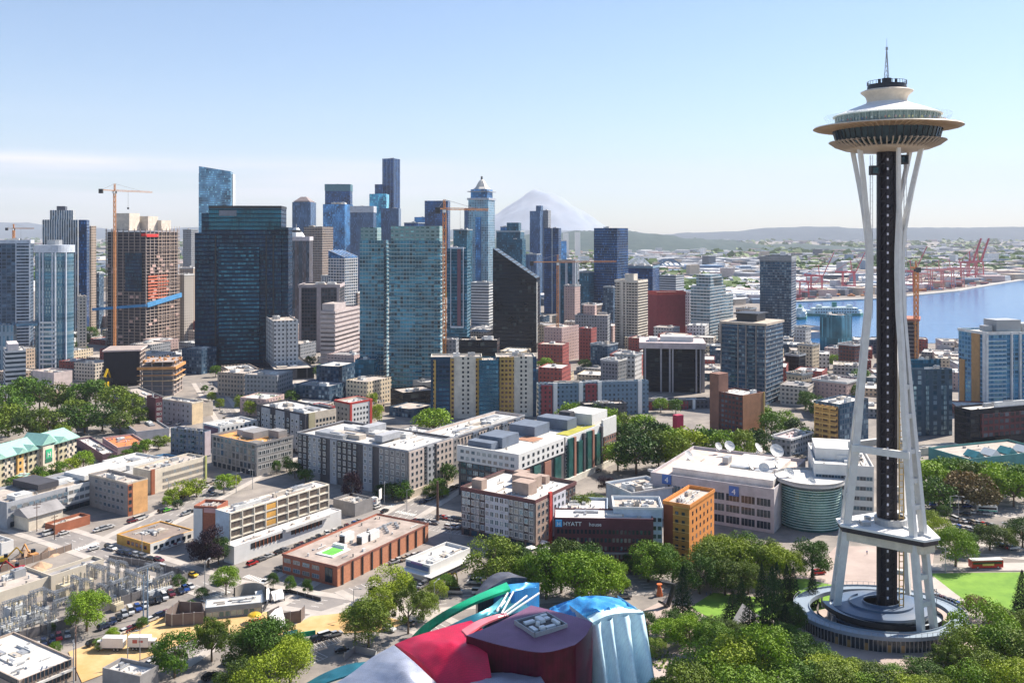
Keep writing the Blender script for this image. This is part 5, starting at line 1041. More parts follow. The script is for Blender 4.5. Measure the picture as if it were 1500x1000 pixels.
b=bld('stair_tower','white and brick lift tower at the left end of the motel',284,318,321,742,362,BRICKR,a=10,nu=0,roof=ROOFG,dep=9,cat='building'); panel(b,'L',.62,1,0,b.h-1,WHW,.3); panel(b,'L',.05,.55,b.h-2.4,b.h-.6,mat('sign_pink',(.55,.30,.28),.7),.35,'sign_panel')
nb('annex','low tan roofed annex at the right end of the motel',488,520,546,737,757,GRY1,a=35,nu=4,uh=1,roof=ROOFT,cat='building')
# brick building
b=nb('office_building','long low red brick building with a brown flat roof',414,494,627,830,859,BRICKR,a=30,nu=0,roof=mat('brown_roof2',(.34,.28,.24),.95,var=.35,scale=.15),par=.3,cap=(.5,.25,mat('roof_edge_brown',(.26,.10,.07),.8)))
wins(b,'L',4,2,3.3,1.5,1.2,3.0,METG,.3,1,2,gls=[2,3]); wins(b,'L',1,1,3.5,5.2,.8,3,METD,.04,.26,1,gls=[0])
for i in range(10): panel(b,'R',.04+i*.1,.052+i*.1,0,b.h-.2,METD,.5,'pier')
wins(b,'R',9,1,4.0,1.2,4.0,3,METG,.06,.96,2,gls=[2,3]); panel(b,'R',0,1,0,b.h-.6,mat('sunlit_brick',(.48,.20,.11),.9,var=.2,scale=1.5),.12)  # right wall panel: sunlight put into a lighter orange copy of the brick
H=b.h
q=MB(); q.box(b.w*.12,b.d*.3,H-.25,b.w*.3,b.d*.62,H+.1); q.build('roof_light_frame',WHITE,b.o); q=MB(); q.box(b.w*.14,b.d*.35,H+.1,b.w*.26,b.d*.56,H+.2); q.build('green_roof_patch',mat('turf_green',(.12,.42,.06),.9),b.o)
q=MB(); q.box(b.w*.28,b.d*.38,H-.2,b.w*.31,b.d*.6,H+1.2); q.build('white_hood',WHITE,b.o)
for i,(f,g) in enumerate(((.38,.55),(.42,.3),(.5,.28))): q=MB(); q.box(b.w*f,b.d*g,H-.2,b.w*f+5.5,b.d*g+2.6,H+2.8); q.box(b.w*f-.6,b.d*g+.3,H-.2,b.w*f-.05,b.d*g+2.2,H+2.2,1); q.build('rooftop_unit',[WHITE,METD],b.o)
for i in range(7): x=b.w*(.7+.03*i); q=MB(); q.cyl(x,b.d*(.3+.07*(i%4)),H-.3,H+.8,.7,n=8); q.box(x-1,b.d*.5,H-.3,x+.3,b.d*.5+1,H+.5); q.build('roof_vent',METG,b.o)
b=nb('restaurant','white low building with striped canopy and blue front band',594,630,689,828,853,WHW,a=36,nu=7,uh=1.2,roof=ROOFW,dep=16); panel(b,'L',.05,.95,b.h-2.3,b.h-.8,mat('navy_band',(.05,.10,.22),.6),.3); panel(b,'L',.3,.75,b.h-.9,b.h-.2,mat('purple_sign',(.12,.08,.2),.6),.4); q=MB(); q.box(-2.5,-2.5,b.h*.45,b.w,-.02,b.h*.5); q.box(-2.5,-.02,b.h*.45,-.02,b.d,b.h*.5); q.build('canopy',WHITE,b.o); wins(b,'R',7,1,3,1.6,.6,3,METD,.02,.98,0,gls=[0])
# bottom left office
b=bld('office_building','white roofed brown banded office at bottom left corner',-60,28,109,996,243,mat('stone_brown',(.38,.30,.24),.85),a=g33,nu=6,uh=1,roof=ROOFW,par=.6,dep=22)
for k in range(2): 
    q=MB(); q.box(1,-.15,1.2+k*3.1,b.w-1,-.02,2.8+k*3.1,0); 
    for i in range(12): q.box(1+i*(b.w-2)/12,-.3,.9+k*3.1,1.25+i*(b.w-2)/12,-.15,2.9+k*3.1,1)
    q.build('ribbon_window',[GLASSD,mat('bronze_mullion',(.15,.10,.08),.6)],b.o)
    q=MB(); q.box(-.15,1,1.2+k*3.1,-.02,b.d-1,2.8+k*3.1); q.build('ribbon_window',GLASSD,b.o)
q=MB(); q.box(b.w*.1,-.9,3.0,b.w,-.3,3.6); q.build('sun_shade',ROOFW,b.o)
b=bld('shed','long flat concrete roof at the lower left edge, before the lot',150,205,232,990,244,GRY1,a=22,nu=0,roof=ROOFW,dep=8)
# substation halls
SC_=mat('substation_cream',(.56,.50,.40),.85,var=.12,scale=.25)
nb('substation_hall','cream concrete switch hall, the one beside lattice frames',60,75,152,843,869,SC_,a=g33,nu=0,roof=ROOFG,dep=14)
nb('substation_hall','cream concrete switch hall cut by left photo edge',-60,-22,76,874,900,SC_,a=g33,nu=2,roof=ROOFT,dep=12)
nb('shed','small white roofed shed at the left edge by diggers',-40,2,20,795,812,WHW,a=g33,nu=0,roof=ROOFW,dep=10)
# gallery shed in the park
b=nb('container_building','long grey cabin with a white roof in the dry grass park',292,300,384,890,908,mat('grey_ribbed',(.20,.24,.28),.7),a=75,nu=0,roof=ROOFW,dep=7,par=.15)
wins(b,'R',9,1,1.7,1.9,.5,3,METG,.02,.98,0,gls=[3,1,0])
# right side rooftops: glass roofed hall beyond the park trees
b=nb('conservatory','low hall with teal glass roofs beyond the right park trees',1360,1420,1540,672,690,mat('teal_wall',(.05,.22,.22),.6),a=70,nu=0,roof=ROOFT,dep=22)
for i in range(4): 
    q=MB(); x=b.w*(.1+.2*i); gab(q,x,x+7,2,10,b.h-.5,3,'y'); q.build('white_gable' if i%2 else 'teal_gable',WHITE if i%2 else mat('teal_glass_roof',(.06,.26,.28),.3),b.o)
nb('building','flat white roof strip behind the right park trees',1326,1340,1410,657,668,IV,a=75,nu=5,uh=1,roof=ROOFT,dep=14)
# ---- low-rise city fabric further out, only in the gaps ----
gr=random.Random(11)
FM=[('tan',tan_),('grey',gry),('cream',crm),('maroon brick',red),('pale',bei),('dark',drs),('pinkish',pnk),('white',whp)]
RF=[(ROOFW,'white roofed'),(ROOFT,'tan roofed'),(ROOFG,'grey roofed')]
LM=[(20,'the left photo edge'),(85,'the curved blue tower'),(210,'the red netted frame'),(290,'the far left avenue'),(355,'the broad black tower'),(415,'the punched white block'),(500,'the beige banded office'),(590,'the twin green towers'),(670,'the ivory slab blocks'),(755,'the black wedge tower'),(825,'the pale pink block'),(925,'the cream balcony tower'),(975,'the deep red block'),(1040,'the stepped pale office'),(1100,'the grey patterned tower'),(1160,'the slim dark tower'),(1225,'the teal curved block'),(1300,'the tower legs'),(1360,'the rusty frame'),(1440,'the blue white balcony tower'),(1500,'the right photo edge')]
def wat(p): # over the bay?
    x=scrx(p); y=HZ+CH*F/p[1]; return x>1150 and 405<y<507
n_=0; slots=[]
for iy in range(40):
    for ix in range(-36,37):
        a=R(20); u_=ix*35+gr.uniform(-4,4); v_=560+iy*36+gr.uniform(-4,4)
        x=u_*math.cos(a)*1+v_*.0; y=v_; x=u_
        p=Vector((x,y,0)); s=scrx(p)
        if not(-40<s<1540) or y>1950: continue
        if wat((x,y)) or wat((x,y+40)) or (s>1150 and y>1060 and y<1700): continue
        if y<600 or (y<700 and 800<s<1130) or (y<660 and s<240): continue
        if s<300 and y<690: continue
        if 255<s<345 and y<800: continue
        if any(math.hypot(x-f[0],y-f[1])<f[2]+14 for f in FOOT): continue
        slots.append((x,y,s))
slots.sort(key=lambda t:t[1])
for x,y,s in slots[:295]:
    w=gr.uniform(20,30); d=gr.uniform(18,29); h=gr.choice([6,8,9,12,15,18,22])*(1 if y<1300 else 1.2)
    if s>1150: h=min(h,14)
    nm,fm=gr.choice(FM); rf,rn=gr.choice(RF); lm=min(LM,key=lambda t:abs(t[0]-s))[1]
    where='near' if y<1000 else 'beyond' if y<1400 else 'far behind'
    t=thing('city_block','small %s %s building %s %s'%(rn,nm,where,lm),'building',(x,y,0),R(90-gr.choice([20,20,30,12])),'low buildings filling the city blocks')
    shell(t,None,fm,-w/2,-d/2,0,w/2,d/2,h,rf,.8); units(t,-w/2+1,-d/2+1,w/2-1,d/2-1,h-.78,2,int(x*7+y)&0xffff,2.2)
# ================= TREES =================
def leafmat(key,c,c2,tr=.14):
    m=bpy.data.materials.new(key); m.use_nodes=True; n=m.node_tree; b=n.nodes['Principled BSDF']; L=n.links.new; o=n.nodes['Material Output']
    t=n.nodes.new('ShaderNodeTexCoord'); z=n.nodes.new('ShaderNodeTexNoise'); z.inputs['Scale'].default_value=11; z.inputs['Detail'].default_value=4; L(t.outputs['Object'],z.inputs[0])
    oi=n.nodes.new('ShaderNodeObjectInfo'); g=n.nodes.new('ShaderNodeNewGeometry')
    ad=n.nodes.new('ShaderNodeMath'); ad.operation='MULTIPLY_ADD'; L(oi.outputs['Random'],ad.inputs[0]); ad.inputs[1].default_value=.5; L(z.outputs[0],ad.inputs[2])
    r=n.nodes.new('ShaderNodeMapRange'); r.inputs[1].default_value=.4; r.inputs[2].default_value=1.05; L(ad.outputs[0],r.inputs[0])
    x=n.nodes.new('ShaderNodeMix'); x.data_type='RGBA'; L(r.outputs[0],x.inputs[0]); x.inputs[6].default_value=tuple(c)+(1,); x.inputs[7].default_value=tuple(c2)+(1,)
    L(x.outputs[2],b.inputs['Base Color']); b.inputs['Roughness'].default_value=.6; b.inputs['Specular IOR Level'].default_value=.25
    tl=n.nodes.new('ShaderNodeBsdfTranslucent'); L(x.outputs[2],tl.inputs[0]); ms=n.nodes.new('ShaderNodeMixShader'); ms.inputs[0].default_value=tr; L(b.outputs[0],ms.inputs[1]); L(tl.outputs[0],ms.inputs[2]); L(ms.outputs[0],o.inputs[0]); return m
LM_={'l':leafmat('leaf_bright',(.03,.10,.006),(.23,.36,.015)),'o':leafmat('leaf_olive',(.035,.07,.008),(.18,.25,.02)),'y':leafmat('leaf_yellowish',(.12,.18,.01),(.30,.38,.02)),'d':leafmat('leaf_deep',(.01,.038,.007),(.10,.20,.015)),'p':leafmat('leaf_purple',(.018,.008,.018),(.04,.018,.03),.1),'r':leafmat('leaf_brownish',(.10,.085,.03),(.19,.13,.05)),'c':leafmat('leaf_conifer',(.006,.022,.008),(.02,.055,.014),.1)}
BARK=mat('bark',(.13,.09,.06),.95,var=.3,scale=3)
def crown_mesh(kind,seed,nleaf,size):
    r=random.Random(seed); b=MB()
    def leaf(p,n,s):
        n=(n+Vector((r.gauss(0,.6),r.gauss(0,.6),r.gauss(0,.6)))).normalized(); a=n.orthogonal().normalized(); c=n.cross(a); th=r.uniform(0,6.28); a,c=a*math.cos(th)+c*math.sin(th),c*math.cos(th)-a*math.sin(th)
        s*=r.uniform(.6,1.3); b.face([p-a*s,p-c*s*.7+n*s*.15,p+a*s,p+c*s*.7+n*s*.15])
    if kind=='broad':
        blobs=[(Vector((0,0,.5)),.32)]
        for i in range(20):
            th=r.uniform(0,6.28); ph=r.uniform(-.9,1.2); q=Vector((math.cos(th)*math.cos(ph)*.33,math.sin(th)*math.cos(ph)*.33,.50+math.sin(ph)*.30)); blobs.append((q,r.uniform(.12,.21)))
        for i in range(nleaf):
            c,rad=blobs[r.randrange(len(blobs))]; d=Vector((r.gauss(0,1),r.gauss(0,1),r.gauss(0,1))).normalized()
            if d.z<-.5: d.z=-d.z*.5
            p=c+d*rad*(r.uniform(.82,1.08) if r.random()<.8 else r.uniform(.3,.8)); p.z=max(.10,p.z); leaf(p,d,size)
    elif kind=='cone':
        for i in range(nleaf):
            h=r.random()**1.4; z=.06+h*.93; th=r.uniform(0,6.28); lay=.82+.18*math.cos(h*60+2*math.sin(3*th)); rad=.5*(1-h)**.75*lay*r.uniform(.8,1.05)*(1+.15*math.sin(5*th+seed)); p=Vector((rad*math.cos(th),rad*math.sin(th),z)); leaf(p,Vector((math.cos(th),math.sin(th),-.2)),size*(1.2-.6*h))
    elif kind=='open':   # loose tree with gaps
        for k in range(26):
            th=r.uniform(0,6.28); rr=r.uniform(.1,.46); z=r.uniform(.3,.95); rr*=math.sin(math.pi*min(1,max(.15,(z-.15)/.85)))**.5; c=Vector((rr*math.cos(th),rr*math.sin(th),z)); q=r.uniform(.06,.11)
            for i in range(nleaf//26):
                d=Vector((r.gauss(0,1),r.gauss(0,1),r.gauss(0,.8))).normalized(); leaf(c+d*q*r.uniform(.5,1.1),d,size)
    return b
def trunk_mesh(kind,seed):
    r=random.Random(seed); b=MB(); b.cyl(0,0,-.02,.35,.028,.018,n=7)
    if kind!='cone':
        b.cyl(0,0,.35,.6,.018,.008,n=6)
        for i in range(6):
            th=i*1.05+r.random(); z=r.uniform(.22,.42); b.bar((0,0,z),(math.cos(th)*.28,math.sin(th)*.28,z+.25),.013)
    else: b.cyl(0,0,.35,.95,.018,.004,n=6)
    return b.build('trunk',BARK,mesh_only=True)
CM={}
def tree(px,yb,h,w,col='l',kind='broad',label=None,group=None,far=False,name=None,z=0):
    sd_=rnd.randrange(5); key=(kind,col,sd_,far)
    if key not in CM:
        n,s=(1900,.032) if far else (8000,.0165)
        if kind=='open': n=int(n*.6)
        if kind=='cone': n=int(n*.7); s*=1.1
        b=crown_mesh(kind,sd_*7+3,n,s); CM[key]=(b.build('crown',LM_[col],mesh_only=True),trunk_mesh(kind,sd_))
    c,t_=CM[key]; p=G(px,yb) if not isinstance(px,Vector) else px
    t=thing(name or ('conifer' if kind=='cone' else 'tree'),label,'tree',p,rnd.uniform(0,6.28),group); t.scale=(w*1.12,w*1.12,h*1.08)
    link('crown',c,t); link('trunk',t_,t); return t
CN={'l':'bright green','o':'olive green','y':'yellow green','d':'deep green','p':'dark purple','r':'brownish','c':'dark green'}
def trees(rows,where,group,kind='broad',far=False):
    for row in rows:
        px,yb,h,w,col=row[:5]; k=row[5] if len(row)>5 else kind
        tree(px,yb,h,w,col,k,'%s %s %s'%(CN[col],'conifer' if k=='cone' else 'tree' if k=='broad' else 'loose tree',where),group,far)
trees([(127,924,12,14,'l'),(256,992,13.5,13,'l'),(310,968,12,11,'o','open'),(310,966,11,10,'o')],'in the lower left by the lots','trees around the lower left lots')
trees([(385,990,16,16,'d'),(358,985,13,14,'o'),(425,1008,13,13,'y'),(380,1030,13,15,'y'),(432,978,10,9,'l'),(345,1025,11,11,'o'),(405,965,12,12,'o')],'in the clump at the bottom by the parked SUVs','clump of trees at the bottom centre left')
trees([(540,948,14,14,'o'),(520,938,11,10,'o'),(572,878,11,15,'y'),(598,928,15,12,'o','open'),(620,908,9,10,'o'),(556,908,10,11,'y'),(640,880,7,8,'y'),(655,868,6,8,'l')],'left of the green curved roof ribbon','trees left of the sculptural museum')
trees([(331,870,9.5,9.5,'l')],'standing alone near the brick building corner','street trees near the brick building')
trees([(400,862,5.5,4.2,'d'),(425,867,5.5,4.2,'d'),(451,871,5.5,4.2,'d'),(547,880,5,4,'d')],'small and round along the kerb by the brick building','street trees near the brick building')
trees([(305,830,15,14,'p'),(320,826,10,9,'d')],'beside the motel lift tower','trees at the motel')
trees([(328,722,9,9,'l'),(268,732,9,10,'y'),(288,728,9,10,'y'),(252,738,7,7,'y'),(245,742,5,5,'l'),(343,714,6,7,'y'),(260,745,4,5,'d')],'along the street before the cream block','street trees by the long cream block',far=True)
trees([(405,694,7,5,'d'),(420,690,8,6,'d'),(432,700,8,8,'d'),(448,708,7,8,'d'),(515,738,15,9,'p'),(590,733,9,10,'l'),(575,733,8,9,'d'),(560,731,7,8,'d'),(630,730,6,8,'o'),(642,722,7,9,'d'),(655,712,11,9,'d'),(662,700,8,8,'d'),(648,728,5,7,'l')],'at the foot of the grey apartment block','street trees along the grey apartments',far=True)
trees([(722,858,17,20,'o'),(752,852,13,14,'d'),(800,878,17,16,'l'),(846,888,18,19,'l'),(882,880,15,15,'l'),(775,865,12,13,'l'),(822,868,18,17,'o'),(860,872,17,16,'d'),(735,840,13,13,'o'),(905,868,10,10,'l')],'in the grove behind the blue curved roof','grove behind the sculptural museum')
trees([(850,774,14,15,'o'),(832,770,11,11,'o'),(872,764,12,13,'o'),(888,722,8,9,'p'),(790,752,4,5,'d')],'between the terrace block and the hotel','trees behind the hotel wings')
trees([(950,852,14,16,'l'),(985,856,12,13,'l'),(968,845,12,12,'d'),(928,842,9,9,'d')],'in front of the maroon hotel wing','trees in front of the hotel wings')
trees([(1040,856,15,16,'o'),(1072,852,15,15,'y'),(1102,850,14,15,'o'),(1132,852,13,14,'y'),(1050,836,13,14,'y'),(1090,832,13,15,'l'),(1190,846,14,14,'d'),(1158,852,11,11,'y'),(1025,870,13,14,'d'),(1062,872,12,13,'o'),(1096,870,11,11,'o'),(1125,838,12,12,'o')],'in the park band below the broadcasting building','park trees below the broadcasting building')
trees([(1000,906,16,7.5,'c'),(1073,908,9,6.5,'c'),(1116,884,13,5,'c'),(1138,892,15,5.5,'c'),(1152,886,13,5,'c'),(1131,930,20,9,'c'),(1162,886,12,5.5,'c'),(1190,888,12,5,'c'),(1086,886,9,4.5,'c'),(1098,928,11,7,'c'),(1497,896,13,6,'c'),(1150,940,11,8,'c')],'on the park lawn near the tower','conifers on the park lawn','cone')
trees([(975,950,9,10,'l'),(1010,952,10,11,'l'),(1045,962,10,12,'l'),(950,936,8,8,'d'),(985,930,8,9,'d'),(1020,935,8,10,'d'),(1060,945,8,10,'o'),(960,965,6,7,'o'),(1080,950,8,9,'o')],'low in front of the park lawn','low trees right of the museum')
trees([(1025,1030,14,17,'l'),(1075,1024,16,18,'y'),(1118,1016,18,17,'l'),(1060,1004,12,14,'o'),(1160,1004,13,14,'d'),(1200,1024,11,15,'y'),(1245,1036,12,15,'y'),(1185,1040,12,14,'d'),(1290,1048,12,14,'o'),(1335,1052,11,13,'y'),(1225,1048,13,16,'o'),(1010,1054,14,16,'o'),(1140,1044,12,16,'l'),(1085,1060,14,18,'l'),(1265,1050,12,14,'l'),(1310,1060,12,14,'y'),(970,1040,8,10,'l'),(1370,1046,10,12,'o'),(1150,960,9,11,'d'),(1120,965,8,11,'d')],'in the foreground band below the tower','foreground trees at the bottom edge')
trees([(1440,965,17,19,'l'),(1408,992,14,14,'o'),(1470,990,14,15,'l'),(1392,1006,12,11,'o','open'),(1498,1000,14,15,'o'),(1430,905,7,9,'r'),(1480,936,8,11,'o'),(1460,915,6,9,'o'),(1450,1030,13,14,'o'),(1500,940,9,10,'o'),(1420,1040,12,14,'l'),(1490,1050,14,16,'y')],'in the right corner clump beside the ring walkway','trees in the lower right corner')
trees([(1400,830,14,15,'l'),(1450,806,10,13,'o'),(1472,804,9,11,'o'),(1498,802,12,13,'d'),(1378,800,11,12,'y'),(1362,780,9,10,'y'),(1415,812,9,10,'l'),(1384,760,6,7,'d'),(1352,790,8,8,'y')],'between the car park and the lawn','trees between the right car park and lawn')
trees([(1360,728,17,19,'l'),(1384,722,17,17,'l'),(1410,742,16,17,'r'),(1435,748,16,17,'r'),(1460,738,16,16,'l'),(1485,742,16,16,'l'),(1375,748,15,16,'d'),(1450,726,16,17,'l'),(1502,734,17,18,'d'),(1402,716,15,16,'d'),(1425,724,15,16,'o'),(1475,722,15,16,'o'),(1350,712,13,14,'l'),(1350,748,13,13,'d')],'in the row behind the right car park','tree row behind the right car park',far=True)
trees([(835,626,16,18,'l'),(860,640,15,18,'d'),(890,646,16,18,'l'),(915,668,18,20,'d'),(932,694,20,24,'d'),(950,662,18,20,'d'),(905,690,15,17,'l'),(965,686,20,19,'o'),(985,690,20,19,'y'),(1010,682,20,19,'y'),(1035,676,19,18,'l'),(1060,684,19,18,'l'),(1085,682,19,16,'o'),(1110,676,18,16,'d'),(918,640,15,17,'o'),(942,646,16,18,'l'),(872,622,14,16,'d'),(965,664,17,19,'d'),(988,668,16,18,'l'),(1130,640,15,16,'d'),(1150,634,14,16,'l'),(1165,645,13,14,'d'),(1120,625,13,14,'l'),(850,618,13,15,'o'),(895,628,13,15,'l'),(1182,655,11,12,'d'),(1205,560,10,12,'d')],'in the wooded belt behind the white topped complex','wooded belt behind the apartments',far=True)
trees([(635,642,18,23,'l')],'round and bright, alone below the ivory slab blocks','street trees in the far blocks',far=True)
trees([(8,606,20,20,'d'),(34,598,22,22,'l'),(58,602,22,22,'d'),(84,604,20,20,'o'),(112,604,20,20,'l'),(140,602,22,22,'d'),(166,608,20,22,'o'),(190,616,18,20,'o'),(206,628,14,14,'o'),(12,640,20,20,'o'),(42,648,20,20,'o'),(70,644,20,20,'o'),(98,638,18,18,'d'),(124,634,18,20,'d'),(150,632,18,20,'d'),(176,636,14,15,'o'),(90,652,12,12,'o'),(-6,650,17,18,'o'),(28,622,19,20,'l'),(110,622,17,17,'o')],'in the left clump above the green roofed hotel','wooded clump at the left edge',far=True)
trees([(352,604,12,9,'y'),(366,610,11,9,'y'),(380,602,12,10,'d'),(402,604,12,9,'y'),(426,596,12,11,'d'),(412,610,10,10,'l'),(392,598,10,10,'l'),(546,606,15,9,'y'),(553,622,13,9,'y'),(490,590,12,10,'l'),(310,590,8,7,'y'),(322,600,8,7,'y'),(316,552,10,10,'l'),(455,540,12,12,'d'),(470,556,13,12,'l'),(500,560,10,10,'d'),(300,575,6,6,'l')],'among the streets below the dark towers','street trees in the far blocks',far=True)
trees([(20,722,8,9,'d'),(60,706,8,9,'l'),(84,702,9,10,'l'),(104,692,8,10,'y'),(122,688,10,11,'l'),(66,712,7,8,'l'),(200,668,8,8,'l'),(214,664,8,8,'l'),(186,674,6,7,'l'),(232,658,8,9,'o'),(170,682,6,8,'d'),(244,652,6,7,'y')],'along the streets in front of the green roofed hotel','street trees near the green roofed hotel',far=True)
trees([(886,532,16,17,'d'),(800,545,13,15,'l'),(815,552,12,14,'l'),(856,545,12,13,'d'),(1236,556,14,16,'d'),(1222,540,13,15,'l'),(1262,566,14,16,'d'),(1180,600,13,14,'d'),(1195,612,15,15,'d'),(120,508,17,17,'d'),(132,500,17,18,'d'),(116,522,15,15,'l'),(1250,590,14,14,'d'),(968,604,10,11,'l'),(990,606,10,11,'d'),(1118,500,10,12,'o')],'in a gap between the far city blocks','trees in gaps of the far city',far=True)
trees([(80,960,4,4,'l'),(75,926,3,3,'d'),(165,938,4,4,'l'),(145,952,3.5,4,'l'),(208,920,3.5,4,'d'),(30,958,3.5,4,'l'),(5,960,4,4,'l'),(262,862,5,5,'d'),(296,878,4,5,'d'),(280,892,3,3.5,'d'),(700,722,3,4,'d')],'tiny, in the verge along the substation street','verge shrubs along the substation street')
trees([(1168,972,9,11,'d'),(1198,992,9,12,'d'),(1235,1008,9,12,'o'),(1275,1016,8,12,'o'),(1312,1020,8,12,'l'),(1350,1016,9,12,'d'),(1385,1000,9,11,'o'),(1160,934,11,9,'d')],'close around the foot of the ring walkway','foreground trees at the ring walkway')
# grass-level ground cover under the bottom trees
bsh=MB(); r_=random.Random(5)
for i in range(9000):
    px=r_.uniform(940,1500); py=r_.uniform(900,1040); 
    if 1165<px<1415 and py<975: continue
    if 1225<px<1370: continue
    p=G(px,py,.3); s=r_.uniform(.2,.6); n=Vector((r_.gauss(0,.5),r_.gauss(0,.5),1)).normalized(); a=n.orthogonal()*s; c=n.cross(a); p.z+=r_.uniform(0,1.4)*max(0,noise.noise((p.x*.12,p.y*.12,0))+.25)
    if noise.noise((p.x*.06,p.y*.06,3))<-.05: continue
    bsh.face([p-a,p-c*.7,p+a,p+c*.7])
tag(bsh.build('ground_cover',LM_['o']),'low shrubs and ground cover under the foreground trees','ground cover',kind='stuff')
# ================= SCULPTURAL MUSEUM =================
def metal(key,c,rough=.35,met=.6,c2=None):
    m=mat(key,c,rough,met,var=.22,scale=.12,c2=c2)
    return m
def seam(m,s=.5,amt=.35):
    n=m.node_tree; b=n.nodes['Principled BSDF']; t=n.nodes.new('ShaderNodeTexCoord'); v=n.nodes.new('ShaderNodeTexBrick'); v.inputs['Scale'].default_value=s; v.inputs['Mortar Size'].default_value=.03; v.inputs['Color1'].default_value=(1,1,1,1); v.inputs['Color2'].default_value=(.86,.86,.86,1); v.inputs['Mortar'].default_value=(.45,.45,.45,1)
    lk=b.inputs['Base Color'].links[0]; src=lk.from_socket; x=n.nodes.new('ShaderNodeMix'); x.data_type='RGBA'; x.blend_type='MULTIPLY'; x.inputs[0].default_value=amt; n.links.new(t.outputs['Object'],v.inputs[0]); n.links.new(src,x.inputs[6]); n.links.new(v.outputs[0],x.inputs[7]); n.links.new(x.outputs[2],b.inputs['Base Color']); return m
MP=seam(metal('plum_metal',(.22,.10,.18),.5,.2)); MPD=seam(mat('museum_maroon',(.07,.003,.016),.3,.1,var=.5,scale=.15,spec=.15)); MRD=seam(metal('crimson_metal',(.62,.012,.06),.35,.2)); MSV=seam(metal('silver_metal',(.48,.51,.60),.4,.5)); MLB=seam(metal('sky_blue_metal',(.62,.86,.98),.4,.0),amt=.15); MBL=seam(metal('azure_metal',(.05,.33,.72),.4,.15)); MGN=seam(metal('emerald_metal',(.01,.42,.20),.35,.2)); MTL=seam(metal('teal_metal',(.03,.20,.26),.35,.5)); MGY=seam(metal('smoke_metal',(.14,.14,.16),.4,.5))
def cr(p0,p1,p2,p3,t): return ((p1*2)+(p2-p0)*t+(p0*2-p1*5+p2*4-p3)*t*t+(p1*3-p0-p2*3+p3)*t**3)*.5
def patch(rows,sub=6):
    """rows of (px,py,z) control points -> smooth grid of world points"""
    P=[[G(*c) for c in r] for r in rows]
    def dens(l):
        o=[]; n=len(l)
        for i in range(n-1):
            a=l[max(i-1,0)];b=l[i];c=l[i+1];d=l[min(i+2,n-1)]
            for k in range(sub): o.append(cr(a,b,c,d,k/sub))
        o.append(l[-1]); return o
    P=[dens(r) for r in P]; Tt=[dens([P[j][i] for j in range(len(P))]) for i in range(len(P[0]))]
    return Tt
def surf(name,rows,m,parent,th=.5,skirt=False,sub=6,org=None,m2=None,rough=.5):
    T=patch(rows,sub); b=MB(); nu,nv=len(T),len(T[0]); o=org or Vector((0,0,0))
    for c in T:
        for p in c: b.v.append(tuple(p-o))
    for c in T:
        for p in c: b.v.append((p.x-o.x,p.y-o.y,(0 if skirt else p.z-th)))
    K=nu*nv
    for i in range(1,nu-1):
        for j in range(1,nv-1):
            x,y,z=b.v[i*nv+j]; b.v[i*nv+j]=(x,y,z+rough*(noise.noise((x*.35,y*.35,1))+.5*noise.noise((x*.9,y*.9,4))))
    for i in range(nu-1):
        for j in range(nv-1):
            a=i*nv+j; b.f.append((a,a+nv,a+nv+1,a+1)); b.f.append((K+a,K+a+1,K+a+nv+1,K+a+nv)); b.m+=[0,0]
    for i in range(nu-1):
        for j in (0,nv-1): a=i*nv+j; b.f.append((a,K+a,K+a+nv,a+nv)); b.m.append(1)
    for j in range(nv-1):
        for i in (0,nu-1): a=i*nv+j; b.f.append((a,K+a,K+a+1,a+1)); b.m.append(1)
    me=b.build(name,[m,m2 or m],parent,smooth=True); me.data.validate()
    try: me.data.set_sharp_from_angle(angle=R(40))
    except Exception: pass
    import bmesh; bm=bmesh.new(); bm.from_mesh(me.data); bmesh.ops.recalc_face_normals(bm,faces=bm.faces); bm.to_mesh(me.data); bm.free()
    return me
mo=G(770,960,22); mo.z=0
mu=thing('museum','sculptural museum of crumpled metal volumes in plum, crimson, silver, blue and green','museum',mo)
def S(n,rows,m,**k): return surf(n,rows,m,mu,org=mo,**k)
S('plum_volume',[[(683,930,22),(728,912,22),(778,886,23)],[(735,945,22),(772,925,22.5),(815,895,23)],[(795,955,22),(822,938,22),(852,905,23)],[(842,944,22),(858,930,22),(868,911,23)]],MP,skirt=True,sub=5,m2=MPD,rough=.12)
# roof plant well
p=G(792,912,23.3)-mo
q=MB(); a=R(33); ux,uy=math.cos(a),math.sin(a)
def rb(q,u,v,w,h,z0,z1,mi=0):
    P=[(p.x+(u+du)*ux-(v+dv)*uy,p.y+(u+du)*uy+(v+dv)*ux) for du,dv in ((0,0),(w,0),(w,h),(0,h))]; q.prism(P,z0,z1,mi)
rb(q,-5,-4.5,10,.3,22.0,23.5); rb(q,-5,4.5,10.3,.3,22.0,23.5); rb(q,-5,-4.5,.3,9,22.0,23.5); rb(q,5,-4.5,.3,9.2,22.0,23.5); q.build('roof_screen',METG,mu)
q=MB(); rb(q,-4.6,-4.2,9.4,8.6,22.3,23.0); q.build('well_floor',ROOFD,mu)
for i,(u,v,w,h,zz) in enumerate(((-4,-3,1.2,2.6,.7),(-2.2,-3.4,1.4,1.1,1.3),(-.2,-3.2,2.8,1.2,.5),(3.2,-3,.9,2.8,1.1),(-3.6,1.6,3.0,1.2,.8),(.2,.2,1.5,2.8,1.3),(2.6,1.2,1.3,1.3,.6),(-1.6,-.8,.8,.8,1.6),(2.4,3.0,1.8,.8,.9))): q=MB(); rb(q,u,v,w,h,23.0,23.0+zz*.7); q.build('rooftop_unit',WHITE,mu)
S('crimson_volume',[[(578,943,15),(605,932,17),(645,920,18),(690,908,20)],[(612,965,16),(640,948,19),(668,938,20),(708,922,20)],[(640,1000,14),(660,975,17),(682,960,19),(712,945,20)],[(660,1060,9),(680,1030,12),(700,1010,14),(720,990,16)]],MRD,skirt=True)
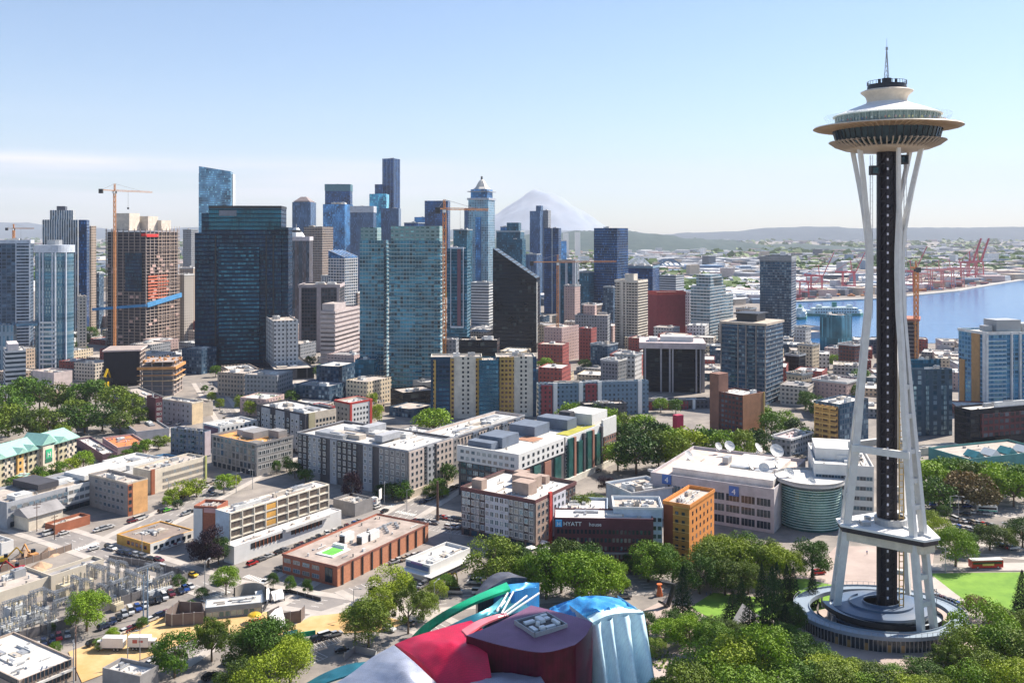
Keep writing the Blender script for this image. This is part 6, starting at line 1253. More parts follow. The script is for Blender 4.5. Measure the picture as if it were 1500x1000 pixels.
S('silver_volume',[[(440,1040,6),(480,1008,8),(515,985,11),(545,962,14),(577,944,16)],[(480,1060,8),(525,1022,11),(560,1000,14),(585,978,17),(606,968,17)],[(540,1080,8),(575,1050,12),(600,1025,14),(618,1005,15),(640,1000,14)]],MSV,skirt=True)
S('silver_front_volume',[[(625,1004,13),(680,988,15),(740,984,15.5),(786,981,16)],[(640,1030,12),(700,1015,15),(750,1008,16),(800,1004,16)],[(660,1080,8),(720,1060,12),(770,1050,13),(815,1045,13)]],MSV,skirt=True)
S('blue_roof',[[(805,890,17),(830,880,20),(865,872,22),(905,876,21),(932,890,19)],[(812,905,17),(840,896,20),(872,889,22.5),(908,886,22),(936,893,20)],[(838,912,18),(862,903,20),(885,897,22),(912,894,22),(940,896,20)]],MBL,skirt=True,rough=1.1,sub=9)
# draped pale blue front: vertical folds
q=MB(); P0=G(868,912,21)-mo; P1=G(942,897,21)-mo; n=60; rows=10; d=(P1-P0); dn=Vector((d.y,-d.x,0)).normalized()
for j in range(rows+1):
    t=j/rows
    for i in range(n+1):
        s=i/n; amp=(.8+2.4*t)*(.6+.4*math.sin(3*s)); f=math.sin(s*24+1.2*math.sin(s*5)+t*1.2)*amp*1.5+t*2.2*s
        pt=P0+d*s+dn*(f*.6+1.0+t*7); q.v.append((pt.x,pt.y,21*(1-t)-0.0+(.8*math.sin(s*3.1))*(1-t)))
for j in range(rows):
    for i in range(n): a=j*(n+1)+i; q.f.append((a,a+1,a+n+2,a+n+1)); q.m.append(0)
k=len(q.v)
for i in (0,n): 
    for j in range(rows+1): x,y,z=q.v[j*(n+1)+i]; q.v.append((x-dn.x*14,y-dn.y*14,z))
for e,i in ((0,0),(1,n)):
    for j in range(rows): a=j*(n+1)+i; c=k+e*(rows+1)+j; q.f.append((a,a+n+1,c+1,c)); q.m.append(0)
q.build('pale_blue_drape',MLB,mu,smooth=True)
S('pale_blue_crest',[[(868,911,21.4),(890,901,22.4),(915,897,22.4),(943,896,21.4)],[(860,902,20),(880,893,22.2),(908,888,22),(936,892,20)]],MLB,th=1.2)
S('green_ribbon',[[(596,940,8),(620,915,13),(655,892,18),(695,872,20),(742,852,20)],[(612,935,9),(640,912,14),(672,893,18),(706,877,20),(748,862,20)]],MGN,th=.8)
S('green_ribbon',[[(600,948,9),(640,925,15),(680,905,18),(715,890,19),(742,868,18)],[(640,935,12),(662,922,16),(695,910,18),(722,896,18),(748,878,18)]],MTL,skirt=True)
S('teal_ribbon',[[(725,858,18),(748,855,19),(770,853,19),(790,853,18)],[(722,872,16),(745,868,18),(768,862,18),(785,860,17)]],MBL,th=1.0,skirt=True)
S('smoke_ribbon',[[(697,868,16),(712,848,19),(730,838,20),(746,838,19)],[(700,872,17),(722,858,19),(745,846,20),(772,846,19)]],MGY,skirt=True)
S('smoke_ribbon',[[(650,925,12),(690,905,15),(722,890,17),(765,880,18)],[(665,930,12),(705,915,15),(740,902,18),(778,890,18)]],MTL,skirt=True)
S('crimson_ribbon',[[(676,922,20),(700,908,21),(725,900,21),(742,897,21)],[(684,930,20.5),(706,915,21),(728,905,21),(745,899,21)]],metal('pink_metal',(.75,.22,.25),.4,.3),th=.5)
S('teal_ramp',[[(448,1000,3),(475,985,4),(510,972,5),(540,968,5)],[(455,1012,3),(480,998,4),(520,985,5),(552,974,5)]],MTL,th=.5)
q=MB()
for (x0,y0,x1,y1) in ((728,895,744,868),(735,898,752,866),(728,893,738,880),(740,880,733,888),(738,898,772,872),(742,900,790,868)): a=G(x0,y0,21)-mo; c=G(x1,y1,21.5)-mo; q.bar(a,c,.35)
q.build('roof_truss',WHITE,mu)
# ================= VEHICLES =================
CC={'white':(.62,.62,.60),'black':(.02,.02,.022),'grey':(.16,.16,.17),'silver':(.38,.39,.40),'blue':(.03,.08,.28),'red':(.42,.02,.02),'dark blue':(.02,.03,.07),'maroon':(.14,.02,.03),'yellow':(.65,.42,.02),'green':(.10,.40,.04),'beige':(.40,.34,.26)}
TYRE=mat('tyre_rubber',(.015,.015,.015),.9); CARG=mat('car_glass',(.015,.02,.025),.08,.2,var=.2); CARM={k:mat('paint_'+k.replace(' ','_'),v,.25,.25,var=.04) for k,v in CC.items()}; RIM=mat('rim',(.4,.4,.4),.4,.6); LAMP=mat('lamp_lens',(.7,.7,.65),.3); TAIL=mat('tail_lens',(.4,.02,.02),.3)
SH={'sedan':([(-2.25,.35),(-2.3,.75),(-2.1,.95),(-1.4,1.0),(1.0,.98),(2.05,.85),(2.25,.6),(2.25,.35)],[(-1.75,.98),(-1.15,1.42),(.35,1.45),(1.15,.97)]),
'suv':([(-2.3,.4),(-2.35,.9),(-2.2,1.1),(1.1,1.12),(2.1,1.0),(2.3,.7),(2.3,.4)],[(-2.2,1.1),(-1.95,1.68),(.3,1.72),(1.05,1.11)]),
'van':([(-2.6,.4),(-2.65,1.2),(-2.6,1.35),(1.9,1.3),(2.55,1.0),(2.65,.5),(2.6,.4)],[(-2.6,1.33),(-2.55,2.1),(1.0,2.15),(1.9,1.28)])}
CPR={}
def carmeshes(kind,col,far):
    k=(kind,col,far)
    if k in CPR: return CPR[k]
    lo,up=SH[kind]; W=.9
    def ext(b,pl,w0,w1,zmin,zmax,mi,top=None):
        n=len(pl); k0=len(b.v)
        for sgn in (-1,1):
            for x,z in pl: t=(z-zmin)/(zmax-zmin+1e-6); b.v.append((x,sgn*(w0*(1-t)+w1*t),z))
        for i in range(n): j=(i+1)%n; b.f.append((k0+i,k0+j,k0+n+j,k0+n+i)); b.m.append(top if (top is not None and min(pl[i][1],pl[j][1])>zmax-.12) else mi)
        b.f.append(tuple(k0+i for i in range(n))[::-1]); b.f.append(tuple(k0+n+i for i in range(n))); b.m+=[mi,mi]
    b=MB(); ext(b,lo[::-1],W,W*.96,lo[0][1],1.1,0); g=MB(); zs=[p[1] for p in up]; ext(g,up[::-1],W*.95,W*.72,min(zs),max(zs),0,1)
    if far:
        b2=MB(); b2.v=b.v+g.v; b2.f=b.f+[tuple(i+len(b.v) for i in f) for f in g.f]; b2.m=[0]*len(b.f)+[1 if m==0 else 0 for m in g.m]
        for x in (-1.4,1.4):
            for y in (-.8,.8): b2.box(x-.33,y-.12,0,x+.33,y+.12,.62,2)
        CPR[k]=(b2.build('car',[CARM[col],CARG,TYRE],mesh_only=True),); return CPR[k]
    if 'wheel' not in CPR:
        w=MB(); n=14
        for i in range(n):
            a0,a1=2*math.pi*i/n,2*math.pi*(i+1)/n; p=lambda a,y,r: (r*math.cos(a),y,r*math.sin(a))
            w.face([p(a0,-.11,.33),p(a1,-.11,.33),p(a1,.11,.33),p(a0,.11,.33)]); w.face([p(a0,.11,.2),p(a0,.11,.33),p(a1,.11,.33),p(a1,.11,.2)]); w.face([p(a0,-.11,.2),p(a1,-.11,.2),p(a1,-.11,.33),p(a0,-.11,.33)])
            w.face([p(a0,.10,.2),p(a1,.10,.2),(0,.10,0)],1); w.face([p(a0,-.10,.2),(0,-.10,0),p(a1,-.10,.2)],1)
        CPR['wheel']=w.build('wheel',[TYRE,RIM],mesh_only=True); h=MB(); h.box(0,-.2,0,.06,.2,.16); CPR['hl']=h.build('headlight',LAMP,mesh_only=True); CPR['tl']=h.build('tail_light',TAIL,mesh_only=True)
    CPR[k]=(b.build('body',CARM[col],mesh_only=True),g.build('cabin_glass',[CARG,CARM[col]],mesh_only=True)); return CPR[k]
ncar=0
CPOS=[]
def car(p,rz,col,kind,label,group,far=False):
    global ncar; ncar+=1
    if label.find('driving')>0 or label.find('on the street')>0 or label.find('on the avenue')>0 or label.find('wide avenue')>0:
        if any((q-p).length<6.5 for q in CPOS): return None
    CPOS.append(p.copy())
    m=carmeshes(kind,col,far)
    if far: o=link('parked_car',m[0]); o.location=(p.x,p.y,.24); o.rotation_euler=(0,0,rz); return tag(o,label,'car',group)
    t=thing('parked_car',label,'car',(p.x,p.y,.24),rz,group); link('body',m[0],t); link('cabin_glass',m[1],t)
    for x in (-1.4,1.4):
        for y in (-.82,.82): w=link('wheel',CPR['wheel'],t); w.location=(x,y,.33)
    for y in (-.62,.62):
        h=link('headlight',CPR['hl'],t); h.location=(2.2,y,.6); h=link('tail_light',CPR['tl'],t); h.location=(-2.32,y,.65)
    return t
AU=math.atan2(U.y,U.x); AV=math.atan2(V.y,V.x)
def row(x0,y0,x1,y1,n,ang,where,group,cols=None,far=False,jit=.12):
    p,q=G(x0,y0),G(x1,y1)
    for i in range(n):
        t=(i+.5)/n if n>1 else .5; c=p.lerp(q,t); col=cols[i%len(cols)] if cols else rnd.choice(['white','white','black','grey','silver','dark blue','black','silver','red','beige','blue'])
        k=rnd.choice(['sedan','suv','sedan','sedan','van' if col in('white','grey') else 'suv']); c+=Vector((rnd.uniform(-.4,.4),rnd.uniform(-.4,.4),0))
        car(c,ang+rnd.uniform(-jit,jit)*.4,col,k,'%s %s %s'%(col,{'sedan':'car','suv':'tall car','van':'van'}[k],where),group,far)
gA='cars parked along the motel street'
row(364,829,398,815,4,AU,'at the kerb below the deck corner',gA,['red','black','grey','silver'])
row(405,812,420,806,2,AU,'ahead of the kerb row by the deck',gA,['black','grey'])
row(432,805,470,787,5,AV-.5,'slanted in the row before the deck',gA,['black','maroon','black','grey','black']); row(474,786,532,764,6,AV-.5,'slanted in the row past the deck',gA,['white','white','black','maroon','blue','silver'])
row(410,834,416,838,2,AV,'at the left end of the brick building',gA,['grey','black'])
gB='cars parked by the substation fence'
row(160,914,224,882,7,AV-.4,'nose in along the substation fence',gB,['dark blue','black','silver','white','blue','white','black'])
row(228,883,256,870,3,AV-.4,'further up the substation fence',gB,['black','white','maroon']); row(262,870,284,860,3,AV-.3,'beyond the fence end',gB,['dark blue','blue','white'])
row(48,951,104,930,5,AV-.5,'near the pale fence below the cranes',gB,['white','dark blue','dark blue','red','silver'])
row(180,928,204,918,3,AU,'across the road from the fence',gB,['white','maroon','black']); row(218,911,250,898,4,AU,'before the dark park enclosure',gB,['white','black','dark blue','maroon']); row(136,946,142,943,1,AU,'behind the delivery trucks',gB,['black']); row(150,921,155,918,1,AU,'in the shade of the round tree',gB,['dark blue'])
gC='cars round the ochre fronted shop'
row(158,803,166,806,2,AV,'left of the ochre shopfront',gC,['black','white']); row(170,810,240,824,6,AV,'in front of the ochre shopfront',gC,['dark blue','dark blue','silver','grey','black','maroon']); row(136,806,138,804,1,AU,'crossing toward the ochre shop',gC,['white']); row(228,806,286,786,8,AV-.6,'along the white side of the ochre shop',gC,['black','white','dark blue','maroon','white','black','maroon','black']); row(280,845,283,843,1,AV,'on the road by the substation corner',gC,['yellow'])
gD='cars on the cross street'
row(68,785,74,782,1,AU,'in front of the tavern, left',gD,['white']); row(90,784,94,782,1,AU,'beside the tavern',gD,['white']); row(140,780,164,772,3,AU,'past the tavern on the cross street',gD,['white','silver','white']); row(190,767,214,757,3,AU,'beside the orange end wall',gD,['maroon','white','silver']); row(236,751,246,748,2,AU,'on the road under the cream block',gD,['black','green']); row(268,755,282,750,2,AU,'beside the motel lift tower',gD,['silver','black'])
gE='cars in the lot right of the brick building'
row(562,751,570,748,2,AU,'on the street by the motel annex',gE,['black','silver']); row(606,764,640,768,4,AV,'in the open lot, near side',gE,['maroon','silver','white','grey']); row(640,758,680,764,5,AV,'in the open lot, far side',gE,['silver','red','white','dark blue','black']); row(655,775,685,772,4,AV,'in the shade of the panelled block',gE,['white','silver','dark blue','black']); row(520,737,556,745,5,AU,'in the lot behind the motel annex',gE,['white','dark blue','silver','white','white']); row(572,826,620,812,6,AU-.2,'right of the brick side wall',gE,['silver','white','beige','silver','white','grey']); row(614,862,630,856,3,AU,'below the white striped restaurant',gE,['silver','white','grey'])
gF='cars in the museum car park'
row(460,940,494,930,5,AV+1.2,'in the row beside the teal barrier',gF,['black','dark blue','white','white','silver']); row(440,962,452,972,3,AU+.4,'at the left kerb of the museum lot',gF,['white','silver','silver']); row(498,956,502,954,1,AU-.6,'fenced tall one by the museum ramp',gF,['black']); row(334,975,338,972,1,AV+.3,'between the clump trees',gF,['silver']); row(304,995,308,992,1,AU,'alone on the lot at the bottom',gF,['black']); row(210,982,228,968,3,AU-.1,'beside the lower left round tree',gF,['white','white','grey'])
gG='cars on the right side of the tower'
row(1372,875,1414,892,6,AV+.1,'in the strip between tower and lawn',gG,['silver','maroon','black','dark blue','blue','white']); row(1394,762,1456,772,9,R(100),'front row of the right car park',gG,None); row(1398,773,1448,783,7,R(100),'second row of the right car park',gG,None); row(1408,786,1420,798,3,R(100),'white and close to the park trees',gG,['white','silver','white']); row(1364,741,1420,744,6,R(5),'in shade under the right tree row',gG,None,True); row(1424,752,1452,755,3,R(-8),'on the road before the tree row',gG,['white','grey','silver']); row(1460,800,1490,806,4,R(10),'behind the red coach',gG,['silver','black','red','white']); row(1198,842,1204,841,1,R(10),'red, by the park path',gG,['red']); row(912,876,918,875,1,R(-5),'alone on the path behind the blue roof',gG,['grey'])
gH='cars in the far lots and avenues'
row(352,578,410,582,12,R(60),'in the far lot below the punched block',gH,None,True); row(356,590,412,592,11,R(60),'second far row below the punched block',gH,None,True); row(345,568,400,570,10,R(60),'top far row below the punched block',gH,None,True); row(205,650,150,668,7,AU-.3,'on the wide avenue by the tree clump',gH,None,True); row(182,655,140,664,5,AU-.3,'far lane of the wide avenue',gH,None,True); row(308,560,330,620,7,R(100),'on the curving far avenue',gH,None,True); row(616,738,700,700,12,AU,'along the street beside the grey apartments',gH,None,True); row(440,712,330,770,9,AU,'behind the motel roof',gH,None,True); row(250,738,320,705,8,AU,'along the street by the cream block',gH,None,True); row(180,694,245,670,6,AU,'by the white hall',gH,None,True); row(925,500,1040,520,8,R(30),'far street right of the cream tower',gH,None,True); row(1150,660,1185,675,6,R(30),'beside the pink roofed grey block',gH,None,True); row(820,700,880,690,8,AU,'behind the white topped complex',gH,None,True); row(140,578,200,572,9,R(20),'in the yard by the left excavator',gH,None,True)
gI='cars out on the streets'
for (x0,y0,x1,y1,n,w_) in ((20,764,320,868,13,'driving on the cross street'),(360,876,600,742,12,'driving on the motel street'),(1350,752,1490,764,8,'driving behind the right car park'),(500,893,700,948,4,'driving by the dry grass'),(668,862,930,868,8,'on the street behind the museum'),(20,672,180,656,8,'on the avenue by the green roofed hotel'),(255,620,215,640,5,'on the wide avenue beyond the hotel'),(180,795,330,712,9,'on the street by the cream block')):
    p,q=G(x0,y0),G(x1,y1); a=math.atan2(q.y-p.y,q.x-p.x)
    for i in range(n):
        c=p.lerp(q,rnd.random()); sd2=rnd.choice([-1,1]); c+=Vector((-math.sin(a),math.cos(a),0))*sd2*rnd.choice([2,4.6]); col=rnd.choice(['white','black','grey','silver','dark blue','red','white']); kk=rnd.choice(['sedan','suv','van']) 
        car(c,a+(math.pi if sd2>0 else 0),col,kk,'%s %s %s'%(col,{'sedan':'car','suv':'tall car','van':'van'}[kk],w_),gI,y0<700)
# trucks
def truck(px,py,rz,label,rev=1,length=8.5,boxc=WHITE):
    t=thing('box_truck',label,'truck',(lambda p:(p.x,p.y,.24))(G(px,py)),rz); q=MB(); q.box(-length/2,-1.2,1.0,length/2-2.2,1.2,3.9); q.box(-length/2+.05,-1.25,1.0,-length/2+.3,1.25,3.95); q.build('cargo_box',boxc,t)
    q=MB(); x=length/2-2.1; q.prism([(x,-1.1),(x+2.0,-1.05),(x+2.1,-.8),(x+2.1,.8),(x+2.0,1.05),(x,1.1)],.6,1.7); q.box(x,-1.05,1.7,x+1.5,1.05,2.9); c=q.build('cab',WHITE,t)
    q=MB(); q.box(x+1.5,-.95,1.75,x+1.56,.95,2.65); q.box(x+.5,-1.1,1.8,x+1.3,-1.05,2.5); q.box(x+.5,1.05,1.8,x+1.3,1.1,2.5); q.build('cab_window',CARG,c)
    q=MB(); q.box(-length/2+.4,-.9,.55,length/2-2.2,.9,1.0); q.build('chassis',METD,t); carmeshes('sedan','white',False)
    for wx in (-length/2+1.6,-length/2+2.7,length/2-1.1):
        for y in (-1.05,1.05): w=link('wheel',CPR['wheel'],t); w.location=(wx,y,.45); w.scale=(1.4,1.6,1.4)
    q=MB(); q.box(-length/2+1.5,-1.28,2.2,-length/2+2.9,-1.21,3.2); q.box(-length/2+3.4,-1.28,2.4,-length/2+4.6,-1.21,3.0); q.build('side_decal',mat('decal_red',(.5,.12,.10),.6),t)
truck(162,952,AV+math.pi+.55,'white box truck facing left on the dry lot'); truck(210,951,AV+.55,'white box truck facing right on the dry lot')
truck(546,742,AU,'short white delivery truck behind the motel annex'); 
# coach
p=G(1444,832); t=thing('coach','long red coach with a white roof beside the green lawn','bus',(p.x,p.y,.25),R(4))
q=MB(); q.box(-6,-1.25,.4,6,1.25,3.0); q.build('body',CARM['red'],t); q=MB(); q.box(-5.9,-1.2,3.0,5.9,1.2,3.3); q.build('roof',WHITE,t)
for y in (-1.28,1.25): q=MB(); q.box(-5.6,y,1.7,5.5,y+.03,2.6); q.build('side_window',CARG,t)
q=MB(); q.box(-2,-1.34,1.2,2.4,-1.29,1.9); q.build('side_lettering_panel',mat('gold_panel',(.6,.45,.1),.6),t); q=MB(); q.box(6,-1.1,1.3,6.04,1.1,2.7); q.build('windscreen',CARG,t)
for x in (-3.8,4):
    for y in (-1.1,1.1): w=link('wheel',CPR['wheel'],t); w.location=(x,y,.5); w.scale=(1.5,1.8,1.5)
p=G(1446,750); t=thing('minibus','white and green minibus on the road before the tree row','bus',(p.x,p.y,.2),R(-12)); q=MB(); q.box(-4,-1.1,.4,4,1.1,2.8); q.box(-3.9,-1.05,2.8,3.8,1.05,3.0); q.build('body',WHITE,t); q=MB(); q.box(-3.8,-1.15,1.4,3.6,-1.1,2.3); q.build('side_window',CARG,t); q=MB(); q.box(-3.9,-1.16,.7,3.8,-1.1,1.1); q.build('green_stripe',MGN,t)
for x in (-2.6,2.6):
    for y in (-1.0,1.0): w=link('wheel',CPR['wheel'],t); w.location=(x,y,.35)
# ================= TOWER CRANES =================
def lattice(b,p,q,w,n,t,tri=False):
    p=Vector(p);q=Vector(q); d=(q-p).normalized(); up=Vector((0,0,1)) if abs(d.z)<.9 else Vector((1,0,0)); a=d.cross(up).normalized()*w/2; c=a.cross(d).normalized()*w/2
    cs=[a+c,-a+c,-a-c,a-c]
    for k in range(4): b.bar(p+cs[k],q+cs[k],t)
    for i in range(n):
        s=p.lerp(q,i/n); e=p.lerp(q,(i+1)/n)
        for k in range(4):
            b.bar(s+cs[k],e+cs[(k+1)%4],t*.6); b.bar(s+cs[k],s+cs[(k+1)%4],t*.6)
def crane(px,ytop,Y,z0,jl,cl,az,m,label,w=2.2,t=.5):
    p=A(px,Y); zt=zat(ytop,Y); r=thing('tower_crane',label,'crane',(p.x,p.y,z0),0); H=zt-z0
    b=MB(); lattice(b,(0,0,0),(0,0,H-8),w,int((H-8)/5),t); b.build('mast',m,r)
    b=MB(); b.box(-1.6,-1.6,H-8,1.6,1.6,H-5.5); b.build('slewing_unit',METD,r); b=MB(); b.box(-1.2,-3,H-8,1.2,-1.6,H-5.8); b.build('cab',WHITE,r)
    d=Vector((math.cos(az),math.sin(az),0)); b=MB(); lattice(b,Vector((0,0,H-5)),d*jl+Vector((0,0,H-5)),1.3,int(jl/4),t*.6); b.build('jib',m,r)
    b=MB(); b.bar(Vector((0,0,H-5)),-d*cl+Vector((0,0,H-5)),1.6,.8); b.build('counter_jib',m,r); b=MB(); c=-d*cl; b.box(c.x-1.8,c.y-1.5,H-8.5,c.x+1.8,c.y+1.5,H-4); b.build('counterweight',METD,r)
    b=MB(); lattice(b,(0,0,H-5),(0,0,H+2),1.2,2,t*.7); b.build('tower_head',m,r); b=MB(); b.bar((0,0,H+2),d*jl*.7+Vector((0,0,H-4.4)),.25); b.bar((0,0,H+2),-d*cl*.9+Vector((0,0,H-4.4)),.25); b.build('tie_bar',METG,r)
    c=d*jl*.35; b=MB(); b.bar((c.x,c.y,H-5.5),(c.x,c.y,H-22),.15); b.box(c.x-.7,c.y-.7,H-24,c.x+.7,c.y+.7,H-22); b.build('hook_cable',METD,r)
OC=mat('crane_orange',(.62,.26,.08),.6); TC=mat('crane_tan',(.62,.47,.30),.6)
crane(168,272,950,0,46,16,R(60),mat('crane_tan_orange',(.58,.27,.11),.6),'tan tower crane rising beside the unfinished open tower',1.9,.42)
crane(651,296,690,0,42,6,R(40),OC,'orange tower crane against the twin green towers',2.2,.6)
crane(817,376,885,30,60,26,R(15),OC,'slim orange crane standing on the pale pink block',1.8,.5)
crane(1342,385,862,0,20,8,R(80),OC,'orange crane inside the rusty frame right of the white tower',3,.7)
crane(20,330,1500,0,30,10,R(20),OC,'small far orange crane at the left photo edge',2.5,.7)
# ================= HARBOUR =================
RC=mat('port_crane_red',(.55,.10,.12),.6); RC2=mat('port_crane_pink',(.62,.24,.22),.6)
def portcrane(px,yb,s,raised,az,m,label):
    p=G(px,yb); r=thing('port_crane',label,'crane',p,az,'red gantry cranes along the port quay')
    b=MB()
    for x in (-12,12):
        for y in (-9,9): b.bar((x*s,y*s,0),(x*s*.9,y*s*.9,44*s),1.8*s)
        b.bar((x*s,-9*s,16*s),(x*s,9*s,16*s),1.6*s); b.bar((x*s,-9*s,2*s),(x*s,9*s,2*s),1.6*s)
    for y in (-9,9): b.bar((-12*s,y*s,16*s),(12*s,y*s,16*s),1.6*s); b.bar((-12*s,y*s,43*s),(12*s,y*s,43*s),2*s); b.bar((-12*s,y*s,16*s),(11*s,y*s,43*s),.9*s)
    b.build('portal_frame',m,r); b=MB(); b.bar((-26*s,0,44*s),(14*s,0,44*s),3*s); b.bar((6*s,0,44*s),(4*s,0,66*s),1.6*s); b.bar((-26*s,0,45*s),(4*s,0,66*s),.7*s); b.build('rear_girder',m,r)
    b=MB(); e=(14*s+55*s*math.cos(R(66)),0,44*s+55*s*math.sin(R(66))) if raised else (66*s,0,44*s); b.bar((14*s,-2*s,44*s),(e[0],-1.5*s,e[2]),1.3*s); b.bar((14*s,2*s,44*s),(e[0],1.5*s,e[2]),1.3*s); b.bar((14*s,0,44*s),(e[0],0,e[2]),1.1*s); b.bar((4*s,0,66*s),(e[0]*.8,0,44*s+(e[2]-44*s)*.8),.5*s); b.build('boom',m,r)
    b=MB(); b.box(-10*s,-3*s,45.6*s,-2*s,3*s,50*s); b.build('machine_house',WHITE,r)
for px,yb,s,ra,az,m,l in ((1196,433,.9,1,R(-10),RC,'nearest left with raised boom'),(1243,430,1.0,1,R(-12),RC,'second from the left with raised boom'),(1330,428,1.0,1,R(-12),RC,'just right of the tower legs'),(1372,424,.95,0,R(-10),RC2,'pink, boom lowered, left one'),(1388,422,.95,0,R(-10),RC2,'pink, boom lowered, middle one'),(1403,420,.95,0,R(-10),RC2,'pink, boom lowered, right one'),(1418,414,1.15,1,R(20),RC,'right side with long raised boom'),(1430,412,1.15,1,R(20),RC,'rightmost with long raised boom'),(1178,436,.7,0,R(-10),RC,'small one at the left quay end'),(1355,425,.8,0,R(-10),RC2,'small pink one beside the frame crane')):
    portcrane(px,yb,s,ra,az,m,'red port gantry crane, '+l)
hr=random.Random(23); HM=[mat('shed_white',(.66,.66,.66),.7),mat('shed_grey',(.38,.40,.43),.8),mat('shed_pinkish',(.55,.42,.40),.8),mat('shed_blue',(.20,.28,.38),.8),mat('shed_tan',(.48,.40,.32),.8),mat('shed_dark',(.10,.12,.15),.8)]
CONT=[mat('container_'+n,c,.7) for n,c in (('red',(.45,.08,.07)),('orange',(.55,.22,.08)),('blue',(.08,.16,.35)),('white',(.6,.6,.6)),('maroon',(.25,.08,.09)))]
k=0
for i in range(120):
    px=hr.uniform(1168,1450); f=(px-1168)/(1500-1168); yb=441-26*max(0,f)**1.15-hr.uniform(1.2,9); p=G(px,yb); c=hr.randrange(5)
    t=thing('container_stack','stack of %s shipping containers on the port quay'%('red','orange','blue','white','maroon')[c],'containers',p,R(hr.choice([-10,80])),'container stacks on the port quay')
    for j in range(hr.randint(1,3)): q=MB(); n=hr.randint(2,5); q.box(-6,-1.25*n+j*.2,j*2.6,6,1.25*n-j*.2,j*2.6+2.5); q.build('container_layer',CONT[c] if j%2==0 else CONT[hr.randrange(5)],t)
def shore(px): # far shore line in the photo
    P=[(1120,444),(1190,442),(1290,438),(1400,427),(1420,423),(1500,410),(1700,398),(1900,392)]
    for a,b in zip(P,P[1:]):
        if a[0]<=px<=b[0]: return a[1]+(b[1]-a[1])*(px-a[0])/(b[0]-a[0])
    return 446
cnt=0; rest=MB()
for i in range(2300):
    v=hr.random(); px=hr.uniform(815,1520) if i%3 else hr.uniform(0,815); yb=352+hr.random()**.9*94
    if px>1120 and yb>shore(px)-(8 if px<1450 else 2): continue
    if px<1125 and yb>452: continue
    if px<815: yb=352+hr.random()*75
    p=G(px,yb); w=hr.uniform(18,60)*(1+p.y/7000); d=hr.uniform(15,45)*(1+p.y/7000); h=hr.uniform(5,13)*(1+p.y/9000)
    if hr.random()<.04: h*=2.6; w*=.5; d*=.5
    mi=hr.choice([0,0,0,1,1,2,3,4,5]); a=R(hr.choice([-10,0,20,35])) 
    if cnt<290 and px>815 and (yb>372 or hr.random()<.3):
        cnt+=1; q=MB(); q.box(-w/2,-d/2,0,w/2,d/2,h,0); q.box(-w/2-.4,-d/2-.4,h,w/2+.4,d/2+.4,h+.5,1)
        for j in range(3): x=hr.uniform(-.4,.3)*w; q.box(x,-d*.2,h+.5,x+w*.08,0,h+2.2,1)
        o=q.build('warehouse',[HM[mi],HM[0] if hr.random()<.6 else HM[4]]); o.location=p; o.rotation_euler=(0,0,a); tag(o,'low industrial shed in the flat harbour district','warehouse','industrial sheds beyond downtown')
    else:
        c,s=math.cos(a),math.sin(a); P=[(p.x+x*c-y*s,p.y+x*s+y*c) for x,y in ((-w/2,-d/2),(w/2,-d/2),(w/2,d/2),(-w/2,d/2))]; rest.prism(P,0,h,mi)
tag(rest.build('far_district',HM),'mass of low industrial roofs spreading to the far hills','city district',kind='stuff')
# trees of the far flats and hills as one mass
ft=MB(); 
for i in range(8200):
    px=hr.uniform(0,1500); yb=347+hr.random()*88
    if px>1120 and yb>shore(px)-10: continue
    if px>1100 and yb>400: continue
    p=G(px,yb); 
    if noise.noise((p.x*.002,p.y*.0012,5))<-.08: continue
    s=hr.uniform(4,11)*(1+p.y/6000); z=0
    for j in range(3):
        n=Vector((hr.gauss(0,.6),hr.gauss(0,.6)-.3,1)).normalized(); a=n.orthogonal()*s; c=n.cross(a); o=Vector((hr.uniform(-s,s)*1.5,hr.uniform(-s,s),hr.uniform(.2,1.1)*s*.8)); ft.face([p+o-a,p+o-c,p+o+a,p+o+c])
tag(ft.build('far_woods',LM_['d']),'scattered far woods among the harbour flats','woods',kind='stuff')
# stadium
sw=mat('stadium_white',(.70,.72,.75),.6); sbl=mat('stadium_blue',(.06,.14,.26),.6)
def arch(b,x0,x1,y,z0,h,w,n=20):
    pts=[Vector((x0+(x1-x0)*i/n,y,z0+h*math.sin(math.pi*i/n))) for i in range(n+1)]
    for i in range(n): b.bar(pts[i],pts[i+1],w)
Y=2950; kx=Y/F
p=A(985,Y); t=thing('stadium','stadium with a dark blue arched roof truss beyond downtown','stadium',p)
z=lambda y: zat(y,Y); X=lambda px:(px-985)*kx
q=MB(); q.box(X(965),-20,0,X(1100),140,z(392)); q.build('stand',sbl,t); q=MB(); arch(q,X(955),X(1004),-25,z(397),z(380)-z(397),5); arch(q,X(955),X(1004),60,z(397),z(381)-z(397),5)
for i in range(9): q.bar((X(957+i*5.5),-25,z(397)+ (z(380)-z(397))*math.sin(math.pi*(i+.5)/9)),(X(957+i*5.5),60,z(397)+(z(381)-z(397))*math.sin(math.pi*(i+.5)/9)),4)
q.build('roof_arch',sbl,t); q=MB(); q.prism([(X(966),-30),(X(1000),-30),(X(1000),50),(X(966),50)],z(391),[z(388),z(388),z(386),z(386)]); q.build('roof_panel',sw,t); q=MB(); q.box(X(1004),-10,z(392),X(1060),90,z(389)); q.build('roof_panel',sbl,t)
p=A(936,2900); t=thing('stadium','stadium with a white ribbed arch, left of the blue arched one','stadium',p); X=lambda px:(px-936)*2900/F; z=lambda y: zat(y,2900)
q=MB(); arch(q,X(917),X(955),0,z(392),z(377)-z(392),3.5); arch(q,X(918),X(954),0,z(392),z(380)-z(392),2.5); arch(q,X(918),X(954),70,z(392),z(379)-z(392),3)
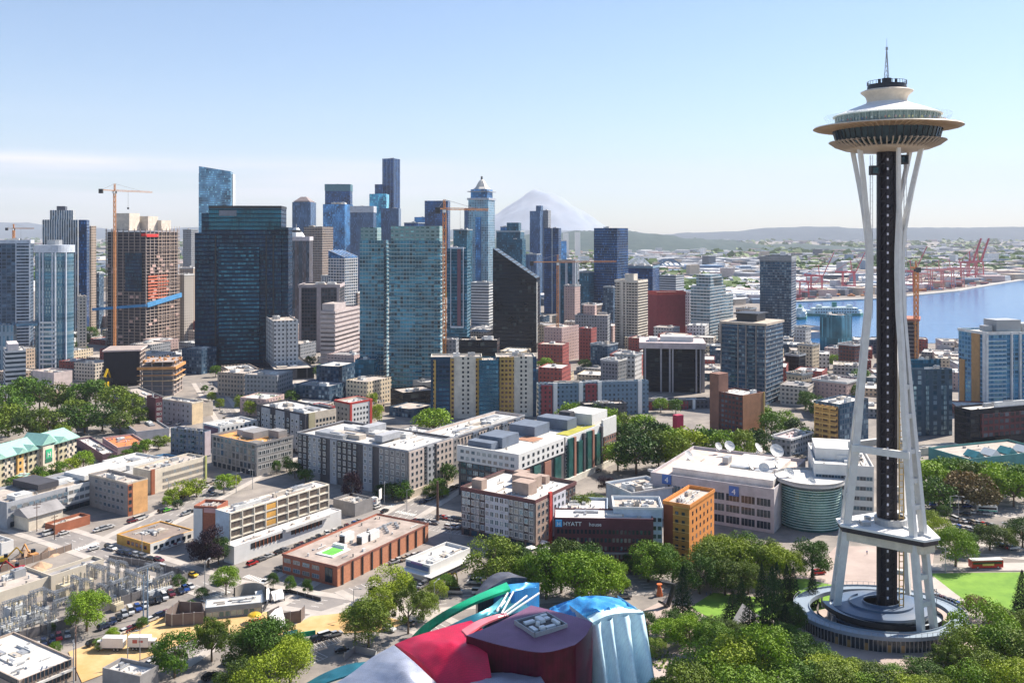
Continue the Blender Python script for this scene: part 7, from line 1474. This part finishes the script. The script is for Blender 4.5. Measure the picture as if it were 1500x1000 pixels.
for i in range(14): 
    f=(i+.5)/14; x=X(918)+(X(954)-X(918))*f; q.bar((x,0,z(392)),(x,0,z(392)+(z(377)-z(392))*math.sin(math.pi*f)),1.2)
q.build('roof_arch',sw,t); q=MB(); q.box(X(912),5,0,X(958),90,z(391)); q.build('stand',HM[1],t)
# white domes and far blocks on the hill
for px,py in ((829,345),(846,344)):
    q=thing('far_block','pair of tiny white blocks on the hill left of centre','building',A(px,4200,40)); m=MB(); m.box(-12,-8,-40,12,8,zat(py-4,4200)-40); m.build('wall',WHITE,q); q['group']='two white hilltop blocks'
# ferry
FW=mat('ferry_white',(.62,.70,.68),.6); FG=mat('ferry_green',(.05,.22,.18),.6)
def ferry(px,yb,L_,az,label):
    p=G(px,yb,.4); t=thing('ferry',label,'ship',p,az); q=MB(); q.prism([(-L_/2,0),(-L_/2+8,-9),(L_/2-8,-9),(L_/2,0),(L_/2-8,9),(-L_/2+8,9)],-.2,3.5,0); q.build('hull',FG,t)
    q=MB(); q.prism([(-L_/2+1,0),(-L_/2+9,-8.6),(L_/2-9,-8.6),(L_/2-1,0),(L_/2-9,8.6),(-L_/2+9,8.6)],3.5,8,0); q.box(-L_*.38,-8,8,L_*.38,8,11.5); q.box(-L_*.3,-5,11.5,L_*.3,5,13); q.build('deckhouse',FW,t)
    q=MB()
    for i in range(16): x=-L_*.36+i*L_*.045; q.box(x,-8.1,9,x+L_*.028,-8.0,10.6); q.box(x,-8.72,4.8,x+L_*.028,-8.6,6.6)
    q.build('window_row',METD,t)
    for s in (-1,1): q=MB(); q.box(s*L_*.26-3,-4,13,s*L_*.26+3,4,16); q.build('wheelhouse',FW,t)
    q=MB(); q.box(-3,-2,13,3,2,20); q.build('funnel',FG,t)
ferry(1222,462,88,R(3),'large green and white ferry left of the tower legs'); ferry(1172,466,50,R(70),'smaller white ferry docked at the left end of the bay')
for px,y0,y1 in ((1180,487,497),(1172,480,486),(1395,508,520),(1420,512,530)):
    b=nb('pier_shed','long grey roofed pier shed %s'%('at the left bay shore, nearer' if px==1180 else 'at the left bay shore, farther' if px==1172 else 'behind the rusty frame' if px==1395 else 'left of the blue balcony tower'),px-22,px,px+30,y0,y1,HM[1],a=60,nu=0,roof=HM[4])
# ================= SUBSTATION AND SMALL THINGS =================
PG=mat('lattice_grey',(.22,.24,.27),.6,.3); INS=mat('insulator_beige',(.55,.48,.34),.5); TRG=mat('transformer_grey',(.42,.44,.45),.6)
er=random.Random(31)
def gantry(px,yb,h,w,label):
    t=thing('lattice_gantry',label,'gantry',G(px,yb),AU-math.pi/2+er.choice([0,1.57]),'lattice gantries in the substation'); 
    for s in (-1,1): b=MB(); lattice(b,(s*w/2,0,0),(s*w/2,0,h),.7,int(h/1.2),.12); b.build('lattice_post',PG,t)
    b=MB(); lattice(b,(-w/2,0,h),(w/2,0,h),.7,int(w/1.2),.12); b.build('lattice_beam',PG,t)
    for i in range(3): x=-w/2+w*(i+1)/4; b=MB(); b.cyl(x,0,h-1.8,h-.4,.16,n=6); b.cyl(x,0,h-1.2,h-1.05,.3,n=8); b.cyl(x,0,h-.8,h-.65,.3,n=8); b.build('insulator',INS,t)
for i,(px,yb) in enumerate(((150,850),(165,858),(180,852),(190,866),(205,856),(215,868),(225,858),(235,866),(165,876),(178,884),(150,888),(198,880),(245,862),(128,880),(112,885),(140,868),(95,893),(75,898),(55,905),(35,912),(20,920),(60,925),(90,915),(118,902),(10,935),(40,935))):
    gantry(px,yb,er.choice([5,7,8,9]) ,er.choice([5,7,9]),'grey lattice gantry %s the substation yard'%('at the upper right of' if px>190 and yb<870 else 'in the middle of' if px>110 else 'in the lower left of'))
def transformer(px,yb,label,s=1.,m=None):
    t=thing('transformer',label,'transformer',G(px,yb),AU,'transformers and breakers in the substation'); t.scale=(s,s,s); b=MB(); b.box(-2,-1.4,0,2,1.4,3.2); b.box(-1.6,-1.7,.4,1.6,-1.4,2.8); b.build('tank',m or TRG,t); b=MB(); 
    for i in range(8): b.box(-1.9+i*.5,1.4,.5,-1.75+i*.5,2.2,2.9)
    b.build('radiator',m or TRG,t)
    for i in range(3): b=MB(); b.cyl(-1.2+i*1.2,0,3.2,5.2,.16,.1,n=7); [b.cyl(-1.2+i*1.2,0,3.4+.35*j,3.5+.35*j,.3,n=8) for j in range(5)]; b.build('bushing',INS,t)
for i,(px,yb,s) in enumerate(((22,905,1.3),(30,918,1.1),(50,912,1.2),(60,903,1.0),(100,872,1.4),(112,868,1.3),(124,865,1.2),(170,862,1.0),(182,868,1.1),(160,885,.9),(172,893,.8),(205,872,.9),(220,875,.8),(235,872,.8),(190,874,1.0),(215,862,.9),(138,890,.9),(8,928,1.0),(20,935,.9),(75,920,.8),(245,868,.7),(228,862,.8))):
    transformer(px,yb,'%s transformer with bushings %s'%('cream' if 95<px<180 and i%2==0 else 'grey','by the switch hall wall' if yb<880 and 90<px<130 else 'among the right gantries' if px>150 else 'at the lower left of the yard'),s,INS if 95<px<180 and i%2==0 else None)
wires=[((150,850),(215,868),8),((165,858),(235,866),8),((95,893),(178,884),7),((20,920),(118,902),7),((40,935),(150,888),7)]
for i,(a,b_,h) in enumerate(wires):
    p,q=G(*a),G(*b_); m=MB()
    for o in (-.8,0,.8):
        pp=[p.lerp(q,k/8)+Vector((0,o,h-1.2*math.sin(math.pi*k/8))) for k in range(9)]
        for k in range(8): m.bar(pp[k],pp[k+1],.07)
    tag(m.build('power_line',METD),'thin black lines slung between gantries, %s'%('top','second','middle','lower left','bottom')[i],'power line','wires over the substation')
FN=mat('fence_panel_grey',(.16,.15,.15),.9,var=.25,scale=.4)
def fence(pts,h,m,label,step=3.,name='fence',cat='fence',th=.25):
    P=[G(*c) for c in pts]; t=thing(name,label,cat,P[0])
    o=P[0]; b=MB(); pb=MB(); 
    for a,c in zip(P,P[1:]):
        a=a-o;c=c-o; b.bar((a.x,a.y,h/2),(c.x,c.y,h/2),th,h)
    b.build('panel',m,t); n=0
    for a,c in zip(P,P[1:]):
        L_=(c-a).length; k=int(L_/step)
        for i in range(k+1):
            if n>=99: break
            q=a.lerp(c,i/max(k,1))-o; w=MB(); w.box(q.x-.14,q.y-.14,0,q.x+.14,q.y+.14,h+.25); w.build('post',METG,t); n+=1
fence([(-30,958),(0,947),(60,930),(104,918),(150,895),(192,882),(235,868),(275,850)],3,FN,'long dark panel fence between substation yard and parked cars')
fence([(275,850),(262,842),(215,830),(160,822)],2.4,FN,'low fence at the upper right of the substation')
fence([(0,838),(60,820),(105,805)],2.4,mat('mesh_brown',(.20,.15,.12),.9),'brown mesh fence above the switch halls')
fence([(243,916),(252,918),(300,914),(296,900),(262,898),(243,912)],4,mat('enclosure_brown',(.15,.12,.11),.9),'dark boarded enclosure left of the white roofed cabin',cat='enclosure',name='enclosure')
fence([(395,918),(440,912),(446,905)],4,mat('enclosure_brown'),'dark boarded screen right of the white roofed cabin',cat='screen',name='enclosure')
fence([(384,898),(388,892),(402,868),(425,868),(470,880)],1.2,METD,'low dark railing around the park garden')
fence([(548,975),(552,962),(520,955),(505,966)],2,METG,'mesh barrier at the museum ramp head')
# curved concrete wall
p=G(365,888); t=thing('curved_wall','tall curved concrete wall open to the front in the park','wall',p); b=MB(); b.lathe([(5.5,0),(5.5,6),(5.0,6),(5.0,0)],24,a0=20,a1=170); b.build('wall',mat('curved_concrete',(.30,.27,.23),.9),t)
# leaning boards
def board(px,yb,w,h,tilt,rz,m,label):
    t=thing('billboard',label,'billboard',G(px,yb),rz); b=MB(); b.box(-w/2,-.15,1,w/2,.15,1+h); o=b.build('board',m,t); o.rotation_euler=(tilt,0,0); b=MB(); b.box(-w*.4,.2,0,-w*.36,.5,1.6+h*.5); b.box(w*.36,.2,0,w*.4,.5,1.6+h*.5); b.build('support',METD,t)
board(389,885,5,4,R(-35),R(40),WHITE,'white leaning panel right of the curved wall'); board(411,882,4,3.5,R(-45),R(40),WHITE,'smaller white leaning panel before the railing'); board(402,922,5,5.5,R(-5),R(60),mat('dark_board',(.10,.08,.08),.7),'tall dark backed board in the dry grass'); board(412,925,5,6,R(-30),R(50),WHITE,'large white tilted board beside dark board'); board(428,936,4.5,1.8,R(-50),R(30),MTL,'teal board lying beside the museum lot'); board(450,936,5,1.5,0,R(20),MGN,'long green barrier at the museum lot'); board(120,634,7,3.5,0,R(20),mat('billboard_dim',(.16,.16,.20),.6),'roadside billboard by the left tree clump')
# parasol and playthings
p=G(373,912); t=thing('parasol','yellow round parasol beside the red tent','parasol',p); b=MB(); b.cyl(0,0,0,3,.06,n=6); b.build('pole',METG,t); b=MB(); b.lathe([(2.2,2.6),(1.6,3.1),(.1,3.5)],12); b.build('canopy',CARM['yellow'],t)
p=G(374,920); t=thing('tent','small red tent in the dry grass','tent',p,.5); b=MB(); b.prism([(-1.5,-1.5),(1.5,-1.5),(1.5,1.5),(-1.5,1.5)],0,2,0); gab(b,-1.7,1.7,-1.7,1.7,2,1); b.build('canvas',NET,t)
# poles
def pole(px,yb,h,m,label,kind='lamp',r=.16):
    t=thing('street_lamp' if kind=='lamp' else 'utility_pole',label,'street lamp' if kind=='lamp' else 'pole',G(px,yb),er.uniform(0,6)); b=MB(); b.cyl(0,0,0,h,r,r*.6,n=8); b.build('post',m,t)
    if kind=='lamp': b=MB(); b.bar((0,0,h-.2),(2.2,0,h+.3),.14); b.build('arm',m,t); b=MB(); b.box(1.9,-.2,h+.15,2.9,.2,h+.4); b.build('lamp_head',METG,t)
    elif kind=='util': b=MB(); b.box(-1.6,-.08,h-1,1.6,.08,h-.75); b.box(-1.2,-.08,h-2.2,1.2,.08,h-2); b.build('crossarm',m,t)
BP=mat('pole_blue_grey',(.16,.24,.34),.5); WP=mat('pole_brown',(.12,.07,.05),.9)
pole(216,915,18,BP,'tall blue grey steel pole at the substation fence','pole',.3); pole(210,905,14,BP,'slimmer blue grey pole beside the tall steel pole','pole',.22); pole(111,996,15,WP,'brown wooden pole near the bottom left office','util',.2); pole(108,1000,12,METG,'grey twin pole near the bottom left office','util',.2); pole(54,778,12,WP,'wooden pole beside the tavern, left','util',.18); pole(80,790,10,WP,'wooden pole beside the tavern, right','util',.18); pole(641,762,17,WP,'thick dark post in the open lot','pole',.7)
for px,yb,w in ((247,735,'before the long cream block'),(346,722,'at the orange roofed office, left'),(370,716,'at the orange roofed office, right'),(563,738,'by the blue square sign'),(700,720,'by the white topped complex'),(660,790,'in the open lot'),(208,812,'beside the ochre shopfront'),(300,862,'near the substation corner'),(636,895,'behind the green ribbon'),(518,905,'in the dry grass'),(205,970,'beside the box trucks'),(187,975,'in the lot under the trucks'),(940,678,'under the wooded belt, left'),(968,684,'under the wooded belt, right'),(1404,758,'at the right car park, tall'),(1392,758,'at the right car park, short'),(1406,716,'before the teal roofs'),(1475,800,'behind the red coach'),(130,660,'by the roadside billboard'),(112,655,'left of the roadside billboard'),(98,652,'by the gabled hotel'),(1372,905,'at the tower car strip'),(1385,840,'at the lawn edge'),(480,745,'at the motel annex'),(596,748,'on the motel street')):
    pole(px,yb,9.5,METG,'grey street lamp '+w)
# white curved monorail-like beams near the dishes
b=MB()
for o in (0,10):
    P=[G(950+o+i*7,688+i*4-.0*i,9-.0*i)+Vector((0,0,2.5*math.sin(i*.35))) for i in range(6)]
    for i in range(5): b.bar(P[i],P[i+1],.9,1.2)
    for i in (1,3): b.bar((P[i].x,P[i].y,0),P[i],.5)
tag(b.build('elevated_beam',WHITE),'pair of white curved elevated beams left of the dish roof','beam')
# blue square street sign
p=G(557,742); t=thing('sign','white square sign with blue mark on a post by the motel street','sign',p,AV-1.2); b=MB(); b.cyl(0,0,0,3.5,.12,n=6); b.build('post',METG,t); b=MB(); b.box(-1.6,-.15,3.5,1.6,.15,8); s=b.build('board',WHITE,t); b=MB(); b.box(-.9,-.2,4.6,.9,-.15,6.9); b.build('blue_mark',SB,t)
# golden arches sign
p=G(662,862); t=thing('restaurant_sign','yellow arch letter sign on a red base beyond the green ribbon','sign',p,R(5)); GY=mat('arch_yellow',(.75,.45,.02),.5); b=MB()
for s in (-1,1):
    pts=[Vector((s*.95+.95*math.cos(math.pi*i/12),0,2.2+3.2*math.sin(math.pi*i/12)**.8)) for i in range(13)]
    for i in range(12): b.bar(pts[i],pts[i+1],.35,.4)
b.build('arches',GY,t); b=MB(); b.box(-2,-.25,.8,2,.25,2.1); b.build('sign_base',CARM['red'],t); b=MB(); b.cyl(1.7,0,0,6,.12,n=6); b.cyl(-1.7,0,0,.9,.15,n=6); b.build('post',METG,t)
# sculptures
p=G(978,888); t=thing('sculpture','dark angular steel sculpture before the conifer','sculpture',p,.4); b=MB(); b.bar((0,0,0),(2.6,0,7),1.6,.7); b.bar((2.6,0,7),(-2.5,.5,8.5),1.4,.5); b.bar((0,0,0),(-3.5,-1,2.5),1.8,.6); b.bar((1,0,3.5),(5,0,6.5),1.2,.5); b.build('steel_plates',METD,t)
p=G(966,872); t=thing('sculpture','small orange sculpture beside the dark angular one','sculpture',p); b=MB(); b.cyl(0,0,0,3,1.2,.6,n=8); b.cyl(0,0,3,4,.3,1.0,n=8); b.build('steel_plates',mat('sculpture_orange',(.65,.15,.04),.6),t)
p=G(1100,918); t=thing('canopy','grey pointed tent canopy between the park conifers','canopy',p,.3); b=MB(); b.face([(-8,0,1),(0,-5,5.5),(0,5,5.5)]); b.face([(0,-5,5.5),(7,-1,.5),(3,4,3)]); b.face([(0,-5,5.5),(3,4,3),(0,5,5.5)]); b.build('canvas',mat('canvas_grey',(.40,.38,.36),.8),t); b=MB(); b.cyl(0,-4.9,0,5.5,.12,n=6); b.cyl(0,4.9,0,5.5,.12,n=6); b.build('mast',METG,t)
b=MB(); p=G(1480,962); 
t=thing('pergola','teal roofed walkway at the right photo edge','walkway',p,R(-8)); b.box(-9,-1.3,3,11,1.3,3.3); b.build('roof',mat('pale_teal',(.35,.50,.50),.6),t); 
for i in range(6): b=MB(); b.box(-8.5+i*3.6,-1,0,-8.3+i*3.6,-.8,3); b.build('post',METD,t)
# diggers and yard clutter left
def digger(px,yb,m,rz,label,s=1):
    t=thing('excavator',label,'excavator',G(px,yb),rz); t.scale=(s,s,s); b=MB(); b.box(-2,-1.5,0,2,-.8,.9); b.box(-2,.8,0,2,1.5,.9); b.build('track',METD,t); b=MB(); b.box(-1.8,-1.3,.9,1.4,1.3,2.2); b.build('body',m,t); b=MB(); b.box(.1,-1.2,2.2,1.4,0,3.4); b.build('cab',CARG,t); b=MB(); b.bar((1.2,.4,1.8),(4.4,.4,5),.45); b.bar((4.4,.4,5),(6.4,.4,2.2),.35); b.build('boom',m,t); b=MB(); b.box(5.9,-.2,1.2,6.9,1,2.3); b.build('bucket',METD,t)
digger(28,838,CARM['red'],R(200),'red excavator in the left yard above the switch hall'); digger(48,818,ORG,R(150),'orange excavator further back in the left yard'); digger(149,572,CARM['yellow'],R(90),'yellow excavator before the black netted podium',3); digger(5,824,CARM['yellow'],R(30),'yellow excavator at the left edge yard')
for i,(px,yb) in enumerate(((38,814),(60,830),(72,812),(20,828),(52,838))):
    q=MB(); r_=random.Random(i); n=24; q.cyl(0,0,0,1.8+r_.random(),4,.6,n=9); tag(q.build('dirt_pile',mat('dirt',(.42,.28,.18),.95,bump=.5)),'brown earth pile in the left yard','earth pile','earth piles in the left yard').location=G(px,yb)
# rooftop and street people near museum and plazas handled above; picnic umbrellas
for i,(px,yb) in enumerate(((795,802),(778,810),(800,812))):
    t=thing('parasol','white parasol on the terrace below the panelled block','parasol',G(px,yb),0,'white terrace parasols'); b=MB(); b.cyl(0,0,0,2.6,.05,n=6); b.build('pole',METG,t); b=MB(); b.lathe([(2.6,2.3),(.1,3.1)],4); b.build('canopy',WHITE,t)
# ---- labels: same words on several things get an ordinal by place ----
ORD='leftmost second third fourth fifth sixth seventh eighth ninth tenth eleventh twelfth thirteenth fourteenth fifteenth sixteenth seventeenth eighteenth nineteenth twentieth'.split()+['twenty-'+s for s in 'first second third fourth fifth sixth seventh eighth ninth'.split()]+['thirtieth']
bpy.context.view_layer.update()
_by={}
for o in SC.objects:
    if o.parent is None and o.get('label') and o.get('category'): _by.setdefault(o['label'],[]).append(o)
for l,os_ in _by.items():
    if 1<len(os_)<=30:
        os_.sort(key=lambda o: scrx(o.matrix_world.translation))
        for i,o in enumerate(os_):
            s=ORD[i] if i==0 else ORD[i]+' from left'
            o['label']='%s, %s'%(l,s)
            if not o.get('group'): o['group']=l
    elif len(os_)>30:
        for o in os_:
            if not o.get('group'): o['group']=l
